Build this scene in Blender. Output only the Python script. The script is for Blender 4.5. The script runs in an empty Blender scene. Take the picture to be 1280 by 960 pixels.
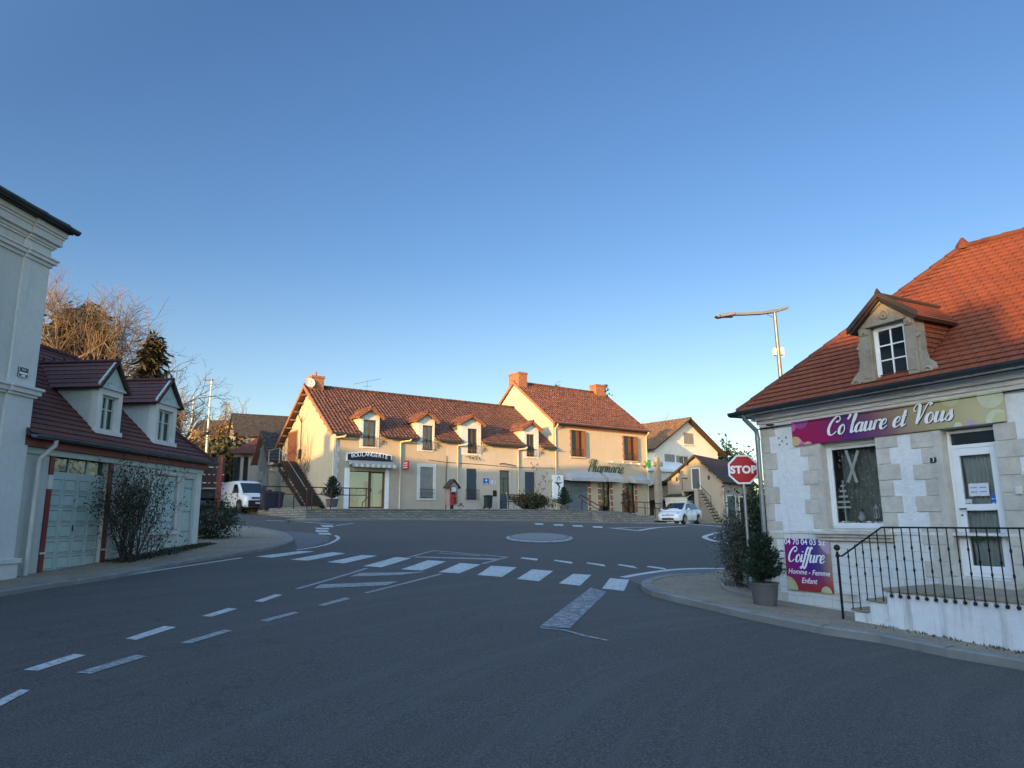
import bpy, math, random
from mathutils import Matrix, Vector
random.seed(7)
R_ = math.radians
SC = bpy.context.scene
COL = SC.collection
# ------------------------------------------------------------------ camera, sky, sun, exposure
EYE = Vector((0, 0, 1.6)); FOC = 881.0; PITCH = math.atan(170/FOC); ROLL = R_(0.41)
_r0, _u0, FWD = Vector((1,0,0)), Vector((0,-math.sin(PITCH),math.cos(PITCH))), Vector((0,math.cos(PITCH),math.sin(PITCH)))
RGT = _r0*math.cos(ROLL) - _u0*math.sin(ROLL); UP = _r0*math.sin(ROLL) + _u0*math.cos(ROLL)
cam = bpy.data.cameras.new('camera'); co = bpy.data.objects.new('camera', cam); COL.objects.link(co); SC.camera = co
cam.sensor_width = 36; cam.lens = FOC/1280*36; cam.clip_end = 3000; cam.clip_start = .05
mm = Matrix((RGT, UP, -FWD)).transposed().to_4x4(); mm.translation = EYE; co.matrix_world = mm
SUN_EL = R_(7.0); SUN_H = Vector((-.513, -.858)).normalized()       # horizontal direction towards the sun
sund = Vector((SUN_H.x*math.cos(SUN_EL), SUN_H.y*math.cos(SUN_EL), math.sin(SUN_EL)))
W = bpy.data.worlds.new("World"); SC.world = W; W.use_nodes = True
wn = W.node_tree; bg = wn.nodes['Background']; sk = wn.nodes.new('ShaderNodeTexSky')
sk.sky_type = 'NISHITA'; sk.sun_disc = False; sk.sun_elevation = SUN_EL; sk.sun_rotation = math.atan2(SUN_H.x, SUN_H.y)
sk.altitude = 100; sk.air_density = 1.0; sk.dust_density = .25; sk.ozone_density = 2.0
# sky multiplied brighter overhead and sunward, added as fill for the shaded walls
def _w(t, **k):
    n=wn.nodes.new('ShaderNode'+t)
    for a,b in k.items(): setattr(n,a,b)
    return n
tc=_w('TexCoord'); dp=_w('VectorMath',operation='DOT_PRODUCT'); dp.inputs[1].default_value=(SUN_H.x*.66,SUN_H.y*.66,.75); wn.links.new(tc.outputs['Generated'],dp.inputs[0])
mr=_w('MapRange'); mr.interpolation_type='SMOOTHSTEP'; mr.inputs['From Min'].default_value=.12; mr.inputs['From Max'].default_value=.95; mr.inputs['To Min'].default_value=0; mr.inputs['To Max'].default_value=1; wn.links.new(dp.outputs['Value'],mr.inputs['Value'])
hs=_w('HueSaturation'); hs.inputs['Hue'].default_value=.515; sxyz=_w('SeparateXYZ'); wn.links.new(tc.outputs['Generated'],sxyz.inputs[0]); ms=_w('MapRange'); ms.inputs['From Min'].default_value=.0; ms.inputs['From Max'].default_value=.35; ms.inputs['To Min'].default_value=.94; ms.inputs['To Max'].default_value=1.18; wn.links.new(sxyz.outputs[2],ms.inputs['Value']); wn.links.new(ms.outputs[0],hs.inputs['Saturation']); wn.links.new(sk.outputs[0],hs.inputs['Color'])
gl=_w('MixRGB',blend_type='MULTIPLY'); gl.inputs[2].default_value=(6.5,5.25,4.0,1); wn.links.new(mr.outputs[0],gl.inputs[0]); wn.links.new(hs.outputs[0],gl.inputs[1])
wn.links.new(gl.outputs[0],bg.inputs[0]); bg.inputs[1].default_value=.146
sl = bpy.data.lights.new('sun', 'SUN'); sl.energy = 5.0; sl.color = (1, .56, .165); sl.angle = R_(.55)
so = bpy.data.objects.new('sun', sl); COL.objects.link(so); so.rotation_euler = sund.to_track_quat('Z', 'Y').to_euler(); so.location = (-20,-40,30)
SC.view_settings.view_transform = 'Standard'; SC.view_settings.look = 'None'; SC.view_settings.gamma = 1
SC.view_settings.exposure = 0.90; SC.view_settings.use_curve_mapping = False

# ------------------------------------------------------------------ photo ray helper (used to survey real planes)
def ray(px, py):
    return (RGT*(px-640) - UP*(py-480) + FWD*FOC).normalized()
def ss(a, b, x):
    t = min(1, max(0, (x-a)/(b-a))); return t*t*(3-2*t)
ZK = [(-400,-.8),(-60,-.4),(-10,-.08),(0,0),(8,.08),(12,.17),(17,.37),(22,.68),(27,.98),(33,1.3),(39,1.45),(46,1.5),(60,1.55),(80,1.9),(120,3),(800,12)]
def zc(y):
    K = ZK
    if y <= K[0][0]: return K[0][1]
    for i in range(len(K)-1):
        if y <= K[i+1][0]:
            x0,y0 = K[i]; x1,y1 = K[i+1]
            def tan(j):
                if j <= 0 or j >= len(K)-1: return 0
                a = (K[j][1]-K[j-1][1])/(K[j][0]-K[j-1][0]); b = (K[j+1][1]-K[j][1])/(K[j+1][0]-K[j][0])
                return 0 if a*b <= 0 else 2*a*b/(a+b)
            d = x1-x0; t = (y-x0)/d; m0 = tan(i)*d; m1 = tan(i+1)*d
            return (2*t**3-3*t*t+1)*y0+(t**3-2*t*t+t)*m0+(-2*t**3+3*t*t)*y1+(t**3-t*t)*m1
    return K[-1][1]
def h(x, y):
    z = zc(y)
    xr = min(x, 14)
    if xr > 0: z -= (xr*xr/(xr+2))*(.064 + .042*ss(11,15.5,y))*(1-ss(17,29,y))
    z += .12*ss(-4,-10,x)*(1-ss(20,28,y))
    z += -.03*(max(-30, min(x, 12))-2)*ss(26,38,y)
    z += .9*ss(-10,-24,x)*ss(32,56,y) + 3*ss(-18,-60,x)*ss(40,90,y)
    return z
def gp(px, py, off=0):
    d = ray(px, py); t = 2.0; last = 0
    while t < 300:
        p = EYE + d*t
        if p.z < h(p.x, p.y) + off: break
        last = t; t *= 1.02
    a, b = last, t
    for _ in range(30):
        m = (a+b)/2; p = EYE + d*m
        if p.z < h(p.x, p.y) + off: b = m
        else: a = m
    p = EYE + d*b
    return Vector((p.x, p.y))
class Frame:
    """facade frame: u to the right as seen from the street, v into the building, z up from z0"""
    def __init__(s, x, y, z0, ang):
        s.o = Vector((x, y, z0)); s.a = ang
        s.u = Vector((math.cos(ang), math.sin(ang), 0)); s.v = Vector((-math.sin(ang), math.cos(ang), 0))
        s.M = Matrix.Translation(s.o) @ Matrix.Rotation(ang, 4, 'Z')
    def uv(s, px, py, v=0):
        d = ray(px, py); o = s.o + s.v*v
        t = (o-EYE).dot(s.v)/d.dot(s.v); p = EYE + d*t - s.o
        return p.dot(s.u), p.z
    def vz(s, px, py, u=0):
        d = ray(px, py); o = s.o + s.u*u
        t = (o-EYE).dot(s.u)/d.dot(s.u); p = EYE + d*t - s.o
        return p.dot(s.v), p.z
    def rect(s, x0, y0, x1, y1, v=0):
        xm, ym = (x0+x1)/2, (y0+y1)/2
        return s.uv(x0, ym, v)[0], s.uv(x1, ym, v)[0], s.uv(xm, y1, v)[1], s.uv(xm, y0, v)[1]
    def w(s, u, v, z=0): return s.o + s.u*u + s.v*v + Vector((0,0,z))
    def loc(s, x, y):
        p = Vector((x,y,0)) - s.o; p.z = 0
        return p.dot(s.u), p.dot(s.v)
    def hz(s, u, v):
        p = s.w(u, v); return h(p.x, p.y) - s.o.z

# ------------------------------------------------------------------ mesh builder
class MB:
    def __init__(s): s.v=[]; s.f=[]; s.m=[]; s.uv=[]; s.T=None
    def add(s, pts, faces, mat=0, uvs=None):
        n = len(s.v)
        for p in pts:
            p = Vector(p)
            s.v.append(tuple(s.T @ p) if s.T else tuple(p))
        for i, f in enumerate(faces):
            s.f.append([n+k for k in f]); s.m.append(mat); s.uv.append([uvs[k] for k in f] if uvs else None)
        return s
    def quad(s, a, b, c, d, mat=0, uvs=None): return s.add([a,b,c,d], [(0,1,2,3)], mat, uvs)
    def poly(s, pts, mat=0): return s.add(pts, [tuple(range(len(pts)))], mat)
    def box(s, x0,x1,y0,y1,z0,z1, mat=0):
        if x0>x1: x0,x1=x1,x0
        if y0>y1: y0,y1=y1,y0
        if z0>z1: z0,z1=z1,z0
        return s.add([(x0,y0,z0),(x1,y0,z0),(x1,y1,z0),(x0,y1,z0),(x0,y0,z1),(x1,y0,z1),(x1,y1,z1),(x0,y1,z1)],
            [(0,3,2,1),(4,5,6,7),(0,1,5,4),(1,2,6,5),(2,3,7,6),(3,0,4,7)], mat)
    def prism(s, pts, vec, mat=0):
        """pts: closed planar polygon (3d), extruded by vec"""
        n = len(pts); v = Vector(vec); P = [Vector(p) for p in pts]
        return s.add(P+[p+v for p in P], [tuple(range(n))[::-1], tuple(range(n,2*n))]+[(i,(i+1)%n,n+(i+1)%n,n+i) for i in range(n)], mat)
    def tube(s, pts, r, n=6, mat=0, cap=True):
        pts = [Vector(p) for p in pts]; rr = r if isinstance(r,(list,tuple)) else [r]*len(pts)
        V=[]; up=None
        for i,p in enumerate(pts):
            d = (pts[min(i+1,len(pts)-1)]-pts[max(i-1,0)])
            if d.length < 1e-9: d = Vector((0,0,1))
            d.normalize()
            if up is None: up = Vector((0,0,1)) if abs(d.z)<.9 else Vector((1,0,0))
            x = d.cross(up)
            if x.length<1e-6: x = d.cross(Vector((0,1,0)))
            x.normalize(); y = x.cross(d); y.normalize(); up = y
            for k in range(n):
                a = 2*math.pi*k/n; V.append(p + (x*math.cos(a)+y*math.sin(a))*rr[i])
        F=[]
        for i in range(len(pts)-1):
            for k in range(n): F.append((i*n+k, i*n+(k+1)%n, (i+1)*n+(k+1)%n, (i+1)*n+k))
        if cap: F.append(tuple(range(n))[::-1]); F.append(tuple((len(pts)-1)*n+k for k in range(n)))
        return s.add(V, F, mat)
    def lathe(s, prof, n=16, c=(0,0,0), axis='z', mat=0):
        V=[]; c=Vector(c)
        for r,z in prof:
            for k in range(n):
                a=2*math.pi*k/n; x,y=r*math.cos(a),r*math.sin(a)
                V.append(c+(Vector((x,y,z)) if axis=='z' else Vector((x,z,y)) if axis=='y' else Vector((z,x,y))))
        F=[]
        for i in range(len(prof)-1):
            for k in range(n):
                q=(i*n+k, i*n+(k+1)%n, (i+1)*n+(k+1)%n, (i+1)*n+k); F.append(q if axis!='y' else q[::-1])
        F.append(tuple(range(n))[::-1]); F.append(tuple((len(prof)-1)*n+k for k in range(n)))
        return s.add(V,F,mat)
    def sphere(s, c, r, n=10, mat=0, sc=(1,1,1)):
        prof=[(max(1e-4,math.sin(math.pi*i/n))*r, -math.cos(math.pi*i/n)*r) for i in range(n+1)]
        k=len(s.v); s.lathe(prof, n+2, (0,0,0), 'z', mat)
        T=s.T
        for i in range(k,len(s.v)):
            p=s.v[i]
            if T is None: s.v[i]=(c[0]+p[0]*sc[0], c[1]+p[1]*sc[1], c[2]+p[2]*sc[2])
            else:
                q=T.inverted()@Vector(p); s.v[i]=tuple(T@Vector((c[0]+q[0]*sc[0], c[1]+q[1]*sc[1], c[2]+q[2]*sc[2])))
        return s
    def build(s, name, mats, parent=None, smooth=False, bevel=0, label=None, M=None):
        me = bpy.data.meshes.new(name); me.from_pydata(s.v, [], s.f)
        if not isinstance(mats,(list,tuple)): mats=[mats]
        for m in mats: me.materials.append(m)
        me.polygons.foreach_set('material_index', s.m)
        if any(u is not None for u in s.uv):
            L = me.uv_layers.new(name='UVMap'); k=0; buf=[0.0]*(2*len(me.loops))
            for f,u in zip(s.f, s.uv):
                for j in range(len(f)):
                    if u: buf[2*k], buf[2*k+1] = u[j][0], u[j][1]
                    k+=1
            L.data.foreach_set('uv', buf)
        if smooth: me.polygons.foreach_set('use_smooth', [True]*len(me.polygons))
        me.validate(); me.update()
        o = bpy.data.objects.new(name, me); COL.objects.link(o)
        if parent: o.parent = parent
        if M is not None: o.matrix_local = M
        if label: o['label'] = label
        if bevel:
            b = o.modifiers.new('bevel','BEVEL'); b.width=bevel; b.segments=2; b.limit_method='ANGLE'; b.angle_limit=R_(40)
        if smooth:
            try:
                e = o.modifiers.new('split','EDGE_SPLIT'); e.split_angle=R_(38)
            except Exception: pass
        return o
def tag(o, label=None, cat=None, group=None, kind=None):
    if label: o['label']=label
    if cat: o['category']=cat
    if group: o['group']=group
    if kind: o['kind']=kind
    return o
def thing(name, label, cat, M=None, group=None):
    o = bpy.data.objects.new(name, None); COL.objects.link(o); o.empty_display_size=.3
    if M is not None: o.matrix_local = M
    return tag(o, label, cat, group)
def at(x, y, z=None, rz=0): return Matrix.Translation((x,y,h(x,y) if z is None else z)) @ Matrix.Rotation(rz,4,'Z')
def children(o): return [c for c in bpy.data.objects if c.parent == o]
def dup(o, M=None, label=None, group=None, parent=None):
    c = o.copy(); COL.objects.link(c); c.parent = parent
    if M is not None: c.matrix_local = M
    if label: c['label']=label
    if group: c['group']=group
    for ch in children(o): dup(ch, parent=c)
    return c
def empty_wall(mb, u0,u1,z0,z1,holes, v=0, depth=.28, mat=0, rmat=None):
    """wall face at v with rectangular openings and reveals of the given depth"""
    us = sorted({u0,u1}|{a for r in holes for a in r[:2] if u0<a<u1}); zs = sorted({z0,z1}|{a for r in holes for a in r[2:4] if z0<a<z1})
    for i in range(len(us)-1):
        for j in range(len(zs)-1):
            cu,cz=(us[i]+us[i+1])/2,(zs[j]+zs[j+1])/2
            if any(r[0]<cu<r[1] and r[2]<cz<r[3] for r in holes): continue
            mb.quad((us[i],v,zs[j]),(us[i+1],v,zs[j]),(us[i+1],v,zs[j+1]),(us[i],v,zs[j+1]),mat)
    rm = mat if rmat is None else rmat
    for a,b,c,d in [r[:4] for r in holes]:
        c=max(c,z0); d=min(d,z1); w=v+depth
        mb.quad((a,v,c),(a,w,c),(a,w,d),(a,v,d),rm); mb.quad((b,v,c),(b,v,d),(b,w,d),(b,w,c),rm)
        mb.quad((a,v,d),(a,w,d),(b,w,d),(b,v,d),rm); mb.quad((a,v,c),(b,v,c),(b,w,c),(a,w,c),rm)
def roof(mb, A,B,C_,D, course=.33, lift=.022, thick=.10, mat=0, umat=1):
    """tile courses on the quad eave A-B, top D-C; UV in metres"""
    A,B,C_,D=map(Vector,(A,B,C_,D)); n=max(2,round(((A+B)/2-(C_+D)/2).length/course))
    nor=(B-A).cross(D-A)
    if nor.length<1e-6: nor=(B-A).cross(C_-A)
    nor.normalize()
    if nor.z<0: nor=-nor
    ud=(B-A).normalized(); L=((C_+D)/2-(A+B)/2).length
    def uvp(p): q=p-A; vv=q-ud*q.dot(ud); return (q.dot(ud), vv.length)
    for i in range(n):
        t0,t1=i/n,(i+1)/n
        a=A.lerp(D,t0); b=B.lerp(C_,t0); c=B.lerp(C_,t1); d=A.lerp(D,t1)
        al=a+nor*lift; bl=b+nor*lift
        e=.002
        mb.quad(al,bl,c+nor*e,d+nor*e,mat,[uvp(a),uvp(b),uvp(c),uvp(d)])
        mb.quad(a-nor*.004,b-nor*.004,bl,al,mat,[uvp(a),uvp(b),uvp(b),uvp(a)])
    t=nor*thick; e=nor*-.006
    mb.quad(A-t,D-t,C_-t,B-t,umat)
    mb.quad(A-t,B-t,B+e,A+e,umat); mb.quad(B-t,C_-t,C_+e,B+e,umat); mb.quad(C_-t,D-t,D+e,C_+e,umat); mb.quad(D-t,A-t,A+e,D+e,umat)
def textmb(mb, s, size, T, mat=0, extrude=.004, shear=0, offset=0, align='CENTER', space=1.0):
    cu=bpy.data.curves.new('t','FONT'); cu.body=s; cu.size=size; cu.extrude=extrude; cu.shear=shear; cu.offset=offset
    cu.align_x=align; cu.space_character=space; cu.resolution_u=4
    o=bpy.data.objects.new('t',cu); COL.objects.link(o); me=o.to_mesh()
    old=mb.T; mb.T=T if old is None else old@T
    mb.add([v.co[:] for v in me.vertices],[tuple(p.vertices) for p in me.polygons],mat)
    mb.T=old; o.to_mesh_clear(); bpy.data.objects.remove(o); bpy.data.curves.remove(cu)
FACE = lambda u,v,z: Matrix(((1,0,0,u),(0,0,-1,v),(0,1,0,z),(0,0,0,1)))     # text plane facing -v
GL={ # hand drawn pen strokes of a sloping script: baseline 0, x height 1, ascender 2
'o':(.82,[[(.5,1),(.2,.85),(.08,.45),(.2,.05),(.45,0),(.66,.3),(.62,.75),(.45,1),(.3,.9)]]),
'a':(.95,[[(.62,.85),(.4,1),(.1,.65),(.1,.15),(.32,0),(.58,.35),(.68,.95)],[(.7,1),(.64,.3),(.74,0),(.98,.25)]]),
'u':(.98,[[(0,.75),(.13,1),(.1,.3),(.22,0),(.45,.12),(.64,.7)],[(.68,1),(.63,.3),(.74,0),(.98,.25)]]),
'r':(.66,[[(0,.75),(.14,1),(.1,.5),(.08,0)],[(.08,.4),(.3,.9),(.5,1),(.6,.85)]]),
'e':(.74,[[(.1,.42),(.45,.5),(.58,.8),(.4,1),(.14,.75),(.08,.3),(.25,0),(.5,.05),(.74,.3)]]),
't':(.52,[[(.24,1.6),(.16,.8),(.13,.2),(.25,0),(.5,.2)],[(-.08,1),(.45,1.03)]]),
'l':(.48,[[(.0,.4),(.3,1.4),(.36,1.9),(.24,2.0),(.12,1.6),(.09,.3),(.2,0),(.46,.25)]]),
's':(.66,[[(.0,.2),(.3,.8),(.34,1.02),(.38,.7),(.5,.3),(.34,0),(.08,.05),(.06,.2)]]),
'C':(1.22,[[(.78,1.5),(.95,1.35),(1.15,1.6),(1.0,1.95),(.65,1.95),(.2,1.4),(.04,.7),(.22,.12),(.6,0),(1.0,.35)]]),
'V':(1.15,[[(.12,1.35),(-.05,1.3),(-.12,1.65),(.12,1.98),(.38,1.8),(.44,1),(.44,0)],[(.44,0),(.75,.8),(1.0,1.7),(1.2,1.98),(1.38,1.85),(1.28,1.7)]]),
'i':(.46,[[(0,.75),(.13,1),(.09,.3),(.2,0),(.44,.25)],[(.15,1.42),(.17,1.3)]]),
'f':(.52,[[(.62,1.72),(.62,1.95),(.42,1.95),(.28,1.4),(.18,.4),(.06,-.5),(-.14,-.85),(-.3,-.7),(-.2,-.55)],[(0,1),(.5,1.03)]]),
'P':(1.05,[[(.42,1.85),(.32,1),(.18,0)],[(.0,1.35),(-.1,1.6),(.15,1.95),(.6,2.05),(.98,1.75),(.9,1.2),(.45,.95),(.3,1.0)]]),
'h':(.94,[[(.0,.4),(.3,1.4),(.36,1.9),(.24,2.0),(.12,1.6),(.09,.8),(.08,0)],[(.08,.4),(.3,.9),(.48,1),(.56,.8),(.53,.25),(.64,0),(.9,.25)]]),
'm':(1.35,[[(0,.75),(.13,1),(.09,.4),(.08,0)],[(.08,.4),(.28,.9),(.42,1),(.5,.8),(.48,0)],[(.48,.4),(.68,.9),(.84,1),(.92,.8),(.9,.25),(1.02,0),(1.3,.25)]]),
'c':(.72,[[(.55,.75),(.5,.97),(.32,1),(.1,.6),(.1,.2),(.28,0),(.5,.05),(.72,.3)]]),
"'":(.58,[[(.06,2.0),(.18,1.95),(.12,1.7),(-.02,1.5)]]),' ':(.6,[])}
def script_len(s): return sum(GL[c][0] for c in s)
def script(mb, s, xh, T, mat=0, shear=.32, thick=.2, thin=.06, depth=.006, proud=.0):
    x0=0; old=mb.T; mb.T=T if old is None else old@T
    for ch in s:
        adv,strokes=GL[ch]
        for st in strokes:
            P=[]
            n=len(st)
            for i in range(n-1):
                p0=st[max(i-1,0)];p1=st[i];p2=st[i+1];p3=st[min(i+2,n-1)]
                for k in range(5):
                    t=k/5
                    P.append(tuple(.5*((2*p1[j])+(-p0[j]+p2[j])*t+(2*p0[j]-5*p1[j]+4*p2[j]-p3[j])*t*t+(-p0[j]+3*p1[j]-3*p2[j]+p3[j])*t**3) for j in (0,1)))
            P.append(st[-1])
            P=[((x0+a+shear*b)*xh,b*xh) for a,b in P]
            L=[];m=len(P)
            for i,p in enumerate(P):
                a=P[max(i-1,0)];b=P[min(i+1,m-1)];dx,dy=b[0]-a[0],b[1]-a[1];l=math.hypot(dx,dy) or 1
                w=(thin+(thick-thin)*max(0,-dy/l)**1.3)*xh*.5*(.55 if i in(0,m-1) else 1)
                L.append(((p[0]-dy/l*w,p[1]+dx/l*w),(p[0]+dy/l*w,p[1]-dx/l*w)))
            V=[];F=[]
            for (a,b) in L: V+= [(a[0],a[1],proud+depth),(b[0],b[1],proud+depth),(a[0],a[1],proud),(b[0],b[1],proud)]
            for i in range(m-1):
                k=4*i; F+=[(k,k+1,k+5,k+4),(k,k+4,k+6,k+2),(k+1,k+3,k+7,k+5)]
            mb.add(V,F,mat)
        x0+=adv
    mb.T=old
# ------------------------------------------------------------------ materials
def _mat(name):
    m=bpy.data.materials.new(name); m.use_nodes=True; nt=m.node_tree; return m,nt,nt.nodes['Principled BSDF']
def nd(nt,t,**k):
    n=nt.nodes.new('ShaderNode'+t)
    for a,b in k.items():
        if a.startswith('i_'): n.inputs[a[2:].replace('_',' ')].default_value=b
        else: setattr(n,a,b)
    return n
def c4(c): return (c[0],c[1],c[2],1)
def mul(c,f): return tuple(x*f for x in c)
def coords(nt,kind='Object'):
    return nd(nt,'TexCoord').outputs[kind]
def noise(nt,co_,scale,detail=4,rough=.6,dist=0):
    n=nd(nt,'TexNoise'); n.inputs['Scale'].default_value=scale; n.inputs['Detail'].default_value=detail; n.inputs['Roughness'].default_value=rough; n.inputs['Distortion'].default_value=dist
    nt.links.new(co_,n.inputs['Vector']); return n.outputs['Fac']
def ramp(nt,fac,stops):
    r=nd(nt,'ValToRGB'); e=r.color_ramp.elements
    while len(e)<len(stops): e.new(.5)
    for q,(p,c) in zip(e,stops): q.position=p; q.color=c4(c) if not isinstance(c,(int,float)) else (c,c,c,1)
    nt.links.new(fac,r.inputs[0]); return r.outputs[0]
def mix(nt,fac,a,b,mode='MIX'):
    m=nd(nt,'MixRGB',blend_type=mode)
    for s,x in ((0,fac),(1,a),(2,b)):
        if hasattr(x,'is_linked') or hasattr(x,'links'): nt.links.new(x,m.inputs[s])
        else: m.inputs[s].default_value = x if isinstance(x,(int,float)) else c4(x)
    return m.outputs[0]
def bump(nt,b,hgt,strength=.3,dist=.01,prev=None):
    n=nd(nt,'Bump'); n.inputs['Strength'].default_value=strength; n.inputs['Distance'].default_value=dist
    nt.links.new(hgt,n.inputs['Height'])
    if prev: nt.links.new(prev,n.inputs['Normal'])
    nt.links.new(n.outputs[0],b.inputs['Normal']); return n.outputs[0]
def plain(name,c,rough=.6,metal=0,var=.12,vs=3,spec=.4,bp=0,bs=40):
    m,nt,b=_mat(name); o=coords(nt); f=noise(nt,o,vs)
    nt.links.new(ramp(nt,f,[(.3,mul(c,1-var)),(.7,mul(c,1+var))]),b.inputs['Base Color'])
    b.inputs['Roughness'].default_value=rough; b.inputs['Metallic'].default_value=metal; b.inputs['Specular IOR Level'].default_value=spec
    if bp: bump(nt,b,noise(nt,o,bs),bp,.005)
    return m
def stucco(name,c,dirt=None,amt=.25,bs=30,bp=.35,streak=True):
    m,nt,b=_mat(name); o=coords(nt)
    base=ramp(nt,noise(nt,o,.7,5),[(.3,mul(c,.88)),(.7,mul(c,1.06))])
    base=mix(nt,.35,base,ramp(nt,noise(nt,o,9,4),[(.35,mul(c,.85)),(.65,mul(c,1.08))]))
    if streak:
        mp=nd(nt,'Mapping'); mp.inputs['Scale'].default_value=(5,5,.35); nt.links.new(o,mp.inputs[0])
        s=ramp(nt,noise(nt,mp.outputs[0],1.2,5,.65),[(.5,0.),(.78,1.)])
        mm_=nd(nt,'Math',operation='MULTIPLY'); mm_.inputs[1].default_value=amt; nt.links.new(s,mm_.inputs[0])
        base=mix(nt,mm_.outputs[0],base,dirt or mul(c,.45))
    nt.links.new(base,b.inputs['Base Color']); b.inputs['Roughness'].default_value=.9; b.inputs['Specular IOR Level'].default_value=.15
    bump(nt,b,noise(nt,o,bs,3,.7),bp,.012)
    return m
def stone(name,c,scale=6,bp=.4):
    m,nt,b=_mat(name); o=coords(nt)
    base=ramp(nt,noise(nt,o,scale,6,.7,.6),[(.3,mul(c,.62)),(.5,c),(.7,mul(c,1.15))])
    base=mix(nt,.5,base,ramp(nt,noise(nt,o,scale*.3,3),[(.35,mul(c,.75)),(.65,mul(c,1.15))]))
    nt.links.new(base,b.inputs['Base Color']); b.inputs['Roughness'].default_value=.9; b.inputs['Specular IOR Level'].default_value=.2
    bump(nt,b,noise(nt,o,scale*5,5,.7),bp,.01); return m
def masonry(name,c1,c2,mortar,bw=.22,bh=.07,gap=.01,rot=False,bp=.5,mix_dirt=.3,axis=0):
    """courses drawn on vertical faces: horizontal coordinate x+y, vertical z"""
    m,nt,b=_mat(name); o=coords(nt); sp=nd(nt,'SeparateXYZ'); nt.links.new(o,sp.inputs[0])
    ad=nd(nt,'Math',operation='ADD'); nt.links.new(sp.outputs[0],ad.inputs[0]); nt.links.new(sp.outputs[1],ad.inputs[1])
    cb=nd(nt,'CombineXYZ'); nt.links.new(ad.outputs[0],cb.inputs[0]); nt.links.new(sp.outputs[2],cb.inputs[1])
    br=nd(nt,'TexBrick'); br.inputs['Scale'].default_value=1; br.inputs['Brick Width'].default_value=bw; br.inputs['Row Height'].default_value=bh
    br.inputs['Mortar Size'].default_value=gap; br.inputs['Mortar Smooth'].default_value=.3
    br.inputs['Color1'].default_value=c4(c1); br.inputs['Color2'].default_value=c4(c2); br.inputs['Mortar'].default_value=c4(mortar)
    wob=nd(nt,'TexNoise'); wob.inputs['Scale'].default_value=4; nt.links.new(o,wob.inputs['Vector'])
    vs=nd(nt,'VectorMath',operation='SCALE'); vs.inputs['Scale'].default_value=.10 if bh>.1 else .006; nt.links.new(wob.outputs['Color'],vs.inputs[0])
    va=nd(nt,'VectorMath',operation='ADD'); nt.links.new(cb.outputs[0],va.inputs[0]); nt.links.new(vs.outputs[0],va.inputs[1])
    nt.links.new(va.outputs[0],br.inputs['Vector'])
    col=mix(nt,mix_dirt,br.outputs['Color'],ramp(nt,noise(nt,o,5,6,.7),[(.3,mul(c1,.4)),(.7,mul(c2,1.2))]))
    nt.links.new(col,b.inputs['Base Color']); b.inputs['Roughness'].default_value=.9; b.inputs['Specular IOR Level'].default_value=.2
    iv=nd(nt,'Math',operation='SUBTRACT'); iv.inputs[0].default_value=1; nt.links.new(br.outputs['Fac'],iv.inputs[1])
    p=bump(nt,b,iv.outputs[0],bp,.012); bump(nt,b,noise(nt,o,35,4),.3,.006,p); return m
def tiles(name,c1,c2,dark,bw=.24,bh=.33,wave=False,lichen=None,rough=.75,gap=.012):
    m,nt,b=_mat(name); u=coords(nt,'UV'); o=coords(nt)
    br=nd(nt,'TexBrick'); br.inputs['Scale'].default_value=1; br.inputs['Brick Width'].default_value=bw; br.inputs['Row Height'].default_value=bh
    br.inputs['Mortar Size'].default_value=gap; br.inputs['Mortar Smooth'].default_value=.2; br.offset=.5
    br.inputs['Color1'].default_value=c4(c1); br.inputs['Color2'].default_value=c4(c2); br.inputs['Mortar'].default_value=c4(dark)
    nt.links.new(u,br.inputs['Vector'])
    col=mix(nt,.45,br.outputs['Color'],ramp(nt,noise(nt,o,1.3,6,.7),[(.32,mul(c1,.55)),(.5,c1),(.68,mul(c2,1.25))]))
    if lichen:
        col=mix(nt,1,col,ramp(nt,noise(nt,o,6.5,3,.9),[(.36,(.25,.22,.2)),(.5,(1,1,1)),(.64,(2.1,1.9,1.7))]),'MULTIPLY')
        k=ramp(nt,noise(nt,o,7,6,.75),[(.55,0.),(.68,1.)]); k2=nd(nt,'Math',operation='MULTIPLY'); k2.inputs[1].default_value=.6; nt.links.new(k,k2.inputs[0])
        col=mix(nt,k2.outputs[0],col,lichen)
    nt.links.new(col,b.inputs['Base Color']); b.inputs['Roughness'].default_value=rough; b.inputs['Specular IOR Level'].default_value=.25
    iv=nd(nt,'Math',operation='SUBTRACT'); iv.inputs[0].default_value=1; nt.links.new(br.outputs['Fac'],iv.inputs[1])
    p=bump(nt,b,iv.outputs[0],.6,.015)
    if wave:
        sp=nd(nt,'SeparateXYZ'); nt.links.new(u,sp.inputs[0])
        a=nd(nt,'Math',operation='MULTIPLY'); a.inputs[1].default_value=2*math.pi/bw; nt.links.new(sp.outputs[0],a.inputs[0])
        s=nd(nt,'Math',operation='SINE'); nt.links.new(a.outputs[0],s.inputs[0])
        p=bump(nt,b,s.outputs[0],.9,.03,p)
    bump(nt,b,noise(nt,o,40,3),.25,.005,p); return m
def glass_dark(name,c=(.012,.016,.02),rough=.04):
    m,nt,b=_mat(name); b.inputs['Base Color'].default_value=c4(c); b.inputs['Roughness'].default_value=rough; b.inputs['Specular IOR Level'].default_value=.9
    o=coords(nt); bump(nt,b,noise(nt,o,1.5,2),.03,.02); return m
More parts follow.
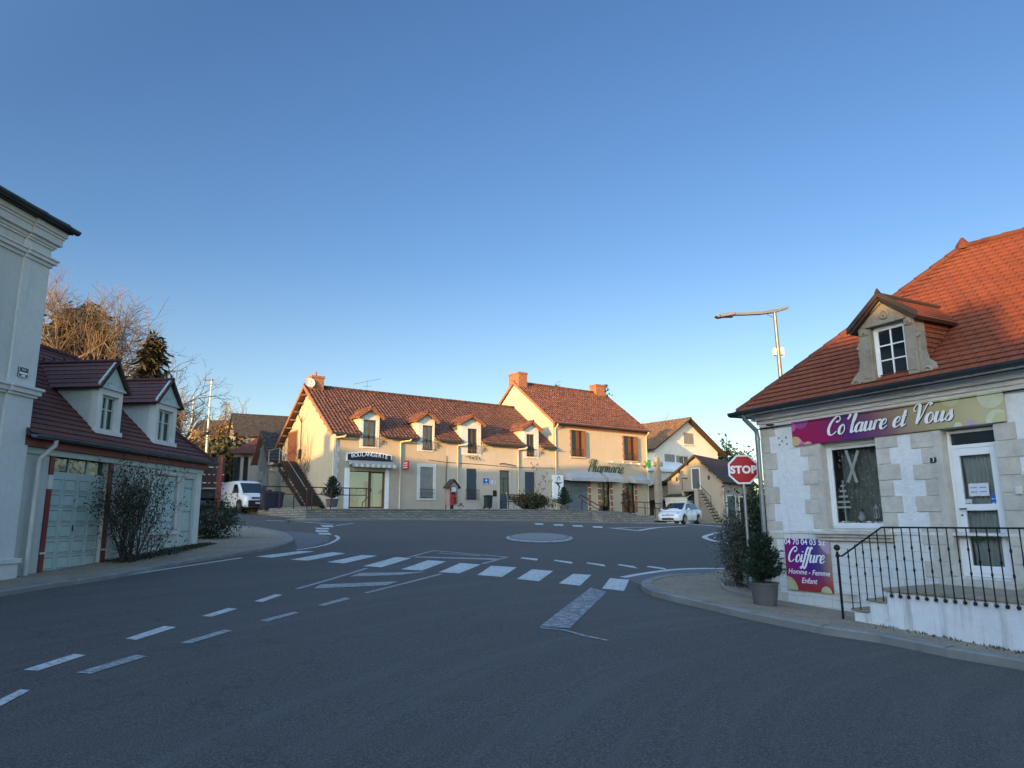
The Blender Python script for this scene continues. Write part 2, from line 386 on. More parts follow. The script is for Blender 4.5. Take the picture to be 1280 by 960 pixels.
def glass_clear(name,refl=.10):
    m,nt,b=_mat(name); nt.nodes.remove(b); out=nt.nodes['Material Output']
    t=nd(nt,'BsdfTransparent'); t.inputs[0].default_value=(.86,.92,.9,1); g=nd(nt,'BsdfGlossy'); g.inputs['Roughness'].default_value=.02
    f=nd(nt,'Fresnel'); f.inputs[0].default_value=1.52; mx=nd(nt,'MixShader')
    ad=nd(nt,'Math',operation='ADD'); ad.inputs[1].default_value=refl; nt.links.new(f.outputs[0],ad.inputs[0])
    nt.links.new(ad.outputs[0],mx.inputs[0]); nt.links.new(t.outputs[0],mx.inputs[1]); nt.links.new(g.outputs[0],mx.inputs[2]); nt.links.new(mx.outputs[0],out.inputs[0]); return m
def leafm(name,c,var=.5,trans=.25,sc=2.5,rough=.6):
    m,nt,b=_mat(name); o=coords(nt)
    col=mix(nt,.5,ramp(nt,noise(nt,o,sc,3),[(.3,mul(c,1-var)),(.7,mul(c,1+var))]),ramp(nt,noise(nt,o,sc*9,2),[(.3,mul(c,1-var)),(.7,mul(c,1+var))]))
    nt.links.new(col,b.inputs['Base Color']); b.inputs['Roughness'].default_value=rough; b.inputs['Specular IOR Level'].default_value=.25
    return m
def asphalt(name,c,tracks=True):
    m,nt,b=_mat(name); o=coords(nt)
    sp=ramp(nt,noise(nt,o,60,2,.9),[(.36,mul(c,.30)),(.47,mul(c,.75)),(.55,mul(c,1.25)),(.64,mul(c,2.6))])
    big=ramp(nt,noise(nt,o,.22,5,.6,.4),[(.3,mul(c,.8)),(.7,mul(c,1.25))])
    col=mix(nt,.32,sp,big)
    cv=nd(nt,'VectorMath',operation='SUBTRACT'); cv.inputs[1].default_value=(10,2,0); nt.links.new(o,cv.inputs[0]); ln=nd(nt,'VectorMath',operation='LENGTH'); nt.links.new(cv.outputs[0],ln.inputs[0])
    sx=nd(nt,'SeparateXYZ'); nt.links.new(cv.outputs[0],sx.inputs[0]); an=nd(nt,'Math',operation='ARCTAN2'); nt.links.new(sx.outputs[1],an.inputs[0]); nt.links.new(sx.outputs[0],an.inputs[1])
    cm=nd(nt,'CombineXYZ'); lr=nd(nt,'Math',operation='MULTIPLY'); lr.inputs[1].default_value=2.4; nt.links.new(ln.outputs['Value'],lr.inputs[0]); nt.links.new(lr.outputs[0],cm.inputs[0]); nt.links.new(an.outputs[0],cm.inputs[1])
    st=ramp(nt,noise(nt,cm.outputs[0],1.0,6,.75),[(.48,0.),(.72,1.)]); k=nd(nt,'Math',operation='MULTIPLY'); k.inputs[1].default_value=.5; nt.links.new(st,k.inputs[0])
    col=mix(nt,k.outputs[0],col,mul(c,1.7))
    v=nd(nt,'TexVoronoi',feature='DISTANCE_TO_EDGE'); v.inputs['Scale'].default_value=.16
    dn=nd(nt,'TexNoise'); dn.inputs['Scale'].default_value=.9; dn.inputs['Detail'].default_value=5; nt.links.new(o,dn.inputs['Vector'])
    dv=nd(nt,'VectorMath',operation='SCALE'); dv.inputs['Scale'].default_value=2.2; nt.links.new(dn.outputs['Color'],dv.inputs[0])
    da=nd(nt,'VectorMath',operation='ADD'); nt.links.new(o,da.inputs[0]); nt.links.new(dv.outputs[0],da.inputs[1]); nt.links.new(da.outputs[0],v.inputs['Vector'])
    ck=ramp(nt,v.outputs['Distance'],[(0,1.),(.0025,0.)]); k2=nd(nt,'Math',operation='MULTIPLY'); k2.inputs[1].default_value=.45; nt.links.new(ck,k2.inputs[0])
    col=mix(nt,k2.outputs[0],col,mul(c,.35))
    spk=ramp(nt,noise(nt,o,14,2,.4),[(.74,0.),(.76,1.)]); k3=nd(nt,'Math',operation='MULTIPLY'); k3.inputs[1].default_value=.5; nt.links.new(spk,k3.inputs[0])
    col=mix(nt,k3.outputs[0],col,mul(c,2.2))
    nt.links.new(col,b.inputs['Base Color']); b.inputs['Roughness'].default_value=.82; b.inputs['Specular IOR Level'].default_value=.35
    bump(nt,b,noise(nt,o,110,3,.8),.55,.006); return m
def paint_worn(name,c,under,wear=.5,scale=14):
    m,nt,b=_mat(name); o=coords(nt)
    w=ramp(nt,noise(nt,o,scale,6,.8),[(wear-.06,0.),(wear+.06,1.)])
    col=mix(nt,w,c,under); col=mix(nt,.3,col,ramp(nt,noise(nt,o,1.2,4),[(.3,mul(c,.6)),(.7,c)]))
    nt.links.new(col,b.inputs['Base Color']); b.inputs['Roughness'].default_value=.7; bump(nt,b,noise(nt,o,110,3),.4,.004); return m
def gravel(name,c):
    m,nt,b=_mat(name); o=coords(nt); v=nd(nt,'TexVoronoi'); v.inputs['Scale'].default_value=45; nt.links.new(o,v.inputs['Vector'])
    sp=nd(nt,'SeparateColor'); nt.links.new(v.outputs['Color'],sp.inputs[0])
    a=ramp(nt,sp.outputs[0],[(0,mul(c,.5)),(.5,c),(1,mul(c,1.7))]); col=mix(nt,.45,a,ramp(nt,noise(nt,o,1.3,5),[(.3,mul(c,.6)),(.7,mul(c,1.25))]))
    lf=ramp(nt,noise(nt,o,22,3,.5),[(.66,0.),(.7,1.)]); k=nd(nt,'Math',operation='MULTIPLY'); k.inputs[1].default_value=.6; nt.links.new(lf,k.inputs[0])
    col=mix(nt,k.outputs[0],col,(.09,.045,.02))
    nt.links.new(col,b.inputs['Base Color']); b.inputs['Roughness'].default_value=.95; bump(nt,b,v.outputs['Distance'],.8,.012); return m
def emis(name,c,s):
    m,nt,b=_mat(name); b.inputs['Base Color'].default_value=c4(c); b.inputs['Emission Color'].default_value=c4(c); b.inputs['Emission Strength'].default_value=s; b.inputs['Roughness'].default_value=.5
    return m
def gradient_sign(name,stops,axis,length,tilt=0,over=None):
    m,nt,b=_mat(name); o=coords(nt); sp=nd(nt,'SeparateXYZ'); nt.links.new(o,sp.inputs[0])
    k=nd(nt,'Math',operation='MULTIPLY_ADD'); nt.links.new(sp.outputs[axis],k.inputs[0]); k.inputs[1].default_value=1/length; k.inputs[2].default_value=0
    t=nd(nt,'Math',operation='MULTIPLY_ADD'); nt.links.new(sp.outputs[2],t.inputs[0]); t.inputs[1].default_value=tilt; nt.links.new(k.outputs[0],t.inputs[2])
    n=nd(nt,'Math',operation='MULTIPLY_ADD'); nt.links.new(noise(nt,o,1.2,2),n.inputs[0]); n.inputs[1].default_value=.16; nt.links.new(t.outputs[0],n.inputs[2])
    col=ramp(nt,n.outputs[0],stops)
    if over:
        kk=nd(nt,'Math',operation='MULTIPLY_ADD'); nt.links.new(sp.outputs[over[0]],kk.inputs[0]); kk.inputs[1].default_value=over[1]; kk.inputs[2].default_value=over[2]
        col=mix(nt,ramp(nt,kk.outputs[0],[(0,0.),(1,1.)]),col,over[3])
    nt.links.new(col,b.inputs['Base Color']); b.inputs['Roughness'].default_value=.25; return m
M={}
A_C=(.076,.069,.062)
M['asphalt']=asphalt('asphalt',A_C)
M['asphalt_pale']=asphalt('pale_asphalt',(.115,.112,.108))
M['earth']=gravel('earth',(.13,.12,.07))
M['gravel']=gravel('gravel',(.26,.205,.145))
M['kerb']=stone('kerb_concrete',(.23,.22,.20),3,.5)
M['paint']=paint_worn('road_paint',(.54,.54,.52),(.09,.088,.085),.56)
M['paint_old']=paint_worn('old_road_paint',(.40,.40,.39),(.08,.078,.075),.50,18)
M['paint_smear']=paint_worn('worn_road_paint',(.38,.38,.38),(.06,.062,.066),.46,9)
M['white_rough']=stucco('white_roughcast',(.72,.73,.72),(.42,.41,.38),.22,17,1.3)
M['white_brick']=masonry('white_painted_block',(.68,.68,.65),(.63,.63,.60),(.50,.49,.46),.42,.155,.008,bp=.35,mix_dirt=.12)
M['parapet']=stucco('worn_white_render',(.76,.77,.76),(.22,.19,.15),.75,14,.7)
M['limestone']=stone('limestone',(.54,.50,.43),7,.6)
M['limestone_grey']=stone('weathered_limestone',(.29,.25,.19),7,.9)
M['tallwall']=stucco('grey_cream_render',(.56,.57,.53),(.28,.27,.24),.25,40,.25)
M['tallwall_pil']=stucco('smooth_cream_render',(.63,.64,.60),(.33,.32,.29),.2,40,.15)
M['leftwall']=stucco('cream_render_left',(.55,.56,.51),(.28,.26,.22),.35,30,.3)
M['boulwall']=stucco('peach_render',(.47,.385,.29),(.24,.20,.16),.25,25,.35)
M['boulwall2']=stucco('pale_peach_render',(.52,.45,.36),(.27,.23,.19),.22,25,.35)
M['boulgable']=stucco('pale_yellow_render',(.46,.405,.30),(.28,.23,.18),.2,18,.35)
M['pharwall']=stucco('cream_pink_render',(.50,.41,.30),(.30,.24,.19),.25,25,.35)
M['whitehouse']=stucco('white_render_far',(.70,.66,.58),(.42,.38,.33),.15,20,.2)
M['stonehouse']=masonry('rubble_stone',(.25,.21,.17),(.18,.16,.13),(.22,.2,.17),.4,.2,.03)
M['stonehouse2']=stucco('grey_render_far',(.36,.34,.30),(.2,.19,.16),.3,20,.4)
M['garagewall']=stucco('buff_render',(.33,.29,.235),(.19,.17,.14),.4,20,.4)
M['terrace_stone']=masonry('terrace_stone',(.44,.40,.35),(.20,.18,.16),(.035,.033,.03),.37,.115,.022,bp=.9,mix_dirt=.6)
M['brick']=masonry('red_brick',(.35,.125,.065),(.26,.095,.055),(.30,.22,.16),.22,.07,.012)
M['redwood']=plain('dark_red_paint',(.17,.022,.02),.5)
M['tile_red']=tiles('flat_red_tiles',(.15,.052,.040),(.11,.042,.034),(.03,.012,.01),.22,.20,rough=.6)
M['tile_salon']=tiles('plain_terracotta_tiles',(.245,.066,.028),(.185,.055,.028),(.03,.012,.01),.20,.165,rough=.7)
M['tile_boul']=tiles('interlocking_brown_tiles',(.16,.072,.05),(.10,.05,.037),(.025,.013,.01),.24,.33,True,(.30,.25,.19))
M['tile_phar']=tiles('interlocking_red_tiles',(.22,.088,.055),(.15,.065,.045),(.04,.016,.01),.24,.33,True,(.36,.28,.20))
M['tile_grey']=tiles('old_grey_tiles',(.075,.065,.055),(.05,.045,.04),(.012,.011,.01),.2,.2,False,(.17,.16,.13))
M['tile_brown']=tiles('mottled_brown_tiles',(.22,.13,.075),(.14,.085,.05),(.03,.02,.012),.24,.33,True,(.33,.28,.2))
M['slate']=tiles('slate',(.04,.045,.055),(.03,.033,.04),(.01,.01,.012),.22,.2)
M['wood_dark']=plain('dark_wood',(.045,.028,.02),.7)
M['lorry']=plain('lorry_red',(.045,.006,.009)
,.45);M['stairs']=plain('stair_dark',(.022,.017,.014),.45)
M['wood_brown']=plain('brown_wood',(.13,.055,.03),.6)
M['wood_under']=plain('eaves_wood',(.20,.12,.08),.8)
M['zinc']=plain('zinc',(.13,.155,.17),.4,.7,.2)
M['zinc_dark']=plain('dark_zinc',(.05,.062,.07),.45,.6,.2)
M['pipe_cream']=plain('cream_pipe',(.55,.54,.49),.5)
M['pipe_peach']=plain('peach_pipe',(.55,.47,.36),.5)
M['white']=plain('white_paint',(.78,.79,.78),.35,0,.03)
M['offwhite']=plain('offwhite_paint',(.62,.60,.55),.6,0,.08)
M['mint']=plain('mint_paint',(.44,.54,.50),.55,0,.08)
M['mint_dark']=plain('mint_paint_groove',(.20,.26,.24),.6,0,.08)
M['bluegrey']=plain('blue_grey_paint',(.045,.065,.085),.45)
M['grey_shutter']=plain('grey_shutter',(.22,.215,.20),.6)
M['roller']=plain('roller_grey',(.20,.24,.26),.4,.3)
M['black']=plain('black_iron',(.012,.012,.013),.45,.3)
M['darkmetal']=plain('dark_metal',(.03,.03,.032),.4,.5)
M['galv']=plain('galvanised',(.33,.35,.37),.38,.8)
M['lampmetal']=plain('lamp_metal',(.20,.18,.165),.4,.6)
M['polewhite']=plain('pale_pole',(.62,.62,.6),.4,.2)
M['glass']=glass_dark('dark_glass'); M['glass_grey']=glass_dark('grey_glass',(.05,.06,.062))
M['glass_clear']=glass_clear('shop_glass',.03); M['glass_shop']=glass_clear('lit_shop_glass',.18)
M['curtain']=plain('net_curtain',(.46,.49,.48),.9); M['curtain_dark']=plain('grey_curtain',(.25,.26,.25),.9,0,.25,8)
M['curtain_pale']=plain('pale_lace',(.5,.52,.5),.9)
M['awning']=plain('awning_canvas',(.34,.335,.31),.9); M['awning_grey']=plain('grey_awning',(.36,.37,.38),.8)
M['red_sign']=plain('red_sign',(.45,.015,.02),.3,0,.05); M['sign_white']=plain('sign_white',(.80,.80,.80),.35,0,.03)
M['navy']=plain('navy_sign',(.012,.014,.035),.3); M['blue']=plain('blue_sign',(.02,.12,.45),.35); M['enamel']=plain('green_black_enamel',(.012,.03,.035),.3)
M['green_sign']=plain('green_cross',(.02,.17,.05),.4); M['text_green']=plain('green_letters',(.06,.08,.035),.5)
M['carwhite']=plain('car_white',(.60,.62,.64),.18,0,.03,spec=.6); M['carsilver']=plain('car_silver',(.40,.43,.46),.22,.5,.03)
M['tyre']=plain('tyre',(.015,.015,.016),.8); M['rim']=plain('rim',(.35,.36,.38),.3,.7); M['plastic']=plain('black_plastic',(.02,.02,.022),.5)
M['lamp_clear']=plain('headlamp',(.55,.58,.6),.1,.3,.1,20); M['plate']=plain('plate',(.62,.62,.6),.4); M['amber']=plain('amber',(.6,.25,.04),.3)
M['pot']=plain('pot_grey',(.115,.105,.10),.6); M['terracotta']=plain('terracotta_pot',(.3,.12,.07),.8)
M['bin']=plain('bin_green',(.02,.035,.035),.5); M['binblue']=plain('bin_blue_black',(.02,.024,.04),.45)
M['bark']=plain('bark',(.16,.115,.075),.9,0,.35,6,bp=.5); M['twig']=plain('twig',(.15,.105,.07),.9,0,.35,3)
M['twig_dark']=plain('dark_twig',(.045,.035,.028),.9)
M['leaf_conifer']=leafm('conifer_needles',(.042,.034,.018)); M['leaf_bush']=leafm('bush_leaves',(.035,.055,.022),.6)
M['leaf_dark']=leafm('dark_leaves',(.022,.035,.018),.5); M['leaf_gold']=leafm('golden_leaves',(.30,.18,.03),.4)
M['leaf_dusty']=leafm('dusty_leaves',(.10,.10,.08),.5); M['leaf_brown']=leafm('brown_leaves',(.13,.07,.028),.5); M['leaf_red']=leafm('reddish_leaves',(.09,.035,.02),.5)
M['fir']=leafm('fir_needles',(.022,.045,.028),.5); M['ivy']=leafm('ivy_leaves',(.05,.06,.03),.5); M['flower']=plain('red_flowers',(.4,.03,.03),.7)
M['smear']=plain('inner_room',(.36,.36,.35),.9); M['paper']=plain('paper',(.62,.64,.68),.6)
M['letter_white']=plain('letter_white',(.86,.86,.86),.4,0,.02)
# ------------------------------------------------------------------ ground, road, pavements, markings
def axis(a, b, fine, lo, hi, grow=1.35):
    xs=[]; x=a
    while x < b+1e-6: xs.append(x); x+=fine
    s=fine; x=xs[-1]
    while x<hi: s*=grow; x+=s; xs.append(min(x,hi))
    s=fine; x=xs[0]
    while x>lo: s*=grow; x-=s; xs.insert(0,max(x,lo))
    return xs
def sheet(name, xs, ys, off, mat):
    mb=MB(); n=len(ys)
    V=[(x,y,h(x,y)+off) for x in xs for y in ys]
    F=[(i*n+j,(i+1)*n+j,(i+1)*n+j+1,i*n+j+1) for i in range(len(xs)-1) for j in range(n-1)]
    mb.add(V,F); o=mb.build(name,mat,smooth=False); me=o.data
    me.polygons.foreach_set('use_smooth',[True]*len(me.polygons)); o['kind']='structure'; return o
sheet('ground', axis(-60,60,3,-900,900), axis(-60,110,3,-300,1500), -.12, M['earth'])
sheet('road', axis(-40,40,.5,-42,42), axis(-22,76,.5,-24,78), 0, M['asphalt'])
def offs(P, d):
    """offset open polyline to its left by d"""
    out=[]
    for i,p in enumerate(P):
        a=P[max(i-1,0)]; b=P[min(i+1,len(P)-1)]; t=(b-a).normalized(); out.append(p+Vector((-t.y,t.x))*d)
    return out
def resample(P, step=.35, smooth=True):
    n=len(P); out=[]
    for i in range(n-1):
        p1,p2=P[i],P[i+1]; p0=P[max(i-1,0)]; p3=P[min(i+2,n-1)]; k=max(1,int((p2-p1).length/step))
        for j in range(k):
            t=j/k
            out.append(.5*((2*p1)+(-p0+p2)*t+(2*p0-5*p1+4*p2-p3)*t*t+(-p0+3*p1-3*p2+p3)*t**3) if smooth else p1.lerp(p2,t))
    out.append(P[-1]); return out
def ribbon(mb, P, w, off=.007, smooth=True, mat=0, center=True):
    P=resample(P,.35,smooth); a=offs(P,w/2); b=offs(P,-w/2)
    for i in range(len(P)-1):
        q=[b[i],b[i+1],a[i+1],a[i]]
        mb.quad(*[(p.x,p.y,h(p.x,p.y)+off) for p in q],mat)
def quadpatch(mb, q, off=.007, n=4, m=2, mat=0):
    a,b,c,d=q
    for i in range(n):
        for j in range(m):
            def P(s,t):
                p=a.lerp(b,s).lerp(d.lerp(c,s),t); return (p.x,p.y,h(p.x,p.y)+off)
            mb.quad(P(i/n,j/m),P((i+1)/n,j/m),P((i+1)/n,(j+1)/m),P(i/n,(j+1)/m),mat)
def mark(name, label, quads=(), lines=(), w=.12, group=None, mat='paint', off=.007, cat='road marking'):
    mb=MB()
    for q in quads: quadpatch(mb,[gp(*p) for p in q],off)
    for l in lines: ribbon(mb,[gp(*p) for p in l],w,off,smooth=len(l)>2)
    # wind faces upwards
    o=mb.build(name,M[mat])
    o['kind']='structure'; o['label']=label
    return o
Z=[[(320,696),(375,689),(393.5,689.5),(340,697.5)],[(362.5,700),(415,690.5),(432,692),(385,701)],[(408.5,703),(452.5,694),(471.5,695),(430,704.5)],
[(454,708),(495,696.5),(514,698),(476.5,709.5)],[(501,712),(535,700.5),(557.5,702),(527.5,713.5)],[(548.5,715.5),(575,704),(601,706),(574,717)],
[(596.5,719),(614,707.5),(646,709.5),(627.5,721.5)],[(646,724),(665,712),(691.5,714),(673.5,727)],[(698.5,729.5),(716.5,717.5),(739,719),(725,732.5)],[(752.5,736),(762.5,723),(786.5,725),(780,739)]]
mark('zebra_crossing','white zebra crossing stripes on the near road',Z)
D=[[(-20,885),(25,862.5),(37.5,863.5),(-8,888)],[(29,838),(92.5,818),(107.5,819.5),(47.5,839)],[(156.5,799),(205,783),(220.5,784.5),(170,800.5)],[(252.5,770.5),(285,760.5),(296.5,761.5),(264,771.5)],[(317.5,752),(345,743),(353,744),(327.5,753)]]
mark('lane_dashes','white dashed lane line, left row',D)
E=[[(95,841.5),(170,819),(183.5,821),(112.5,843)],[(225,804),(280,787.5),(290,789),(237.5,805)],[(325,776),(367.5,765),(374,766.5),(334,777.5)],[(397.5,756.5),(432.5,747),(438.5,749),(404,758)]]
mark('lane_dashes','worn dashed lane line, right row',E,mat='paint_old')
mark('edge_line','white edge line along the left pavement',lines=[[(129,724),(215,710.5),(302,697.5)]],w=.13)
mark('traffic_island_hatching','hatched painted island before the crossing',[[(392.5,736),(400,731),(497.5,727),(482.5,732)],[(437.5,721),(450,716.5),(534,715),(500,719)]],[[(371,736.5),(458.5,710.5)],[(457.5,741.5),(552,717.5)]],mat='paint_old')
mark('traffic_island_hatching','hatched painted triangle beyond the crossing',[[(517,697),(520,695.8),(622,698.3),(622,700.3)]],[[(510,697),(542.5,688.5)],[(542.5,688.5),(633.5,696.7)],[(633.5,696.7),(603,705)],[(548,691.5),(600,695)]],mat='paint_old')
mark('yield_line','row of short white yield dashes',[[(650.5,698.2),(652.5,697),(672.5,698.7),(671,701)],[(692,701.2),(694,700),(715,702.7),(715.5,705.2)],[(732.5,704.3),(734.5,703.3),(755,706),(757,708.5)],[(771.5,706.5),(774,705.5),(792.5,708),(797.5,711)],[(808,708.8),(811,707.7),(830,710.2),(834.5,712.7)]])
mark('yield_line','far row of short white dashes by the terrace',[[(667.5,654.2),(678,654.2),(680,656),(670,656)],[(691.5,655.5),(703,655.5),(705,657.4),(693,657.2)],[(715,656.7),(727,656.7),(729,658.6),(717,658.4)],[(740,658),(752,658),(754,660),(742,659.8)]])
mark('edge_line','white lines of the far right junction',lines=[[(762.5,660),(798,663.5)],[(798,663.5),(860,657.5)],[(770,660),(830,659)]],w=.25)
mark('edge_line','thick pale line across the far right road',lines=[[(820,652.8),(870,656),(912,659.5)]],w=.5)
mark('traffic_island_hatching','curved painted island at the far right',lines=[[(913,663),(893,667),(880.5,671.5),(893,676.5),(913,679.5)],[(892,672),(912,673)],[(900,668.5),(912,669.5)]],w=.2)
mark('edge_line','white edge line round the right apron',lines=[[(778,722),(800,718),(835,713),(870,711),(906,711)]],w=.17)
mark('small_crossing','four short stripes across the far left street',[[(400,656.6),(415,657),(417.5,659),(404,658.6)],[(394,660),(410,660),(412,661.8),(396,661.8)],[(393.5,663),(409,663.2),(411.5,665.3),(395,664.9)],[(396.5,666.2),(412,666.5),(415,668.6),(400,668.2)]])
mark('edge_line','thin white lines on the far left street',lines=[[(332,650.5),(375,652.5),(417,655.5)],[(420,657),(442,654.2)],[(283,645.5),(292,645.5)]],w=.14)
mark('edge_line','white kerb line below the terrace',lines=[[(400,647.3),(470,648.5),(565,651)]],w=.14)
mark('edge_line','curved white line round the left apron',lines=[[(370,687.5),(392,684.5),(412,679.5),(423,673),(419,669.5)]],w=.13)
mark('old_stop_line','worn scuffed stop line after the crossing',[[(674,784),(738,735),(759,740),(712,786)]],mat='paint_smear')
mark('edge_line','thin curved line after the worn stop line',lines=[[(676,785),(705,788),(730,795),(760,801)]],w=.07,mat='paint_old')
# mini roundabout: low painted dome
c=gp(674,673); r=1.42
mb=MB()
for (r0,z0,r1,z1,m_) in [(0,.13,.75,.11,0),(.75,.11,1.06,.075,0),(1.06,.075,1.11,.068,1),(1.11,.068,1.25,.03,2),(1.25,.03,1.30,.006,1)]:
    for k in range(32):
        a,b=2*math.pi*k/32,2*math.pi*(k+1)/32
        P=lambda rr,t,z:(c.x+rr*.98*math.cos(t),c.y+rr*1.45*math.sin(t),h(c.x+rr*.98*math.cos(t),c.y+rr*1.45*math.sin(t))+z)
        mb.quad(P(r0,a,z0),P(r1,a,z1),P(r1,b,z1),P(r0,b,z0),m_)
o=mb.build('mini_roundabout',[plain('island_grey',(.20,.195,.185),.8,0,.15,12),M['asphalt'],M['paint_old']]); o['kind']='structure'; o['label']='low domed painted mini roundabout'
# raised pavements
def pavement(name, outer, inner, hgt=.12, kw=.28, fill='gravel', label=None, closed_far=None):
    """outer: kerb polyline (2d, pavement on its left); inner: far boundary polyline (same direction)"""
    P=resample(outer,.5); n=len(P)
    # inner boundary resampled to the same count
    Q=resample(inner,.2); L=[0]
    for i in range(1,len(Q)): L.append(L[-1]+(Q[i]-Q[i-1]).length)
    def qa(t):
        d=t*L[-1]
        for i in range(1,len(Q)):
            if L[i]>=d-1e-9: return Q[i-1].lerp(Q[i],(d-L[i-1])/max(1e-9,L[i]-L[i-1]))
        return Q[-1]
    k0=P; k1=offs(P,.03); k2=offs(P,kw); mb=MB(); cur=0
    Z=lambda p,o_:(p.x,p.y,h(p.x,p.y)+o_)
    kb=MB(); acc=0
    for i in range(n-1):
        acc+=(P[i+1]-P[i]).length
        kb.quad(Z(k0[i],-.03),Z(k0[i+1],-.03),Z(k0[i+1],hgt-.02),Z(k0[i],hgt-.02))
        kb.quad(Z(k0[i],hgt-.02),Z(k0[i+1],hgt-.02),Z(k1[i+1],hgt),Z(k1[i],hgt))
        kb.quad(Z(k1[i],hgt),Z(k1[i+1],hgt),Z(k2[i+1],hgt),Z(k2[i],hgt))
        kb.quad(Z(k2[i],hgt),Z(k2[i+1],hgt),Z(k2[i+1],hgt-.05),Z(k2[i],hgt-.05))
        if i%2==0:
            t=(P[i+1]-P[i]).normalized()*.03
            kb.quad(Z(k0[i]-t*.5+Vector((0,0)),hgt+.001),Z(k0[i]+t*.5,hgt+.001),Z(k2[i]+t*.5,hgt+.003),Z(k2[i]-t*.5,hgt+.003),1)
        m=6
        for j in range(m):
            a,b=k2[i],k2[i+1]; c_,d_=qa((i+1)/(n-1)),qa(i/(n-1))
            s0,s1=(j/m)**1.5,((j+1)/m)**1.5
            e=lambda s: hgt-.012 - (0)*(s)
            mb.quad(Z(a.lerp(d_,s0),e(s0)),Z(b.lerp(c_,s0),e(s0)),Z(b.lerp(c_,s1),e(s1)),Z(a.lerp(d_,s1),e(s1)))
    s=mb.build(name,M[fill]); s['kind']='structure'
    kk=kb.build('kerb',[M['kerb'],M['asphalt']]); kk['kind']='structure'
    if label: s['label']=label
    return s
# ------------------------------------------------------------------ hairdresser's house, right
FS=Frame(5.18+.27*.4607,15.2-.27*.8876,0.0,math.atan2(-.8876,.4607)); S=FS.rect
SL=12.5; SD=6.2
def spx(*pts,v=0): return [FS.uv(*p,v) for p in pts]
salon=thing('hairdresser_house','white roughcast hairdresser house with limestone quoins and a steep red tiled roof','house',FS.M)
wu0,wu1,wz0,wz1=S(1031,552,1100,664)          # window opening
wz0=FS.uv(1066,661)[1]; wz1=FS.uv(1066,548)[1]
du0=FS.uv(1186,620)[0]; du1=FS.uv(1259,660)[0]; dz0=FS.uv(1230,722)[1]; dz1=FS.uv(1215,533)[1]
ev=FS.uv(1100,491,-.22)[1]                   # underside of gutter
zb=FS.uv(985,663)[1]                           # top of painted block base
print('SALON win',wu0,wu1,wz0,wz1,'door',du0,du1,dz0,dz1,'eave',ev,'base',zb)
EZ=ev+.02
mb=MB()
hol=[(wu0,wu1,wz0,wz1),(du0,du1,dz0,dz1)]
empty_wall(mb,0,SL,zb,EZ,hol,0,.30,0,1)
empty_wall(mb,0,SL,-1.2,zb,hol,0,.30,2,1)
mb.quad((0,SD,-1.2),(0,0,-1.2),(0,0,EZ),(0,SD,EZ),0); mb.quad((SL,0,-1.2),(SL,SD,-1.2),(SL,SD,EZ),(SL,0,EZ),0); mb.quad((SL,SD,-1.2),(0,SD,-1.2),(0,SD,EZ),(SL,SD,EZ),0)
mb.build('wall',[M['white_rough'],M['limestone'],M['white_brick']],salon)
# ledge on the painted base
MB().box(-.0,SL,-.018,0,zb-.05,zb).build('base_ledge',M['white_brick'],salon,bevel=.004)
# quoins at the corner and jambs, blocks alternating long and short
def quoins(name,u,side,z0,z1,n,long=.36,short=.24,pr=.016,start=0,wrap=False,mat='limestone'):
    mb=MB(); hh=(z1-z0)/n
    for i in range(n):
        L=(long if (i+start)%2 else short)*random.uniform(.94,1.05)
        a,b=(u,u+L) if side>0 else (u-L,u)
        mb.box(a,b,-pr,.0-.001,z0+i*hh+.004,z0+(i+1)*hh-.004)
        if wrap: mb.box(u-pr,u+.001,-pr+.001,(short if (i+start)%2 else long),z0+i*hh+.004,z0+(i+1)*hh-.004)
    return mb.build(name,M[mat],salon,bevel=.005)
quoins('corner_quoins',0,1,-.2,ev-.12,11,.40,.22,start=1,wrap=True)
quoins('window_surround',wu0-.13,-1,wz0-.0,wz1+.04,6,.36,.20,start=0); quoins('window_surround',wu1+.0,1,wz0-.0,wz1+.04,6,.40,.27,start=0)
mb=MB(); mb.box(wu0-.13,wu0-.001,-.03,.0,wz0,wz1+.04); mb.build('window_jamb',M['limestone'],salon,bevel=.006)
quoins('door_surround',du0-.14,-1,dz0-.05,dz1,9,.40,.22,start=1); quoins('door_surround',du1+.0,1,dz0-.05,dz1,9,.46,.32,start=0)
mb=MB(); mb.box(du0-.14,du0-.001,-.03,.0,dz0,dz1); mb.build('door_jamb',M['limestone'],salon,bevel=.006)
# sill
sa=FS.uv(1017,668,-.1)[0]; sb=FS.uv(1116,668,-.1)[0]
mb=MB(); mb.box(sa,sb,-.14,0,wz0-.10,wz0-.045); mb.box(sa+.04,sb-.03,-.10,0,wz0-.155,wz0-.10); mb.box(sa+.09,sb-.06,-.06,0,wz0-.22,wz0-.155); mb.box(wu0-.1,wu1+.1,-.045,0,wz0-.045,wz0)
mb.build('window_sill',M['limestone'],salon,bevel=.008)
# cornice below gutter
mb=MB(); mb.box(-.06,SL,-.06,0,ev-.20,ev-.12); mb.box(-.13,SL,-.14,0,ev-.12,ev+.0); mb.box(-.02,SL,-.03,0,ev-.27,ev-.20)
mb.box(-.13,0,0,SD,ev-.12,ev); mb.build('cornice',M['white_rough'],salon,bevel=.008)
mb=MB()
mb.tube([(-.05,-.045,ev-.29),(SL,-.045,ev-.29)],.012,5); mb.tube([(du1+.62,-.03,ev-.3),(du1+.62,-.03,dz1-.1),(du1+.66,-.03,dz1-.5),(du1+.70,-.03,.3)],.011,5)
mb.build('cable',M['darkmetal'],salon)
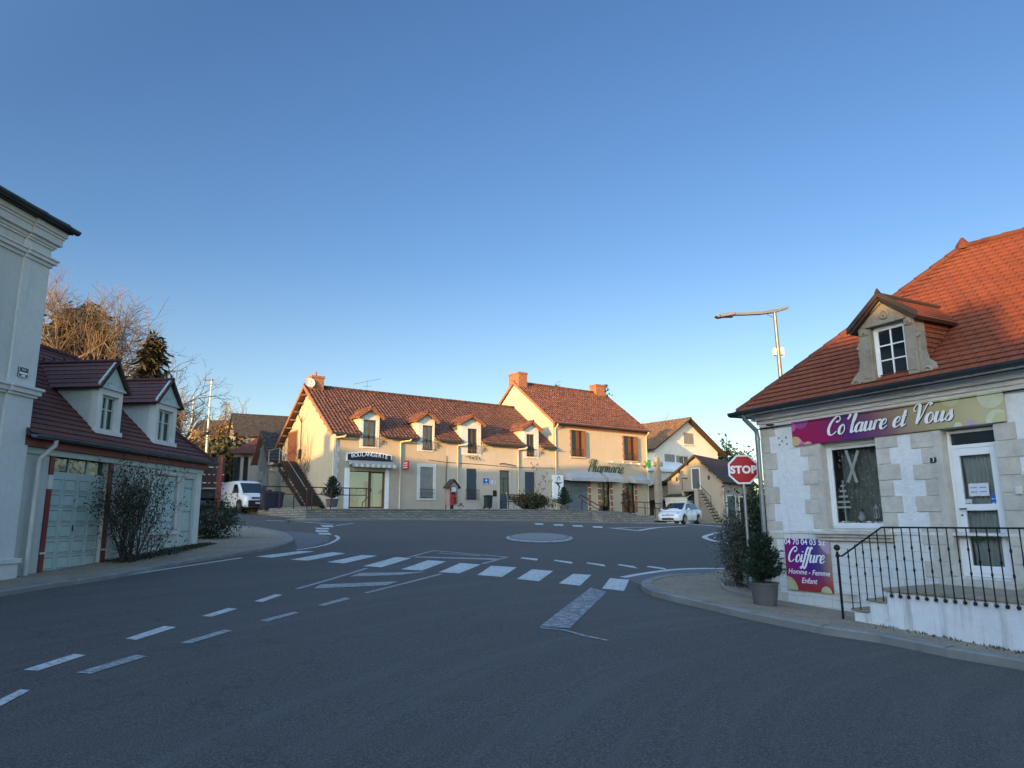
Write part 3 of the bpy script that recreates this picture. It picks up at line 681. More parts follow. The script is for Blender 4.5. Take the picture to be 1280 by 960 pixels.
# window frame and shop display
def frame(mb,u0,u1,z0,z1,v0,v1,w,mat=0):
    mb.box(u0,u0+w,v0,v1,z0,z1,mat); mb.box(u1-w,u1,v0,v1,z0,z1,mat); mb.box(u0+w,u1-w,v0,v1,z1-w,z1,mat); mb.box(u0+w,u1-w,v0,v1,z0,z0+w,mat)
mb=MB(); frame(mb,wu0,wu1,wz0,wz1-.06,.13,.20,.055); frame(mb,wu0+.055,wu1-.055,wz0+.055,wz1-.115,.145,.19,.045)
wf=mb.build('window',M['white'],salon,bevel=.006)
MB().quad((wu0+.09,.165,wz0+.09),(wu1-.09,.165,wz0+.09),(wu1-.09,.165,wz1-.15),(wu0+.09,.165,wz1-.15)).build('pane',M['glass_clear'],wf)
MB().box(wu0,wu1,.10,.14,wz1-.10,wz1+.0).build('shutter_box',M['offwhite'],wf)
mb=MB(); mb.box(wu0-.3,wu1+.3,.30,1.2,wz0-.02,wz0+.015); mb.quad((wu0-.3,1.2,wz0),(wu1+.3,1.2,wz0),(wu1+.3,1.2,wz1+.2),(wu0-.3,1.2,wz1+.2))
mb.quad((wu0-.3,.3,wz1+.2),(wu1+.3,.3,wz1+.2),(wu1+.3,1.2,wz1+.2),(wu0-.3,1.2,wz1+.2)); mb.quad((wu0-.3,.3,wz0),(wu0-.3,1.2,wz0),(wu0-.3,1.2,wz1+.2),(wu0-.3,.3,wz1+.2)); mb.quad((wu1+.3,.3,wz0),(wu1+.3,1.2,wz0),(wu1+.3,1.2,wz1+.2),(wu1+.3,.3,wz1+.2))
mb.build('display_niche',M['smear'],salon)
def curtain(name,par,u0,u1,v,z0,z1,mat,amp=.025,wl=.09,parent_lab=None):
    mb=MB(); n=int((u1-u0)/.012); ph=random.random()*9
    P=[(u0+(u1-u0)*i/n, v+amp*math.sin(i*.012/wl*6.28+ph+1.5*math.sin(i*.05))) for i in range(n+1)]
    m=6
    for i in range(n):
        for j in range(m):
            za,zb_=z0+(z1-z0)*j/m,z0+(z1-z0)*(j+1)/m
            f=lambda k,z:(P[k][0]+.02*math.sin(z*5+ph),P[k][1]+.012*math.sin(z*7+k*.2),z)
            mb.quad(f(i,za),f(i+1,za),f(i+1,zb_),f(i,zb_))
    return mb.build(name,M[mat],par,smooth=True)
curtain('curtain',salon,wu0+.14,wu1,.37,wz0,wz1,'curtain_dark')
# display pieces (hang on or stand behind the pane)
zs=wz0+.11; vd=.215
def wp(px,py): return FS.uv(px,py,vd)
def dtag(o,l,c,g=None): o.matrix_local=FS.M; return tag(o,l,c,g)
mb=MB(); tu,_=wp(1057,640); b0=wp(1057,652)[1]; t0=wp(1053.5,604)[1]
mb.box(tu-.012,tu+.012,vd-.01,vd+.01,b0,t0); k=[.045,.07,.095,.13,.145]
for i,w_ in enumerate(k):
    z=t0-.05-i*(t0-b0)*.14; mb.box(tu-w_,tu+w_,vd-.022,vd-.012,z-.019,z+.019)
mb.box(tu-.08,tu+.08,vd-.04,vd+.04,b0-.015,b0+.01)
mb.lathe([(.001,-.01),(.028,0),(.001,.01)],5,(tu,vd,t0+.03),'y')
dtag(mb.build('wooden_tree',M['sign_white']),'white slatted wooden tree ornament in the salon window','ornament')
mb=MB(); (xa,za)=wp(1058,563); (xb,zb2)=wp(1072,603); (xc,zc2)=wp(1073,563); (xd,zd)=wp(1061,603)
for (a,za_,b,zb_) in ((xa,za,xb,zb2),(xc,zc2,xd,zd)):
    d=Vector((b-a,0,zb_-za_)).normalized(); nrm=Vector((d.z,0,-d.x))*.028; A=Vector((a,vd-.02,za_)); B=Vector((b,vd-.02,zb_))
    mb.prism([A-nrm,A+nrm,B+nrm,B-nrm],(0,.008,0))
dtag(mb.build('crossed_skis',M['sign_white']),'pair of white crossed skis hanging in the salon window','ornament')
mb=MB(); (su,sz)=wp(1078,647); 
mb.sphere((su,vd,sz-.0),.072,8,0,(1,.7,1.0)); mb.sphere((su,vd,sz+.085),.046,8,0); mb.sphere((su-.055,vd,sz-.01),.022,6,0); mb.sphere((su+.05,vd,sz+.0),.02,6,0)
mb.lathe([(.045,0),(.045,.006),(.026,.008),(.022,.05)],10,(su+.012,vd,sz+.105),'z',1)
dtag(mb.build('snowman_figure',[M['paper'],M['darkmetal']]),'small snowman figure in a dark hat in the salon window','ornament')
mb=MB(); (lu,lz)=wp(1096,645)
mb.box(lu-.035,lu+.035,vd-.03,vd+.03,lz-.04,lz-.025); mb.box(lu-.035,lu+.035,vd-.03,vd+.03,lz+.13,lz+.145)
for a in(-1,1):
    for b in(-1,1): mb.box(lu+a*.03-.004,lu+a*.03+.004,vd+b*.026-.004,vd+b*.026+.004,lz-.03,lz+.135)
mb.lathe([(.045,0),(.01,.05),(.004,.07)],4,(lu,vd,lz+.145)); mb.lathe([(.014,0),(.014,.08)],8,(lu,vd,lz-.025))
dtag(mb.build('display_lantern',M['sign_white']),'white lantern at the right of the salon window','lantern')
mb=MB()
for i in range(70):
    u=random.uniform(wu0+.1,wu1-.1); mb.sphere((u,vd+random.uniform(-.06,.06),wz0+.10+random.uniform(0,.02)),random.uniform(.012,.028),5)
dtag(mb.build('cotton_snow',M['paper']),'strip of white cotton snow along the salon window bottom','decoration',None)
mb=MB()
for i in range(60):
    u=random.uniform(wu0+.18,wu1-.11); z=random.uniform(wz0+.3,wz1-.2); mb.lathe([(.010,-.001),(.010,.001)],6,(u,.172,z),'y')
mb.build('snow_dots',M['sign_white'],wf)
# door with transom
mb=MB(); frame(mb,du0,du1,dz0,dz1-.02,.13,.20,.05)
trz=FS.uv(1215,556)[1]; mb.box(du0+.05,du1-.05,.13,.20,trz-.03,trz+.03)
df=mb.build('door_frame',M['white'],salon,bevel=.005)
MB().quad((du0+.05,.17,trz),(du1-.05,.17,trz),(du1-.05,.17,dz1-.07),(du0+.05,.17,dz1-.07)).build('transom_pane',M['glass'],df)
mr=FS.uv(1225,634)[1]
mb=MB(); a,b,c_,d_=du0+.055,du1-.055,dz0+.05,trz-.035
frame(mb,a,b,c_,d_,.12,.18,.115); mb.box(a+.115,b-.115,.12,.18,mr-.05,mr+.05)
dl=mb.build('door',M['white'],salon,bevel=.006)
MB().quad((a+.1,.15,mr),(b-.1,.15,mr),(b-.1,.15,d_-.1),(a+.1,.15,d_-.1)).build('upper_pane',M['glass_clear'],dl)
MB().quad((a+.1,.15,c_+.1),(b-.1,.15,c_+.1),(b-.1,.15,mr),(a+.1,.15,mr)).build('lower_pane',M['glass_clear'],dl)
mb=MB(); mb.tube([(a+.055,.12,mr-.02),(a+.055,.07,mr-.02),(a+.16,.07,mr-.02)],.011,6); mb.lathe([(.016,0),(.016,.006)],8,(a+.055,.112,mr-.12),'y'); mb.build('handle',M['darkmetal'],dl)
curtain('curtain',dl,a+.1,b-.1,.24,c_+.08,mr-.04,'curtain',.022,.07); curtain('curtain',dl,a+.1,b-.1,.24,mr+.04,d_-.08,'curtain',.022,.07)
MB().box(a,b,.33,.36,c_,d_+.4).build('dark_interior',M['smear'],dl)
def notice(px0,py0,px1,py1,label,mat='paper',lines=2,name='paper_notice',lm='blue',cat='notice'):
    u0,u1,z0,z1=FS.rect(px0,py0,px1,py1,.14); mb=MB(); mb.box(u0,u1,.142,.147,z0,z1,0)
    for i in range(lines):
        z=z1-(z1-z0)*(i+1)/(lines+1); n=7
        for k in range(n): 
            if k in(3,): continue
            w=(u1-u0)*.8/n; x=u0+(u1-u0)*.1+k*w; mb.box(x,x+w*.75,.139,.142,z-.008,z+.006,1)
    o=mb.build(name,[M[mat],M[lm]]); o.matrix_local=FS.M; tag(o,label,cat)
notice(1211,604,1236,620,'white paper notice taped inside the salon door'); notice(1203,624,1215,635,'small pale sticker low on the salon door glass','curtain_pale',1,'door_sticker','text_green','sticker')
notice(1239,618,1249,634,'small blue sticker at the right edge of the salon door','blue',2,'door_sticker','sign_white','sticker')
# number plate, wall box
u0,u1,z0,z1=FS.rect(1164,572,1172,578.5); mb=MB(); mb.box(u0,u1,-.03,-.017,z0,z1); T=FACE((u0+u1)/2,-.031,z0+.02)
textmb(mb,'3',.09,T,1,.001); o=mb.build('house_number',[M['enamel'],M['letter_white']]); o.matrix_local=FS.M; tag(o,'small dark house number plate beside the salon door','number plate')
u0,u1,z0,z1=FS.rect(1271,608,1279,618); o=MB().box(u0,u1,-.05,-.017,z0,z1).build('doorbell_box',M['offwhite'],bevel=.008); o.matrix_local=FS.M; tag(o,'small cream box on the wall right of the salon door','wall box')
mb=MB()
for px,py in ((974,548),(983,547),(978,551.5),(975,556),(984,555)):
    u,z=FS.uv(px,py); mb.lathe([(.022,0),(.015,.012)],8,(u,-.013,z),'y')
mb.build('wall_plugs',M['galv'],salon)
u,z=FS.uv(964,531); mb=MB(); mb.tube([(u-.1,-.02,z),(u+.14,-.10,z-.02)],.018,6); mb.build('iron_hook',M['darkmetal'],salon)
u0,u1,z0,z1=FS.rect(1047,742,1074,751.5); mb=MB(); frame(mb,u0,u1,z0,z1,-.03,0,.012); mb.box(u0+.01,u1-.01,-.012,-.006,z0,z1,1); mb.build('air_vent',[M['offwhite'],M['limestone']],salon)
# shop sign board
ZB0=FS.uv(1040,552)[1]; ZB1=FS.uv(1040,514)[1]; za=FS.uv(1245,529.5)[1]
sg0=FS.uv(992,541)[0]; sg1=FS.uv(1258,509)[0]; ZB0=(FS.uv(995,557)[1]+FS.uv(1255,528)[1])/2; ZB1=(FS.uv(995,525.5)[1]+FS.uv(1255,491)[1])/2
print('sign',sg0,sg1,ZB0,ZB1)
Ms=Matrix.Translation(FS.w(sg0,0,ZB0))@Matrix.Rotation(FS.a,4,'Z'); SW=sg1-sg0; SH=ZB1-ZB0
sign=thing('shop_sign','long purple to yellow shop sign reading Co\'laure et Vous over the salon window','sign',Ms)
gm=gradient_sign('salon_gradient',[(0,(.36,.008,.06)),(.28,(.30,.008,.09)),(.45,(.10,.02,.16)),(.58,(.20,.08,.12)),(.70,(.33,.24,.15)),(.85,(.42,.36,.19)),(1,(.52,.46,.27))],0,SW,.12)
mb=MB(); mb.box(0,SW,-.05,-.02,0,SH); mb.build('board',gm,sign)
bm_=[plain('bubble_pink',(.55,.12,.35),.3),plain('bubble_mauve',(.32,.06,.28),.3),plain('bubble_tan',(.60,.38,.22),.3),plain('bubble_yellow',(.52,.52,.28),.3),plain('bubble_pale',(.55,.58,.40),.3),plain('bubble_lilac',(.45,.34,.45),.3)]
def disc(mb,cx,cz,r,v,mat,W_,H_):
    P=[]
    for k in range(40):
        a=2*math.pi*k/40; P.append((min(W_,max(0,cx+r*math.cos(a))),v,min(H_,max(0,cz+r*math.sin(a)))))
    Q=[]
    for p in P:
        if not Q or (Vector(p)-Vector(Q[-1])).length>1e-4: Q.append(p)
    if (Vector(Q[0])-Vector(Q[-1])).length<1e-4: Q.pop()
    if len(Q)>2: mb.poly(Q,mat)
mb=MB()
for i,(cx,cz,r,m_) in enumerate([(.38,1.1,.42,1),(.03,.80,.19,0),(.10,-.02,.40,2),(.40,-.06,.20,0),(.62,-.12,.24,2)]): disc(mb,cx*SH/.5*.62,cz*SH,r*SH,-.0515-.0008*i,m_,SW,SH)
for i,(cx,cz,r,m_) in enumerate([(.80,1.05,.33,3),(.955,.9,.42,4),(.97,.06,.36,4),(.87,.0,.17,5),(.82,.03,.13,4),(.985,.0,.30,3)]): disc(mb,cx*SW,cz*SH,r*SH,-.0515-.0008*i,m_,SW,SH)
mb.build('bubbles',bm_,sign)
lw=(FS.uv(1200,515)[0]-FS.uv(1034,540)[0]); xh=lw/(script_len("Co'laure et Vous")+.3)
T=FACE(FS.uv(1036,540)[0]-sg0,-.0575,SH*.26)
T=T@Matrix.Diagonal((1,.88,1,1))
mb=MB(); script(mb,"Co'laure et Vous",xh*.97,T@Matrix.Translation((.012,-.012,-.002)),0,thick=.30,thin=.13,depth=.001); mb.build('letter_shadow',M['navy'],sign)
mb=MB(); script(mb,"Co'laure et Vous",xh*.97,T,0,thick=.30,thin=.10,depth=.004); mb.build('lettering',M['letter_white'],sign)
# lower panel
c0=FS.uv(984,706)[0]; c1=FS.uv(1041,712)[0]; pz0=(FS.uv(988,736.5)[1]+FS.uv(1042,742)[1])/2; pz1=(FS.uv(984,674)[1]+FS.uv(1037,673)[1])/2
PW=c1-c0; PH=pz1-pz0; print('panel',PW,PH)
Mp=Matrix.Translation(FS.w(c0,0,pz0))@Matrix.Rotation(FS.a,4,'Z')
pan=thing('price_panel','square purple and red panel reading Coiffure with a phone number under the salon window','sign',Mp)
pg=gradient_sign('panel_gradient',[(0,(.33,.012,.09)),(.4,(.16,.015,.20)),(.62,(.06,.025,.22)),(.8,(.10,.06,.22)),(1,(.38,.26,.16))],0,PW*1.15,.10,(2,-2.2/PH,1.0,(.36,.035,.02)))
MB().box(0,PW,-.035,-.02,0,PH).build('board',pg,pan)
mb=MB(); disc(mb,.0,.0,.26,-.0362,2,PW,PH); disc(mb,.0,.0,.20,-.0368,3,PW,PH); disc(mb,PW*.86,0,.12,-.0362,3,PW,PH); disc(mb,PW*1.0,PH*.95,.22,-.0362,5,PW,PH); mb.build('bubbles',bm_,pan)
mb=MB(); textmb(mb,'04 70 04 03 52',PW*.150,FACE(PW*.46,-.0375,PH*.885),0,.001,offset=.0012)
script(mb,'Coiffure',PW*.80/script_len('Coiffure'),FACE(PW*.06,-.0375,PH*.55),0,thick=.30,thin=.11,depth=.002)
textmb(mb,'Homme - Femme',PW*.128,FACE(PW*.50,-.0375,PH*.315),0,.001,shear=.25,offset=.0012); textmb(mb,'Enfant',PW*.135,FACE(PW*.5,-.0375,PH*.15),0,.001,shear=.25,offset=.0012)
mb.build('lettering',M['letter_white'],pan)
# roof
OV=.36; ez=EZ+.07; pv=3.15; pz=7.10
pu=2.85
peak=Vector((pu,pv,pz)); rend=Vector((SL+.3,pv,pz-.75)); A=Vector((-OV,-OV,ez)); B=Vector((SL+OV,-OV,ez)); A2=Vector((-OV,SD+OV,ez)); B2=Vector((SL+OV,SD+OV,ez))
mb=MB(); roof(mb,A,B,rend,peak,.165,.024,.07); roof(mb,A2,A,peak,peak,.165,.016,.07); roof(mb,B2,A2,peak,rend,.165,.016,.07)
mb.quad(B,B2,rend,rend,1)
rf=mb.build('roof',[M['tile_salon'],M['wood_under']],salon)
def ridge(parent,pts,r=.10,L=.38,mat='tile_salon',name='ridge_tiles'):
    mb=MB()
    for a,b in zip(pts[:-1],pts[1:]):
        a,b=Vector(a),Vector(b); n=max(1,int((b-a).length/L)); d=(b-a)/n
        for i in range(n): mb.tube([a+d*i,a+d*(i+1.04)],[r*1.12,r*.95],8)
    return mb.build(name,M[mat],parent)
ridge(rf,[A+Vector((.05,.05,.0)),peak,rend],.085)
MB().lathe([(.16,-.05),(.14,.05),(.02,.22)],8,tuple(peak)).build('ridge_cap',M['tile_salon'],rf)
# gutter (half round, with brackets) and downpipe
def gutter(parent,P,r=.085,mat='zinc_dark',br=.62,name='gutter'):
    mb=MB(); P=[Vector(p) for p in P]
    for a,b in zip(P[:-1],P[1:]):
        d=(b-a).normalized(); s=Vector((d.y,-d.x,0)); n=8; t=.006
        prof=[(math.cos(math.pi*k/n+math.pi)*r,math.sin(math.pi*k/n+math.pi)*r) for k in range(n+1)]
        prof+= [(x*.92,y*.92) for x,y in prof[::-1]]
        mb.prism([a+s*x+Vector((0,0,y)) for x,y in prof],b-a)
        m=int((b-a).length/br)
        for i in range(m+1):
            p=a+d*(i*br+.1)
            if (p-a).length>(b-a).length: break
            prof2=[(math.cos(math.pi*k/n+math.pi)*r*1.06,math.sin(math.pi*k/n+math.pi)*r*1.06) for k in range(n+1)]; prof2+=[(x*.9,y*.9) for x,y in prof2[::-1]]
            mb.prism([p+s*x+Vector((0,0,y)) for x,y in prof2],d*.03)
    return mb.build(name,M[mat],parent)
gz=ez-.015
gutter(salon,[(-OV-.07,-OV-.07,gz),(SL+OV,-OV-.07,gz)]); gutter(salon,[(-OV-.07,SD+OV,gz),(-OV-.07,-OV-.07,gz)])
mb=MB(); mb.box(-OV-.02,SL+OV,-OV-.01,-.14,EZ-.005,EZ+.02); mb.box(-OV-.02,-.13,-.14,SD,EZ-.005,EZ+.02); mb.build('soffit',M['white_rough'],salon)
mb=MB(); mb.tube([(-.06,-.42,gz-.06),(-.06,-.40,gz-.16),(-.02,-.12,gz-.40),(-.02,-.10,gz-.5),(-.02,-.10,-.1)],.047,10)
for z in (.55,2.1,gz-.6,gz-.2,1.25): mb.tube([(-.02,-.10,z),(-.02,-.10,z+.05)],.058,10)
mb.build('downpipe',M['galv'],salon,smooth=True)
# dormer: carved limestone front
Dm=lambda px,py: FS.uv(px,py,-.22)
q=[Dm(1069,481),Dm(1163,468),Dm(1071,405),Dm(1140,393),Dm(1101,375)]
print('dormer',q)
ul,ur=FS.uv(1075,440,-.22)[0],FS.uv(1146,432,-.22)[0]; zt=(Dm(1072,412)[1]+Dm(1140,392)[1])/2; zap=Dm(1102,378)[1]; zbm=ez+.02; um=(ul+ur)/2
w0=FS.uv(1090,440,-.22)[0]; w1=FS.uv(1132,434,-.22)[0]; wzb=Dm(1112,473)[1]; wzt=Dm(1110,404)[1]
dorm=MB(); T0=.0; 
# front slab with opening: left jamb, right jamb, lintel/gable, base
v0,v1=-.22,.06
dorm.box(ul,w0,v0,v1,zbm-.1,zt); dorm.box(w1,ur,v0,v1,zbm-.1,zt); dorm.box(w0,w1,v0,v1,zbm-.1,wzb); dorm.box(w0,w1,v0,v1,wzt,zt)
dorm.prism([(ul,v0,zt),(ur,v0,zt),(um,v0,zap)],(0,v1-v0,0))
# pediment moulding, lintel hood, carved boss, jamb panels
dorm.prism([(ul-.06,v0-.04,zt-.03),(um,v0-.04,zap),(um,v0-.04,zap+.08),(ul-.06,v0-.04,zt+.05)],(0,.08,0)); dorm.prism([(ur+.06,v0-.04,zt-.03),(ur+.06,v0-.04,zt+.05),(um,v0-.04,zap+.08),(um,v0-.04,zap)],(0,.08,0))
dorm.box(w0-.06,w1+.06,v0-.05,v0-.001,wzt,wzt+.05)
dorm.lathe([(.085,0),(.085,-.02),(.06,-.028),(.05,-.012),(.02,-.012),(.012,-.03)],14,(um,v0,zt+.13),'y')
for (a,b) in ((ul+.03,w0-.03),(w1+.03,ur-.03)):
    dorm.box(a,b,v0-.022,v0-.001,zt-.16,zt-.05); dorm.box(a+.012,b-.012,v0-.016,v0-.001,zbm+.18,zt-.2); dorm.lathe([(.03,0),(.02,-.03)],8,((a+b)/2,v0-.02,zt-.105),'y')
# side volutes
for s,x in ((-1,ul),(1,ur)):
    prof=[(0,zt-.25),(.05,zt-.27),(.06,zt-.5),(.05,zt-.62),(.09,zt-.78),(.19,zt-.86),(.27,zt-.95),(.29,zt-1.02),(.26,zbm+.03),(.20,zbm-.06),(0,zbm-.06)]
    prof=[(a,max(z,zbm-.06)) for a,z in prof]
    dorm.prism([(x+s*a,v0+.03,z) for a,z in prof],(0,.16,0)); 
    dorm.lathe([(.085,0),(.085,-.03),(.055,-.045),(.05,-.02),(.02,-.02),(.012,-.04)],14,(x+s*.13,v0+.03,zbm+.12),'y'); dorm.lathe([(.045,0),(.035,-.03)],10,(x+s*.02,v0+.03,zt-.36),'y')
dm=dorm.build('dormer',M['limestone_grey'],salon,bevel=.007)
mb=MB(); frame(mb,w0,w1,wzb,wzt,v0+.09,v0+.15,.05); frame(mb,w0+.05,w1-.05,wzb+.05,wzt-.05,v0+.10,v0+.14,.03)
mb.box((w0+w1)/2-.012,(w0+w1)/2+.012,v0+.095,v0+.13,wzb+.06,wzt-.06)
for k in (1,2): z=wzb+.09+(wzt-wzb-.18)*k/3; mb.box(w0+.08,w1-.08,v0+.095,v0+.13,z-.012,z+.012)
MBw=mb.build('window_frame',M['white'],dm,bevel=.004)
MB().box(w0+.07,w1-.07,v0+.115,v0+.12,wzb+.08,wzt-.08).build('pane',M['glass'],dm)
# dormer cheeks & roof
k=(pz-ez)/(pv+OV); mr_=lambda z:(z-ez)/k-OV
vt=mr_(zt+.02)
for s,x in ((-1,ul+.02),(1,ur-.02)):
    a,b=((x,v1,zbm),(x,vt,zt))
    mb=MB(); P=[Vector((x,v1-.01,zt)),Vector((x,v1-.01,ez+k*(v1+OV)-.05)),Vector((x,vt+.1,zt))]
    n=9
    for i in range(n):
        zA=P[1].z+(zt-P[1].z)*i/n; zB=P[1].z+(zt-P[1].z)*(i+1)/n
        vb=lambda z: v1+(vt-v1)*(z-P[1].z)/(zt-P[1].z)
        mb.quad((x+s*.022,v1-.01,zA),(x+s*.022,vb(zA),zA),(x+s*.005,vb(zB),zB),(x+s*.005,v1-.01,zB),0,[(0,zA),(vb(zA),zA),(vb(zB),zB),(0,zB)])
        mb.quad((x,v1-.01,zA),(x,vb(zA),zA),(x+s*.022,vb(zA),zA),(x+s*.022,v1-.01,zA),0)
    mb.build('cheek',M['tile_salon'],dm)
mb=MB(); oz=.12; va=mr_(zap+.06)+.1; ve=mr_(zt-.05)
for s,x in ((-1,ul-.12),(1,ur+.12)):
    e=Vector((x,v0-.10,zt-.07)); t=Vector((um,v0-.10,zap+.10)); t2=Vector((um,va+.1,zap+.10)); e2=Vector((x,ve,zt-.07))
    if s<0: roof(mb,e2,e,t,t2,.165,.014,.05)
    else: roof(mb,e,e2,t2,t,.165,.014,.05)
dr=mb.build('dormer_roof',[M['tile_salon'],M['wood_dark']],dm)
mb=MB()
for s,x in ((-1,ul-.14),(1,ur+.14)):
    mb.prism([(x,v0-.13,zt-.09),(um,v0-.13,zap+.085),(um,v0-.13,zap+.18),(x,v0-.13,zt+.02)],(0,.03,0))
mb.prism([(um-.05,v0-.13,zap+.15),(um+.05,v0-.13,zap+.15),(um,v0-.13,zap+.24)],(0,.05,0)); mb.tube([(um,v0-.10,zap+.13),(um,va+.1,zap+.13)],.04,6)
mb.build('bargeboard',M['wood_dark'],dr)
# landing, steps, parapet wall
lz=.55; lv=-1.5; lu0=FS.uv(1108,748,lv)[0]; s1=FS.uv(1086,750,lv)[0]; s2=FS.uv(1067,760,lv)[0]
print('landing',lu0,s1,s2)
mb=MB(); mb.box(lu0,SL,lv+.001,-.02,-.8,lz-.05,0)
mb.box(s1,lu0,lv+.001,-.02,-.8,lz-.19,0); mb.box(s2,s1,lv+.001,-.02,-.8,lz-.36,0)
lan=thing('entrance_steps','white rendered landing wall with steps up to the salon door','steps',FS.M)
# front skin with uneven bottom
mb.build('masonry',M['parapet'],lan,bevel=.012)
mb=MB(); mb.box(lu0-.03,SL,lv-.03,-.02,lz-.05,lz); mb.box(s1-.03,lu0,lv-.03,-.02,lz-.22,lz-.18); mb.box(s2-.03,s1,lv-.03,-.02,lz-.39,lz-.35)
mb.build('tread_slab',M['limestone_grey'],lan,bevel=.008)
mb=MB(); mb.box(du0-.15,du1+.15,-.28,-.03,lz,dz0-.03); mb.build('door_step',M['limestone'],lan,bevel=.01)
# railing
rail=thing('iron_railing','black iron railing with knotted bars on the salon landing','railing',FS.M)
rv=lv-.035; rt=lz+.90
pz_=FS.hz(FS.uv(1055,775,lv)[0],lv)+.1; pu_=FS.uv(1053,740,lv)[0]
a0=FS.uv(1104,663,lv)[0]
mb=MB(); P0=Vector((pu_,rv,FS.uv(1049,694,lv)[1])); mb.tube([P0,(pu_+.08,rv,P0.z-.01),(a0,rv,rt),(SL,rv,rt)],.014,6); mb.build('handrail',M['black'],rail)
mb=MB(); mb.tube([(pu_,rv,pz_-.15),(pu_,rv,P0.z+.06)],.02,8); mb.sphere((pu_,rv,P0.z+.12),.05,8); mb.lathe([(.032,0),(.032,.05)],8,(pu_,rv,P0.z-.03)); mb.build('newel_post',M['black'],rail)
us=[]; u=pu_+.20
step=(FS.uv(1155,700,lv)[0]-FS.uv(1112,700,lv)[0])/4
while u<SL-.1: us.append(u); u+=step
for i,u in enumerate(us):
    top=rt if u>a0 else P0.z+(rt-P0.z)*(u-pu_)/(a0-pu_)
    bot=lz-.10 if u>lu0 else lz-.20 if u>s1 else lz-.36 if u>s2 else .1
    mb=MB(); mb.tube([(u,rv,bot),(u,rv,top)],.0085,6,0)
    m_=(top+lz)/2 if i%2 else (top+lz)/2+.0
    for zz in ((m_,) if i%2 else (m_-.16,m_+.16)): mb.lathe([(.009,-.03),(.017,-.012),(.017,.012),(.009,.03)],6,(u,rv,zz))
    if u>lu0: mb.sphere((u,rv+.005,bot),.028,6); mb.tube([(u,rv,bot),(u,rv+.06,bot)],.01,5)
    mb.build('baluster',M['black'],rail)
# right pavement (kerb from the tip of the corner towards the right), left pavement
R1=[(872,722),(835,724),(810,729),(801,736),(815,745),(845,753),(880,761),(912,769),(970,781.5),(1028,793),(1101,804),(1184,821.5),(1290,840)]
kerbR=[gp(*p) for p in R1]
q=kerbR[-1]+(kerbR[-1]-kerbR[-2]).normalized()*9; kerbR.append(q)
W_=lambda u,v:(lambda p:Vector((p.x,p.y)))(FS.w(u,v))
inR=[gp(906,719),gp(925,716),W_(-1.2,3.0),W_(-.6,1.5),W_(-.2,.4),W_(.1,.1),W_(2,.1),W_(4,.1),W_(SL,.1)]
pavement('sidewalk',kerbR,inR,.12,.22,'gravel','gravel pavement round the salon corner')
# pale apron strip beyond the corner
mb=MB()
a=[gp(*p) for p in ((780,722.5),(835,714),(870,712),(912,712))]; b=[gp(*p) for p in ((800,731),(828,725),(872,722),(912,720))]
for i in range(3): quadpatch(mb,[a[i],a[i+1],b[i+1],b[i]],.004)
o=mb.build('sidewalk_apron',M['asphalt_pale']); o['kind']='structure'
L1=[(0,746),(62,735.5),(127,726),(175,716.5),(240,703.5),(290,696),(315,691.5),(345,686),(362,681),(367,676),(360,670),(345,665.5),(320,661.5),(287,658.7),(262,657)]
kl=[gp(*p) for p in L1]; kl=[kl[0]-(kl[1]-kl[0]).normalized()*8]+kl
inL=[Vector((-12.4,3)),Vector((-12.2,9)),Vector((-12,14)),Vector((-11,18)),Vector((-10.5,23)),Vector((-11,24.5)),Vector((-12.5,25.5)),Vector((-14,27))]
pavement('sidewalk',kl,inL,.10,.26,'gravel','gravel pavement in front of the garage house')
mb=MB()
a=[gp(*p) for p in ((340,666),(372,666),(402,668),(412,671))]; b=[gp(*p) for p in ((368,676.5),(380,684),(395,681.5),(410,676))]
a=[gp(*p) for p in ((338,663.5),(370,665),(398,667.5),(412,671))]; b=[gp(*p) for p in ((366,672),(372,686),(390,683),(410,677))]
for i in range(3): quadpatch(mb,[a[i],a[i+1],b[i+1],b[i]],.005)
o=mb.build('sidewalk_apron',M['asphalt_pale']); o['kind']='structure'
# ------------------------------------------------------------------ garage house and tall house, left
FL=Frame(-10.4,17,.42,math.atan2(.996,.083)); Q=FL.rect
u1=FL.uv(248,640)[0]; ut=FL.uv(40,600)[0]
ez=(FL.uv(60,549,-.25)[1]+FL.uv(250,577,-.25)[1])/2
print('LEFT u1',u1,'ut',ut,'ez',ez, FL.uv(248,690), FL.uv(20,715))
TV=-.12; TUX=FL.uv(41,508,TV-.05)[0]; U0=TUX-.1; U1=u1; DEP=6.0
gar=thing('garage_house','low cream house with mint garage doors and two dormers in a dark red roof','house',FL.M)
# openings
gu0=FL.uv(60,640)[0]; gu1=FL.uv(130,640)[0]; gzt=FL.uv(95,566)[1]; gzl=FL.uv(95,594)[1]
gf0=gu0-.14; gf1=gu1+.16
sh0=FL.uv(189,640)[0]; sh1=FL.uv(219,640)[0]; shz1=(FL.uv(205,594)[1]); shz0=FL.uv(205,664)[1]
dd0=FL.uv(227.5,640)[0]; dd1=FL.uv(240,640)[0]; ddz1=FL.uv(233,598)[1]
print('garage',gu0,gu1,gzt,gzl,'shut',sh0,sh1,shz0,shz1,'door',dd0,dd1,ddz1)
gbz=FL.hz(gu0,-.3)+.06
mb=MB(); empty_wall(mb,U0,U1,-.8,ez,[(gu0,gu1,-.8,gzt),(sh0,sh1,shz0,shz1),(dd0,dd1,-.2,ddz1)],0,.18)
mb.quad((U1,0,-.8),(U1,DEP,-.8),(U1,DEP,ez),(U1,0,ez)); mb.quad((U0,DEP,-.8),(U0,0,-.8),(U0,0,ez),(U0,DEP,ez)); mb.quad((U1,DEP,-.8),(U0,DEP,-.8),(U0,DEP,ez),(U1,DEP,ez))
mb.build('wall',M['leftwall'],gar)
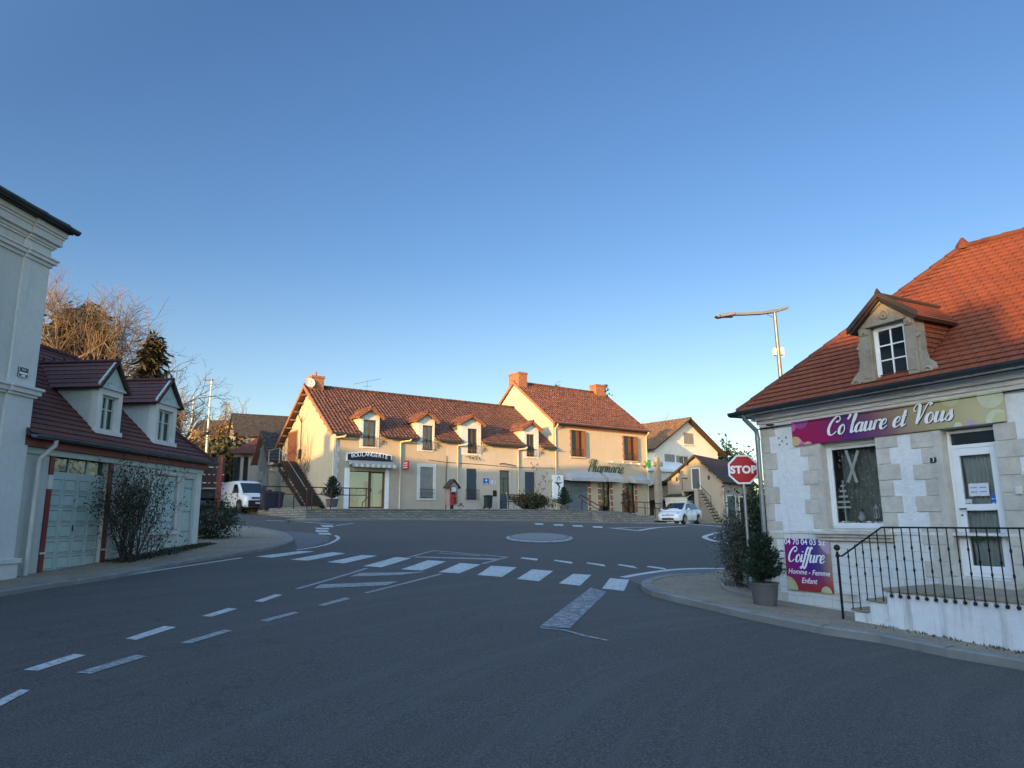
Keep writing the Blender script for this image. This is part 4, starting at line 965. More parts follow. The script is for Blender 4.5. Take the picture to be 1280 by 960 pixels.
mb=MB(); mb.box(U1-.32,U1+.012,-.03,.3,-.8,ez-.05); mb.build('corner_pier',M['offwhite'],gar,bevel=.01)
MB().box(gf0,gu0-.001,-.035,.0,-.5,gzt+.02).build('door_jamb',M['redwood'],gar,bevel=.006); MB().box(gu1+.001,gf1,-.035,0,-.5,gzt+.02).build('door_jamb',M['redwood'],gar,bevel=.006)
zz=FL.uv(58,600)[1]; mb=MB(); mb.box(gf0-.005,gu0,-.045,0,zz-.2,zz+.12); mb.build('jamb_stone',M['offwhite'],gar,bevel=.006)
mb=MB(); mb.box(U0,U1+.02,-.06,0,ez-.34,ez-.20,1); mb.box(U0,U1+.03,-.17,0,ez-.20,ez+.05,0); mb.build('fascia',[M['redwood'],M['mint']],gar,bevel=.005)
def garage_leaf(u0,u1):
    mb=MB(); v=.10; mb.box(u0,u1,v,v+.05,gbz,gzl)
    w=(u1-u0)/2
    for i in range(2):
        a=u0+w*i+.05; b=u0+w*(i+1)-.05; n=6; H=(gzl-gbz-.1)/n
        for k in range(n):
            z0=gbz+.06+H*k; z1=z0+H-.07
            mb.box(a,b,v-.006,v-.001,z0,z1,1); 
            for (p,q,r,s_) in ((a-.012,a+.014,z0-.012,z1+.012),(b-.014,b+.012,z0-.012,z1+.012)): mb.box(p,q,v-.024,v-.001,r,s_)
            mb.box(a+.014,b-.014,v-.024,v-.001,z1-.012,z1+.012); mb.box(a+.014,b-.014,v-.024,v-.001,z0-.012,z0+.012)
            mb.box(a+.035,b-.035,v-.020,v-.006,z0+.03,z1-.03)
    return mb.build('garage_door',[M['mint'],M['mint_dark']],gar)
gm_=(gu0+gu1)/2
g1=garage_leaf(gu0+.03,gm_-.006); g2=garage_leaf(gm_+.006,gu1-.03)
MB().tube([(gm_-.04,.06,gbz+1.05),(gm_-.04,.05,gbz+.9)],.015,6).build('handle',M['darkmetal'],g1)
mb=MB()
for s,u in ((0,gu0+.03),(1,gu1-.03)):
    for z in (gbz+.5,gzl-.3): mb.box(u-.12 if s else u-.10,u+.10 if s else u+.12,.075,.088,z-.02,z+.02)
    mb.box(gf0-.02 if not s else gu1-.02,gu0+.02 if not s else gf1+.02,-.05,-.036,gbz+.42,gbz+.46)
mb.build('door_hinges',M['offwhite'],gar)
mb=MB(); frame(mb,gu0,gu1,gzl,gzt,.10,.15,.05); 
for k in (1,2): u=gu0+(gu1-gu0)*k/3; mb.box(u-.02,u+.02,.10,.15,gzl+.05,gzt-.05)
tr=mb.build('transom_window',M['mint'],gar)
MB().box(gu0+.05,gu1-.05,.13,.135,gzl+.05,gzt-.05).build('pane',M['glass_grey'],tr)
def planks(mb,u0,u1,z0,z1,v,n,t=.03,cap=True):
    w=(u1-u0)/n
    for i in range(n): mb.box(u0+w*i+.004,u0+w*(i+1)-.004,v,v+t,z0,z1)
mb=MB(); planks(mb,sh0+.02,sh1-.02,shz0+.03,shz1-.02,.05,8)
so_=mb.build('shutter',M['mint'],gar)
mb=MB()
for z in (shz0+.25,(shz0+shz1)/2,shz1-.3):
    for i in range(8): u=sh0+.02+(sh1-sh0-.04)*(i+.5)/8; mb.box(u-.03,u-.02,.042,.049,z-.03,z+.03); mb.box(u+.02,u+.03,.042,.049,z-.02,z+.04)
mb.build('vent_slots',M['darkmetal'],so_)
mb=MB(); frame(mb,sh0-.10,sh1+.10,shz0-.06,shz1+.12,-.02,-.001,.098); mb.box(sh0-.14,sh1+.14,-.07,-.001,shz0-.10,shz0-.04); mb.build('window_surround',M['offwhite'],gar,bevel=.006)
mb=MB(); planks(mb,dd0+.01,dd1-.01,.12,ddz1-.02,.06,4); so2=mb.build('side_door',M['mint'],gar)
mb=MB()
for z in (.3,.9,1.5,ddz1-.3):
    for i in range(4): u=dd0+.01+(dd1-dd0-.02)*(i+.5)/4; mb.box(u-.03,u-.02,.052,.059,z-.03,z+.03); mb.box(u+.02,u+.03,.052,.059,z-.02,z+.04)
mb.build('vent_slots',M['darkmetal'],so2)
MB().box(gu0+.1,gu1-.1,-.40,-.02,gbz-.14,gbz-.02).build('threshold',M['limestone_grey'],gar,bevel=.02)
# roof
OV=.30; pit=math.tan(R_(43)); DR=5.6; rz=ez+.06
A=Vector((U0,-OV,rz)); B=Vector((U1+.22,-OV,rz)); zr=rz+pit*(DR/2+OV)
T1=Vector((U0,DR/2,zr)); hp=2.2
T2=Vector((U1+.22-DR/2-OV+.3,DR/2,zr))
mb=MB(); roof(mb,A,B,T2,T1,.21,.02,.08); roof(mb,B,Vector((B.x,DR+OV,rz)),T2,T2,.21,.02,.08); roof(mb,Vector((B.x,DR+OV,rz)),Vector((U0,DR+OV,rz)),T1,T2,.21,.02,.08)
rf=mb.build('roof',[M['tile_red'],M['wood_dark']],gar)
ridge(rf,[T1,T2,B+Vector((-.05,.05,.03))],.09,.38,'tile_red')
gutter(gar,[(U0,-OV-.07,rz-.02),(B.x+.08,-OV-.07,rz-.02)],.085,'zinc')
mb=MB(); up=FL.uv(46,600,-.1)[0]; 
mb.tube([(up+.1,-OV-.07,rz-.08),(up+.1,-OV-.06,rz-.2),(up,-.11,rz-.5),(up,-.10,rz-.62),(up-.02,-.10,-.2)],.05,10)
for z in (rz-1.1,1.0,.2): mb.tube([(up,-.10,z),(up,-.10,z+.05)],.062,10)
mb.build('downpipe',M['pipe_cream'],gar,smooth=True)
# dormers
k=pit
for (xl,xr,ytl,yb,yap,ga) in ((121,152,487,547,455,0),(193,220,506,560,478,1)):
    v=.05
    ua=FL.uv(xl,(ytl+yb)/2,v)[0]; ub=FL.uv(xr,(ytl+yb)/2,v)[0]; zt=FL.uv((xl+xr)/2,ytl,v)[1]; zb_=rz+pit*(v+OV)-.05; um=(ua+ub)/2; zap=FL.uv((xl+xr)/2,yap,v)[1]
    print('ldorm',ua,ub,zb_,zt,zap)
    vt=(zt-rz)/k-OV
    mb=MB(); mb.box(ua,ua+.17,v,v+.2,zb_,zt); mb.box(ub-.17,ub,v,v+.2,zb_,zt); mb.box(ua+.17,ub-.17,v,v+.2,zt-.16,zt); mb.box(ua-.04,ub+.04,v-.05,v+.2,zb_,zb_+.14)
    d=mb.build('dormer',M['offwhite'],gar,bevel=.008)
    mb=MB(); mb.box(ua-.05,ub+.05,v-.06,v,zt,zt+.06); mb.prism([(ua,v-.03,zt+.06),(ub,v-.03,zt+.06),(um,v-.03,zap)],(0,.2,0),1)
    for s,x in((-1,ua-.1),(1,ub+.1)): mb.prism([(x,v-.08,zt+.0),(um,v-.08,zap+.05),(um,v-.08,zap+.14),(x,v-.08,zt+.09)],(0,.06,0))
    for j in range(4):  # carved scrolls
        x=um+(j-1.5)*.13; zz=zt+.12+.10*(1-abs(j-1.5)/1.5); mb.lathe([(.05,0),(.035,-.02),(.015,-.01)],8,(x,v-.03,zz),'y')
    mb.build('pediment',[M['mint'],M['mint']],d)
    mb=MB(); P=[(v+.19,zb_),(v+.19,zt+.04),(vt+.15,zt+.04)]
    for x0,x1 in ((ua+.02,ua+.10),(ub-.10,ub-.02)): mb.prism([(x0,a,z) for a,z in P],(x1-x0,0,0))
    mb.build('cheek',M['leftwall'],d)
    mb=MB(); mb.prism([(ua-.02,v+.02,zb_+.02),(ua-.02,v+.15,zb_+.02),(ua-.02,vt+.2,zt+.0),(ua-.02,vt+.03,zt+.0)],(.03,0,0)); mb.build('flashing',M['offwhite'],d)
    w0,w1,wz0,wz1=ua+.17,ub-.17,zb_+.14,zt-.16
    mb=MB(); frame(mb,w0,w1,wz0,wz1,v+.10,v+.16,.05); mb.box((w0+w1)/2-.03,(w0+w1)/2+.03,v+.10,v+.15,wz0+.05,wz1-.05)
    z=wz1-.35; mb.box(w0+.05,w1-.05,v+.11,v+.15,z-.015,z+.015)
    wf=mb.build('window_frame',M['mint'],d); MB().box(w0+.04,w1-.04,v+.14,v+.145,wz0+.04,wz1-.04).build('pane',M['glass'],wf)
    va=(zap+.05-rz)/k-OV
    ve=(zt-.06-rz)/k-OV
    mb=MB()
    e=Vector((ua-.14,v-.14,zt-.02)); t=Vector((um,v-.14,zap+.12)); t2=Vector((um,va+.2,zap+.12)); e2=Vector((ua-.14,ve+.05,zt-.02)); roof(mb,e2,e,t,t2,.2,.018,.05)
    e=Vector((ub+.14,v-.14,zt-.02)); e2=Vector((ub+.14,ve+.05,zt-.02)); roof(mb,e,e2,t2,t,.2,.018,.05)
    dr=mb.build('dormer_roof',[M['tile_red'],M['wood_dark']],d)
    ridge(dr,[t,t2],.06,.34,'tile_red')
    # ridge comb clips
    mb=MB()
    for j in range(8):
        p=t.lerp(t2,j/8+.04); mb.box(p.x-.02,p.x+.02,p.y-.02,p.y+.02,p.z+.03,p.z+.13)
    MB_=mb.build('ridge_clips',M['tile_grey'],dr)
# ---- tall house
th=thing('tall_house','tall grey cream house at the left edge with a deep moulded cornice','house',FL.M)
TU=TUX-.02; LEN=14.5; TD=11
cz=FL.uv(62,330,TV)[1]; bz=FL.uv(20,487,TV)[1]; ctop=FL.uv(93,298,-.4)[1]
print('TALL',TU,cz,bz,ctop)
CZ=cz+.5
mb=MB(); empty_wall(mb,TU-LEN,TU,-1.2,CZ,[(TU-4.2,TU-3.2,1.2,3.0),(TU-4.2,TU-3.2,5.0,7.0),(TU-7.2,TU-6.2,1.2,3.0),(TU-7.2,TU-6.2,5.0,7.0)],TV,.3)
mb.quad((TU,TV,-1.2),(TU,TD,-1.2),(TU,TD,CZ),(TU,TV,CZ)); mb.quad((TU-LEN,TD,-1.2),(TU-LEN,TV,-1.2),(TU-LEN,TV,CZ),(TU-LEN,TD,CZ)); mb.quad((TU,TD,-1.2),(TU-LEN,TD,-1.2),(TU-LEN,TD,CZ),(TU,TD,CZ))
mb.build('wall',M['tallwall'],th)
for a in (TU-4.2,TU-7.2):
    for z0,z1 in ((1.2,3.0),(5.0,7.0)):
        mb=MB(); frame(mb,a,a+1,z0,z1,TV+.15,TV+.2,.06); mb.box(a+.47,a+.53,TV+.15,TV+.2,z0,z1); w=mb.build('window',M['white'],th); MB().box(a+.05,a+.95,TV+.18,TV+.185,z0+.05,z1-.05).build('pane',M['glass'],w)
pw=FL.uv(62,400,TV)[0]-FL.uv(33,400,TV)[0]; print('pil',pw)
mb=MB(); mb.box(TU-.72,TU+.02,TV-.05,TV+.3,-1.2,CZ); mb.build('pilaster',M['tallwall_pil'],th,bevel=.01)
def band(name,z,rows,parent=th):
    mb=MB()
    for (dz0,dz1,pr) in rows:
        mb.box(TU-LEN,TU-.72,TV-pr,TV+.0,z+dz0,z+dz1); mb.box(TU-.72,TU+.02+pr,TV-.05-pr,TV+TD*.9,z+dz0,z+dz1)
    return mb.build(name,M['tallwall_pil'],parent,bevel=.008)
band('string_course',bz-.12,[(0,.06,.05),(.06,.16,.10),(.16,.22,.14)])
band('architrave',cz,[(-.12,-.04,.04),(-.04,.04,.10),(.04,.08,.13)])
band('cornice',cz+.30,[(0,.05,.04),(.05,.12,.07),(.12,.28,.14),(.28,.34,.165),(.34,.46,.20)])
zp=FL.uv(20,700,TV)[1]; band('plinth',zp,[(-1.6,-.06,.06),(-.06,.04,.10)])
zg=cz+.76
mb=MB(); A=Vector((TU-LEN,TV-.34,zg+.06)); B=Vector((TU+.28,TV-.34,zg+.06)); zz=zg+.06+3.4; t1=Vector((TU-LEN+3.4,TD/2,zz)); t2=Vector((TU-3.4,TD/2,zz)); B2=Vector((B.x,TD+.5,B.z)); A2=Vector((A.x,TD+.5,A.z))
roof(mb,A,B,t2,t1,.25,.03,.08); roof(mb,B,B2,t2,t2,.25,.03,.08); roof(mb,B2,A2,t1,t2,.25,.03,.08); roof(mb,A2,A,t1,t1,.25,.03,.08)
r_=mb.build('roof',[M['slate'],M['zinc_dark']],th)
ridge(r_,[B+Vector((-.1,.1,.05)),t2,t1],.11,.5,'slate')
mb=MB(); mb.box(TU-LEN,TU+.26,TV-.32,TV-.22,zg-.0,zg+.05); mb.box(TU+.18,TU+.26,TV-.22,TD,zg,zg+.05); mb.build('lead_flashing',M['zinc_dark'],th)
gutter(th,[(TU-LEN,TV-.38,zg+.09),(TU+.34,TV-.38,zg+.09)],.09,'zinc_dark',.8); 
# street name sign on the tall house
u0,u1,z0,z1=FL.rect(22,459,34.5,472,TV-.05); mb=MB(); mb.box(u0,u1,TV-.075,TV-.052,z0,z1)
T=lambda z: FACE((u0+u1)/2,TV-.077,z)
textmb(mb,'RUE',(z1-z0)*.26,T(z1-(z1-z0)*.33),1,.001); 
for j,wd in ((0,.8),(1,.35)):
    z=z0+(z1-z0)*(.40-.24*j); n=9 if j==0 else 4
    for i in range(n): x=(u0+u1)/2+((i+.5)/n-.5)*(u1-u0)*wd; mb.box(x-.012,x+.012,TV-.078,TV-.076,z-.018,z+.018,1)
frame(mb,u0,u1,z0,z1,TV-.079,TV-.076,.008,1)
o=mb.build('street_sign',[M['enamel'],M['letter_white']]); o.matrix_local=FL.M; tag(o,'small dark enamel street name plate on the tall house pilaster','sign')
# ------------------------------------------------------------------ bakery and pharmacy
FB=Frame(-10.04,40,2.30,math.atan2(.59,.808)); Bq=FB.rect
BL=16.0; BD=9.3; be=FB.uv(415,540,-.3)[1]; be=(be+FB.uv(655,558,-.3)[1])/2
print('BAK eave',be, FB.uv(690,600))
bak=thing('bakery_house','long peach rendered house with bakery shop and four dormers under a brown tiled roof','house',FB.M)
PT=math.tan(R_(35))
def opn(px0,py0,px1,py1,F=FB): return F.rect(px0,py0,px1,py1)
shop=opn(436,589,481,636); shop=(shop[0],shop[1],0.02,shop[3])
w1=opn(525,584,541,623); w2=opn(583,586,596,625); dr1=opn(624.5,588,637,635); w3=opn(656,590,668.5,628)
dr1=(dr1[0],dr1[1],.02,dr1[3])
split=FB.uv(557,600)[0]
dorms=[(450,474,525,558),(522,543,530,562),(576,601,534,567),(654,673,541,571)]
DD=[]
for (x0,x1,yt,yb) in dorms: DD.append(FB.rect(x0,yt-6,x1,yb))
wh=[]
for (x0,x1,yt,yb),d in zip([(454,470,525,558.5),(528,541,532,563),(584.5,596.5,536,567),(658,668,543,571)],DD): wh.append(FB.rect(x0,yt,x1,yb))
print('dormer rects',DD); print('dormer windows',wh)
zT=be+.02
for (mn,a,b,mt) in (('wall',0,split,'boulwall'),('side_wall',split,BL,'boulwall2')):
    mb=MB(); hs=[q for q in (shop,w1,w2,dr1,w3)+tuple(wh) if a<=q[0]<b]
    empty_wall(mb,a,b,-1.2,be,hs,0,.22)
    if a==0:
        g=[(0,0,-1.2),(0,0,be),(0,BD/2,be+PT*BD/2),(0,BD,be),(0,BD,-1.2)]
        mb.poly([(-.001,y,z) for _,y,z in g][::-1],1)
        mb.quad((BL,BD,-1.2),(0,BD,-1.2),(0,BD,be),(BL,BD,be),1)
    mb.build(mn,[M[mt],M['boulgable']],bak)
# quoins of the left corner
mb=MB(); n=13
for i in range(n):
    z0=-.2+i*(be-.2)/n; L=.34 if i%2 else .22
    mb.box(-.02,L*.6,-.02,-.001,z0+.01,z0+(be-.2)/n-.01); mb.box(-.02,-.003,-.001,L,z0+.01,z0+(be-.2)/n-.01)
mb.build('corner_quoins',M['offwhite'],bak)
def surround(par,q,w,mat,sill=True,pr=.025,name='window_surround'):
    mb=MB(); a,b,c,d=q
    mb.box(a-w,a-.001,-pr,-.001,c,d+w); mb.box(b+.001,b+w,-pr,-.001,c,d+w); mb.box(a-.001,b+.001,-pr,-.001,d+.001,d+w)
    if sill: mb.box(a-w,b+w,-pr-.03,-.001,c-.10,c-.001)
    return mb.build(name,M[mat],par,bevel=.006)
surround(bak,w1,.22,'offwhite'); surround(bak,w2,.10,'boulwall2'); surround(bak,w3,.08,'boulwall2'); surround(bak,dr1,.10,'boulwall2',False)
def shutpair(par,q,mat,v=.05,n=6,vis=True):
    a,b,c,d=q; m=(a+b)/2
    for (x0,x1) in ((a+.01,m-.006),(m+.006,b-.01)):
        mb=MB(); planks(mb,x0,x1,c+.01,d-.01,v,max(2,n//2),.035)
        for z in (c+(d-c)*.2,c+(d-c)*.8): mb.box(x0,x1,v-.012,v-.001,z-.03,z+.03)
        mb.build('shutter',M[mat],par)
shutpair(bak,w1,'grey_shutter'); shutpair(bak,w2,'bluegrey'); shutpair(bak,w3,'bluegrey')
def guard(par,q,v=-.14,hh=.6,ext=.05,name='window_guard',z0=None):
    a,b,c,d=q; a-=ext; b+=ext; c=c if z0 is None else z0; mb=MB()
    mb.tube([(a,-.0,c+hh),(a,v,c+hh),(b,v,c+hh),(b,0,c+hh)],.014,5); mb.tube([(a,-.0,c+.06),(a,v,c+.06),(b,v,c+.06),(b,0,c+.06)],.012,5)
    n=max(4,int((b-a)/.11))
    for i in range(n+1):
        u=a+(b-a)*i/n; mb.tube([(u,v,c+.06),(u,v,c+hh)],.007,4,0,False)
    for i in range(n//2):
        u=a+(b-a)*(i+.5)/(n//2); P=[(u+.07*math.cos(t*.7)*(1-t*.06),v,c+hh*.5+.10*math.sin(t*.7)) for t in range(0,10)]; mb.tube(P,.007,4,0,False)
    return mb.build(name,M['black'],par)
guard(bak,w1,-.13,.55); guard(bak,w2,-.13,.62,.12)
# shop front
a,b,c,d=shop; fd=FB.uv(462.5,610)[0]
MB().box(a-.30,a-.001,-.06,0,c-.1,d+.15).build('shop_pilaster',M['white'],bak,bevel=.01); MB().box(b+.001,b+.24,-.06,0,c-.1,d+.15).build('shop_pilaster',M['white'],bak,bevel=.01)
mb=MB(); frame(mb,a,fd,c,d,.10,.16,.05); mb.box(a,fd,.08,.2,c,c+.08); sw=mb.build('shop_window',M['wood_dark'],bak)
MB().quad((a+.05,.13,c+.08),(fd-.05,.13,c+.08),(fd-.05,.13,d-.05),(a+.05,.13,d-.05)).build('pane',M['glass_shop'],sw)
mb=MB(); frame(mb,fd,b,c,d,.10,.17,.10); sd=mb.build('shop_door',M['wood_brown'],bak)
MB().quad((fd+.1,.13,c+.1),(b-.1,.13,c+.1),(b-.1,.13,d-.1),(fd+.1,.13,d-.1)).build('pane',M['glass_shop'],sd)
MB().box(fd+.05,fd+.12,.06,.10,c+.95,c+1.15).build('handle',M['darkmetal'],sd)
lit=emis('glowing_bakery_wall',(.42,.49,.44),.13)  # room walls glow faintly in place of lamps inside the shop
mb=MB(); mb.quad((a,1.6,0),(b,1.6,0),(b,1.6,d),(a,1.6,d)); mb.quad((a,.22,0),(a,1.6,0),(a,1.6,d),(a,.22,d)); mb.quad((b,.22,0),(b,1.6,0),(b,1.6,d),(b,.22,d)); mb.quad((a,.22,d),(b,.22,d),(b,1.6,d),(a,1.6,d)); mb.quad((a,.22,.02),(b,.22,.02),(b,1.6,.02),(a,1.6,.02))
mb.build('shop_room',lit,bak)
mb=MB(); mb.box(a+.2,fd-.4,.6,1.1,.02,.95); mb.box(a+1.5,a+1.75,.5,.55,.2,2.0); mb.box(fd+.3,b-.3,1.2,1.5,.9,1.6)
for i in range(6): mb.box(a+.3+i*.25,a+.45+i*.25,.7,.9,.95,1.05+.08*(i%3))
mb.build('shop_counter',M['offwhite'],bak)
mb=MB(); mb.tube([(a+.9,.35,1.6),(a+1.25,.35,1.0),(a+1.1,.35,.3)],.02,5); mb.lathe([(.11,0),(.11,.01)],12,(a+.5,.3,.55),'y'); mb.build('window_display',M['paper'],bak)
# awning
aw=thing('shop_awning','folded striped grey canvas awning with scalloped edge over the bakery window','awning',FB.M)
a0=FB.uv(435,580)[0]; a1=FB.uv(489,582)[0]; zt=FB.uv(462,576)[1]; zb=zt-.42
mb=MB(); mb.quad((a0,-.10,zt),(a1,-.10,zt),(a1,-.62,zb+.18),(a0,-.62,zb+.18)); n=16; w=(a1-a0)/n
mb.quad((a0,-.095,zt-.02),(a0,-.615,zb+.16),(a1,-.615,zb+.16),(a1,-.095,zt-.02))
for i in range(n):
    x=a0+w*i; P=[(x,-.62,zb+.18),(x+w,-.62,zb+.18)]+[(x+w*(1-t/6),-.62,zb+.04-.06*math.sin(math.pi*t/6)) for t in range(7)]
    mb.prism(P,(0,.006,0),i%2)
mb.prism([(a0,-.10,zt),(a0,-.62,zb+.18),(a0,-.10,zb+.1)],(.01,0,0)); mb.prism([(a1,-.10,zt),(a1,-.62,zb+.18),(a1,-.10,zb+.1)],(.01,0,0))
mb.build('canvas',[M['awning'],M['offwhite']],aw)
mb=MB(); mb.box(a0,a1,-.16,-.0,zt,zt+.08); mb.tube([(a0+.05,-.1,zb+.1),(a0+.05,-.6,zb+.17)],.015,5); mb.tube([(a1-.05,-.1,zb+.1),(a1-.05,-.6,zb+.17)],.015,5); mb.build('roller_box',M['darkmetal'],aw)
# fascia sign BOULANGERIE
s0=FB.uv(432.5,570)[0]; s1=FB.uv(488.5,572)[0]; zb=FB.uv(461,577.3)[1]
zt=(FB.uv(434,565.8)[1]+FB.uv(488,570)[1])/2; za=zt+.14
def archpts(x0,x1,zb,zt,za,v): return [(x0,v,zb),(x1,v,zb)]+[(x1+(x0-x1)*t/12,v,zt+(za-zt)*math.sin(math.pi*t/12)) for t in range(13)]
bs=thing('bakery_sign','dark navy arched fascia sign reading BOULANGERIE with a white border','sign',FB.M)
mb=MB(); mb.prism(archpts(s0,s1,zb,zt,za,-.12),(0,.11,0)); mb.build('board',M['letter_white'],bs)
mb=MB(); mb.prism(archpts(s0+.05,s1-.05,zb+.05,zt-.04,za-.05,-.125),(0,.004,0)); mb.build('panel',M['navy'],bs)
mb=MB(); txt='BOULANGERIE'; L=s1-s0-.5; um=(s0+s1)/2
for i,chh in enumerate(txt):
    t=(i+.5)/len(txt); x=s0+.25+L*t; z=zb+.17+(za-zt)*math.sin(math.pi*(.05+.9*t)); rot=-(t-.5)*.22
    textmb(mb,chh,.33,FACE(x,-.128,z)@Matrix.Rotation(rot,4,'Z'),0,.002,offset=.002)
for i in range(9):
    if i==4: continue
    mb.box(um-.55+i*.125,um-.46+i*.125,-.129,-.127,zb+.07,zb+.11)
mb.build('lettering',M['letter_white'],bs)
# tobacco style red projecting sign
r0=FB.uv(503,582)[0]; z1=FB.uv(506,577)[1]; z0=FB.uv(506,588)[1]
ps=thing('projecting_sign','small red projecting sign between bakery and shuttered window','sign',FB.M)
mb=MB(); mb.box(r0-.05,r0+.03,-.80,-.18,z0,z1); mb.build('box',M['red_sign'],ps,bevel=.01)
mb=MB()
for z in (.25,.5,.75):
    for i in range(5): mb.box(r0-.056,r0-.05,-.72+i*.10,-.65+i*.10,z0+(z1-z0)*z-.03,z0+(z1-z0)*z+.03)
mb.build('lettering',M['letter_white'],ps); mb=MB(); mb.tube([(r0,0,z1-.1),(r0,-.2,z1-.1)],.02,5); mb.tube([(r0,0,z0+.1),(r0,-.2,z0+.1)],.02,5); mb.build('bracket',M['darkmetal'],ps)
# signs by the town door
def plaque(F,px0,py0,px1,py1,mat,label,lm='letter_white',n=2,star=False):
    a,b,c,d=F.rect(px0,py0,px1,py1); mb=MB(); mb.box(a,b,-.04,-.005,c,d)
    if star: mb.lathe([(.07,0),(.07,-.004)],5,((a+b)/2,-.041,d-(d-c)*.35),'y',1)
    for i in range(n):
        z=c+(d-c)*(.12+.16*i) if star else c+(d-c)*(i+1)/(n+1)
        for k in range(5): mb.box(a+(b-a)*(.15+.14*k),a+(b-a)*(.26+.14*k),-.042,-.040,z-.018,z+.018,1)
    o=mb.build('wall_plaque',[M[mat],M[lm]]); o.matrix_local=F.M; tag(o,label,'sign')
plaque(FB,604,598,610.8,605,'blue','square blue plaque with a white emblem left of the dark glazed door',star=True,n=1)
plaque(FB,614.3,601,619.5,605.5,'paper','small pale plaque just right of the blue one','blue')
plaque(FB,616,613,620.5,620.5,'black','black notice frame low beside the dark glazed door','darkmetal',1)
# dark glazed door
a,b,c,d=dr1; mb=MB(); frame(mb,a,b,c,d,.08,.14,.06); mb.box(a+.06,b-.06,.08,.14,d-.55,d-.48); mb.box(a+.06,b-.06,.09,.13,c+.06,c+.95); mb.box((a+b)/2-.03,(a+b)/2+.03,.09,.13,c+.95,d-.5)
for k in range(1,3): mb.box(a+.06,b-.06,.09,.13,c+.95+.35*k-.015,c+.95+.35*k+.015)
tdr=mb.build('front_door',M['bluegrey'],bak); MB().box(a+.05,b-.05,.11,.115,c+.9,d-.05).build('pane',M['glass_grey'],tdr)
# dormers
k=PT; OVB=.32; rz=be+.03
vz=lambda z:(z-rz)/k-OVB
for (ua,ub,c,d),(w0,w1_,wz0,wz1),(px,py) in zip(DD,wh,((462.7,508),(537,514),(592,520),(663,530))):
    zt=max(d,wz1+.10); um=(ua+ub)/2; zap=FB.uv(px,py,-.15)[1]-.06
    zap=max(zap,zt+.45)
    mb=MB(); mb.box(ua,w0,-.03,.2,c-.12,zt); mb.box(w1_,ub,-.03,.2,c-.12,zt); mb.box(w0,w1_,-.03,.2,wz1,zt); mb.box(w0,w1_,-.06,.2,c-.12,wz0)
    mb.prism([(ua,-.0,zt),(ub,-.0,zt),(um,-.0,zap-.1)],(0,.15,0))
    dmr=mb.build('dormer',M['offwhite'],bak,bevel=.006)
    mb=MB(); vt=vz(zt)+.1
    for x0,x1 in ((ua+.01,ua+.08),(ub-.08,ub-.01)): mb.prism([(x0,.19,be-.05),(x0,.19,zt),(x0,vt,zt)],(x1-x0,0,0))
    mb.build('cheek',M['boulgable'],dmr)
    mb=MB(); e1=Vector((ua-.22,-.32,zt-.12)); t=Vector((um,-.32,zap)); t2=Vector((um,vz(zap)+.15,zap)); e2=Vector((ua-.22,vz(zt-.12)+.1,zt-.12)); roof(mb,e2,e1,t,t2,.3,.03,.07)
    e1=Vector((ub+.22,-.32,zt-.12)); e2=Vector((ub+.22,vz(zt-.12)+.1,zt-.12)); roof(mb,e1,e2,t2,t,.3,.03,.07)
    drf=mb.build('dormer_roof',[M['tile_phar'],M['brick']],dmr); ridge(drf,[t,t2],.09,.36,'tile_phar')
    mb=MB()
    for s,x in ((-1,ua-.2),(1,ub+.2)): mb.tube([(um,-.25,zap-.14),(x,-.25,zt-.22)],.035,4); mb.tube([(x,-.3,zt-.2),(x,.1,zt-.2)],.03,4)
    mb.build('bargeboard',M['brick'],drf)
    mb=MB(); frame(mb,w0,w1_,wz0,wz1,.06,.12,.05); mb.box((w0+w1_)/2-.035,(w0+w1_)/2+.035,.06,.12,wz0,wz1)
    wf=mb.build('window_frame',M['wood_brown'],dmr); MB().quad((w0+.04,.10,wz0+.04),(w1_-.04,.10,wz0+.04),(w1_-.04,.10,wz1-.04),(w0+.04,.10,wz1-.04)).build('pane',M['glass_clear' if px<560 else 'glass'],wf)
    if px<560:
        curtain('curtain',wf,w0+.05,w1_-.05,.16,wz0+.05,wz1-.05,'curtain_pale',.012,.08)
    guard(dmr,(w0,w1_,wz0,wz1),-.16,.52,.06)
    mb=MB(); P=[]
    for t_ in range(14): r=.16*(1-t_*.045); P.append((ub+.28+r*math.cos(t_*.75),-.06,wz0+.28+r*math.sin(t_*.75)))
    mb.tube(P,.012,4); mb.tube([(ub+.1,-.02,wz0+.05),(ub+.1,-.10,wz0+.5),(ub+.42,-.10,wz0+.55)],.013,4); mb.build('iron_bracket',M['black'],dmr)
# main roof
A=Vector((-.38,-OVB,rz)); B=Vector((BL+.02,-OVB,rz)); zr=rz+k*(BD/2+OVB); T1=Vector((-.38,BD/2,zr)); T2=Vector((BL+.02,BD/2,zr)); A2=Vector((-.38,BD+OVB,rz)); B2=Vector((BL+.02,BD+OVB,rz))
mb=MB()
# front slope with notches where the dormers stand
def slope_with_notches(mb,A,B,C_,D,notches,course=.33):
    """slope in frame coordinates cut from the eave up to notch height"""
    xs=[A.x]
    for (a,b,zn) in notches: xs+= [a,b]
    xs.append(B.x)
    for i in range(len(xs)-1):
        a,b=xs[i],xs[i+1]
        lo=0
        if i%2==1: lo=(notches[i//2][2]-A.z)/(D.z-A.z)
        f=lambda x,t: Vector((x,A.y+(D.y-A.y)*t,A.z+(D.z-A.z)*t))
        roof(mb,f(a,lo),f(b,lo),f(b,1),f(a,1),course,.03,.09)
nt_=[(d[0]+.02,d[1]-.02,be+k*(.19)+.3) for d in DD]
slope_with_notches(mb,A,B,T2,T1,nt_); roof(mb,B2,A2,T1,T2,.33,.03,.09)
rfb=mb.build('roof',[M['tile_boul'],M['wood_under']],bak); ridge(rfb,[T1,T2],.12,.4,'tile_boul')
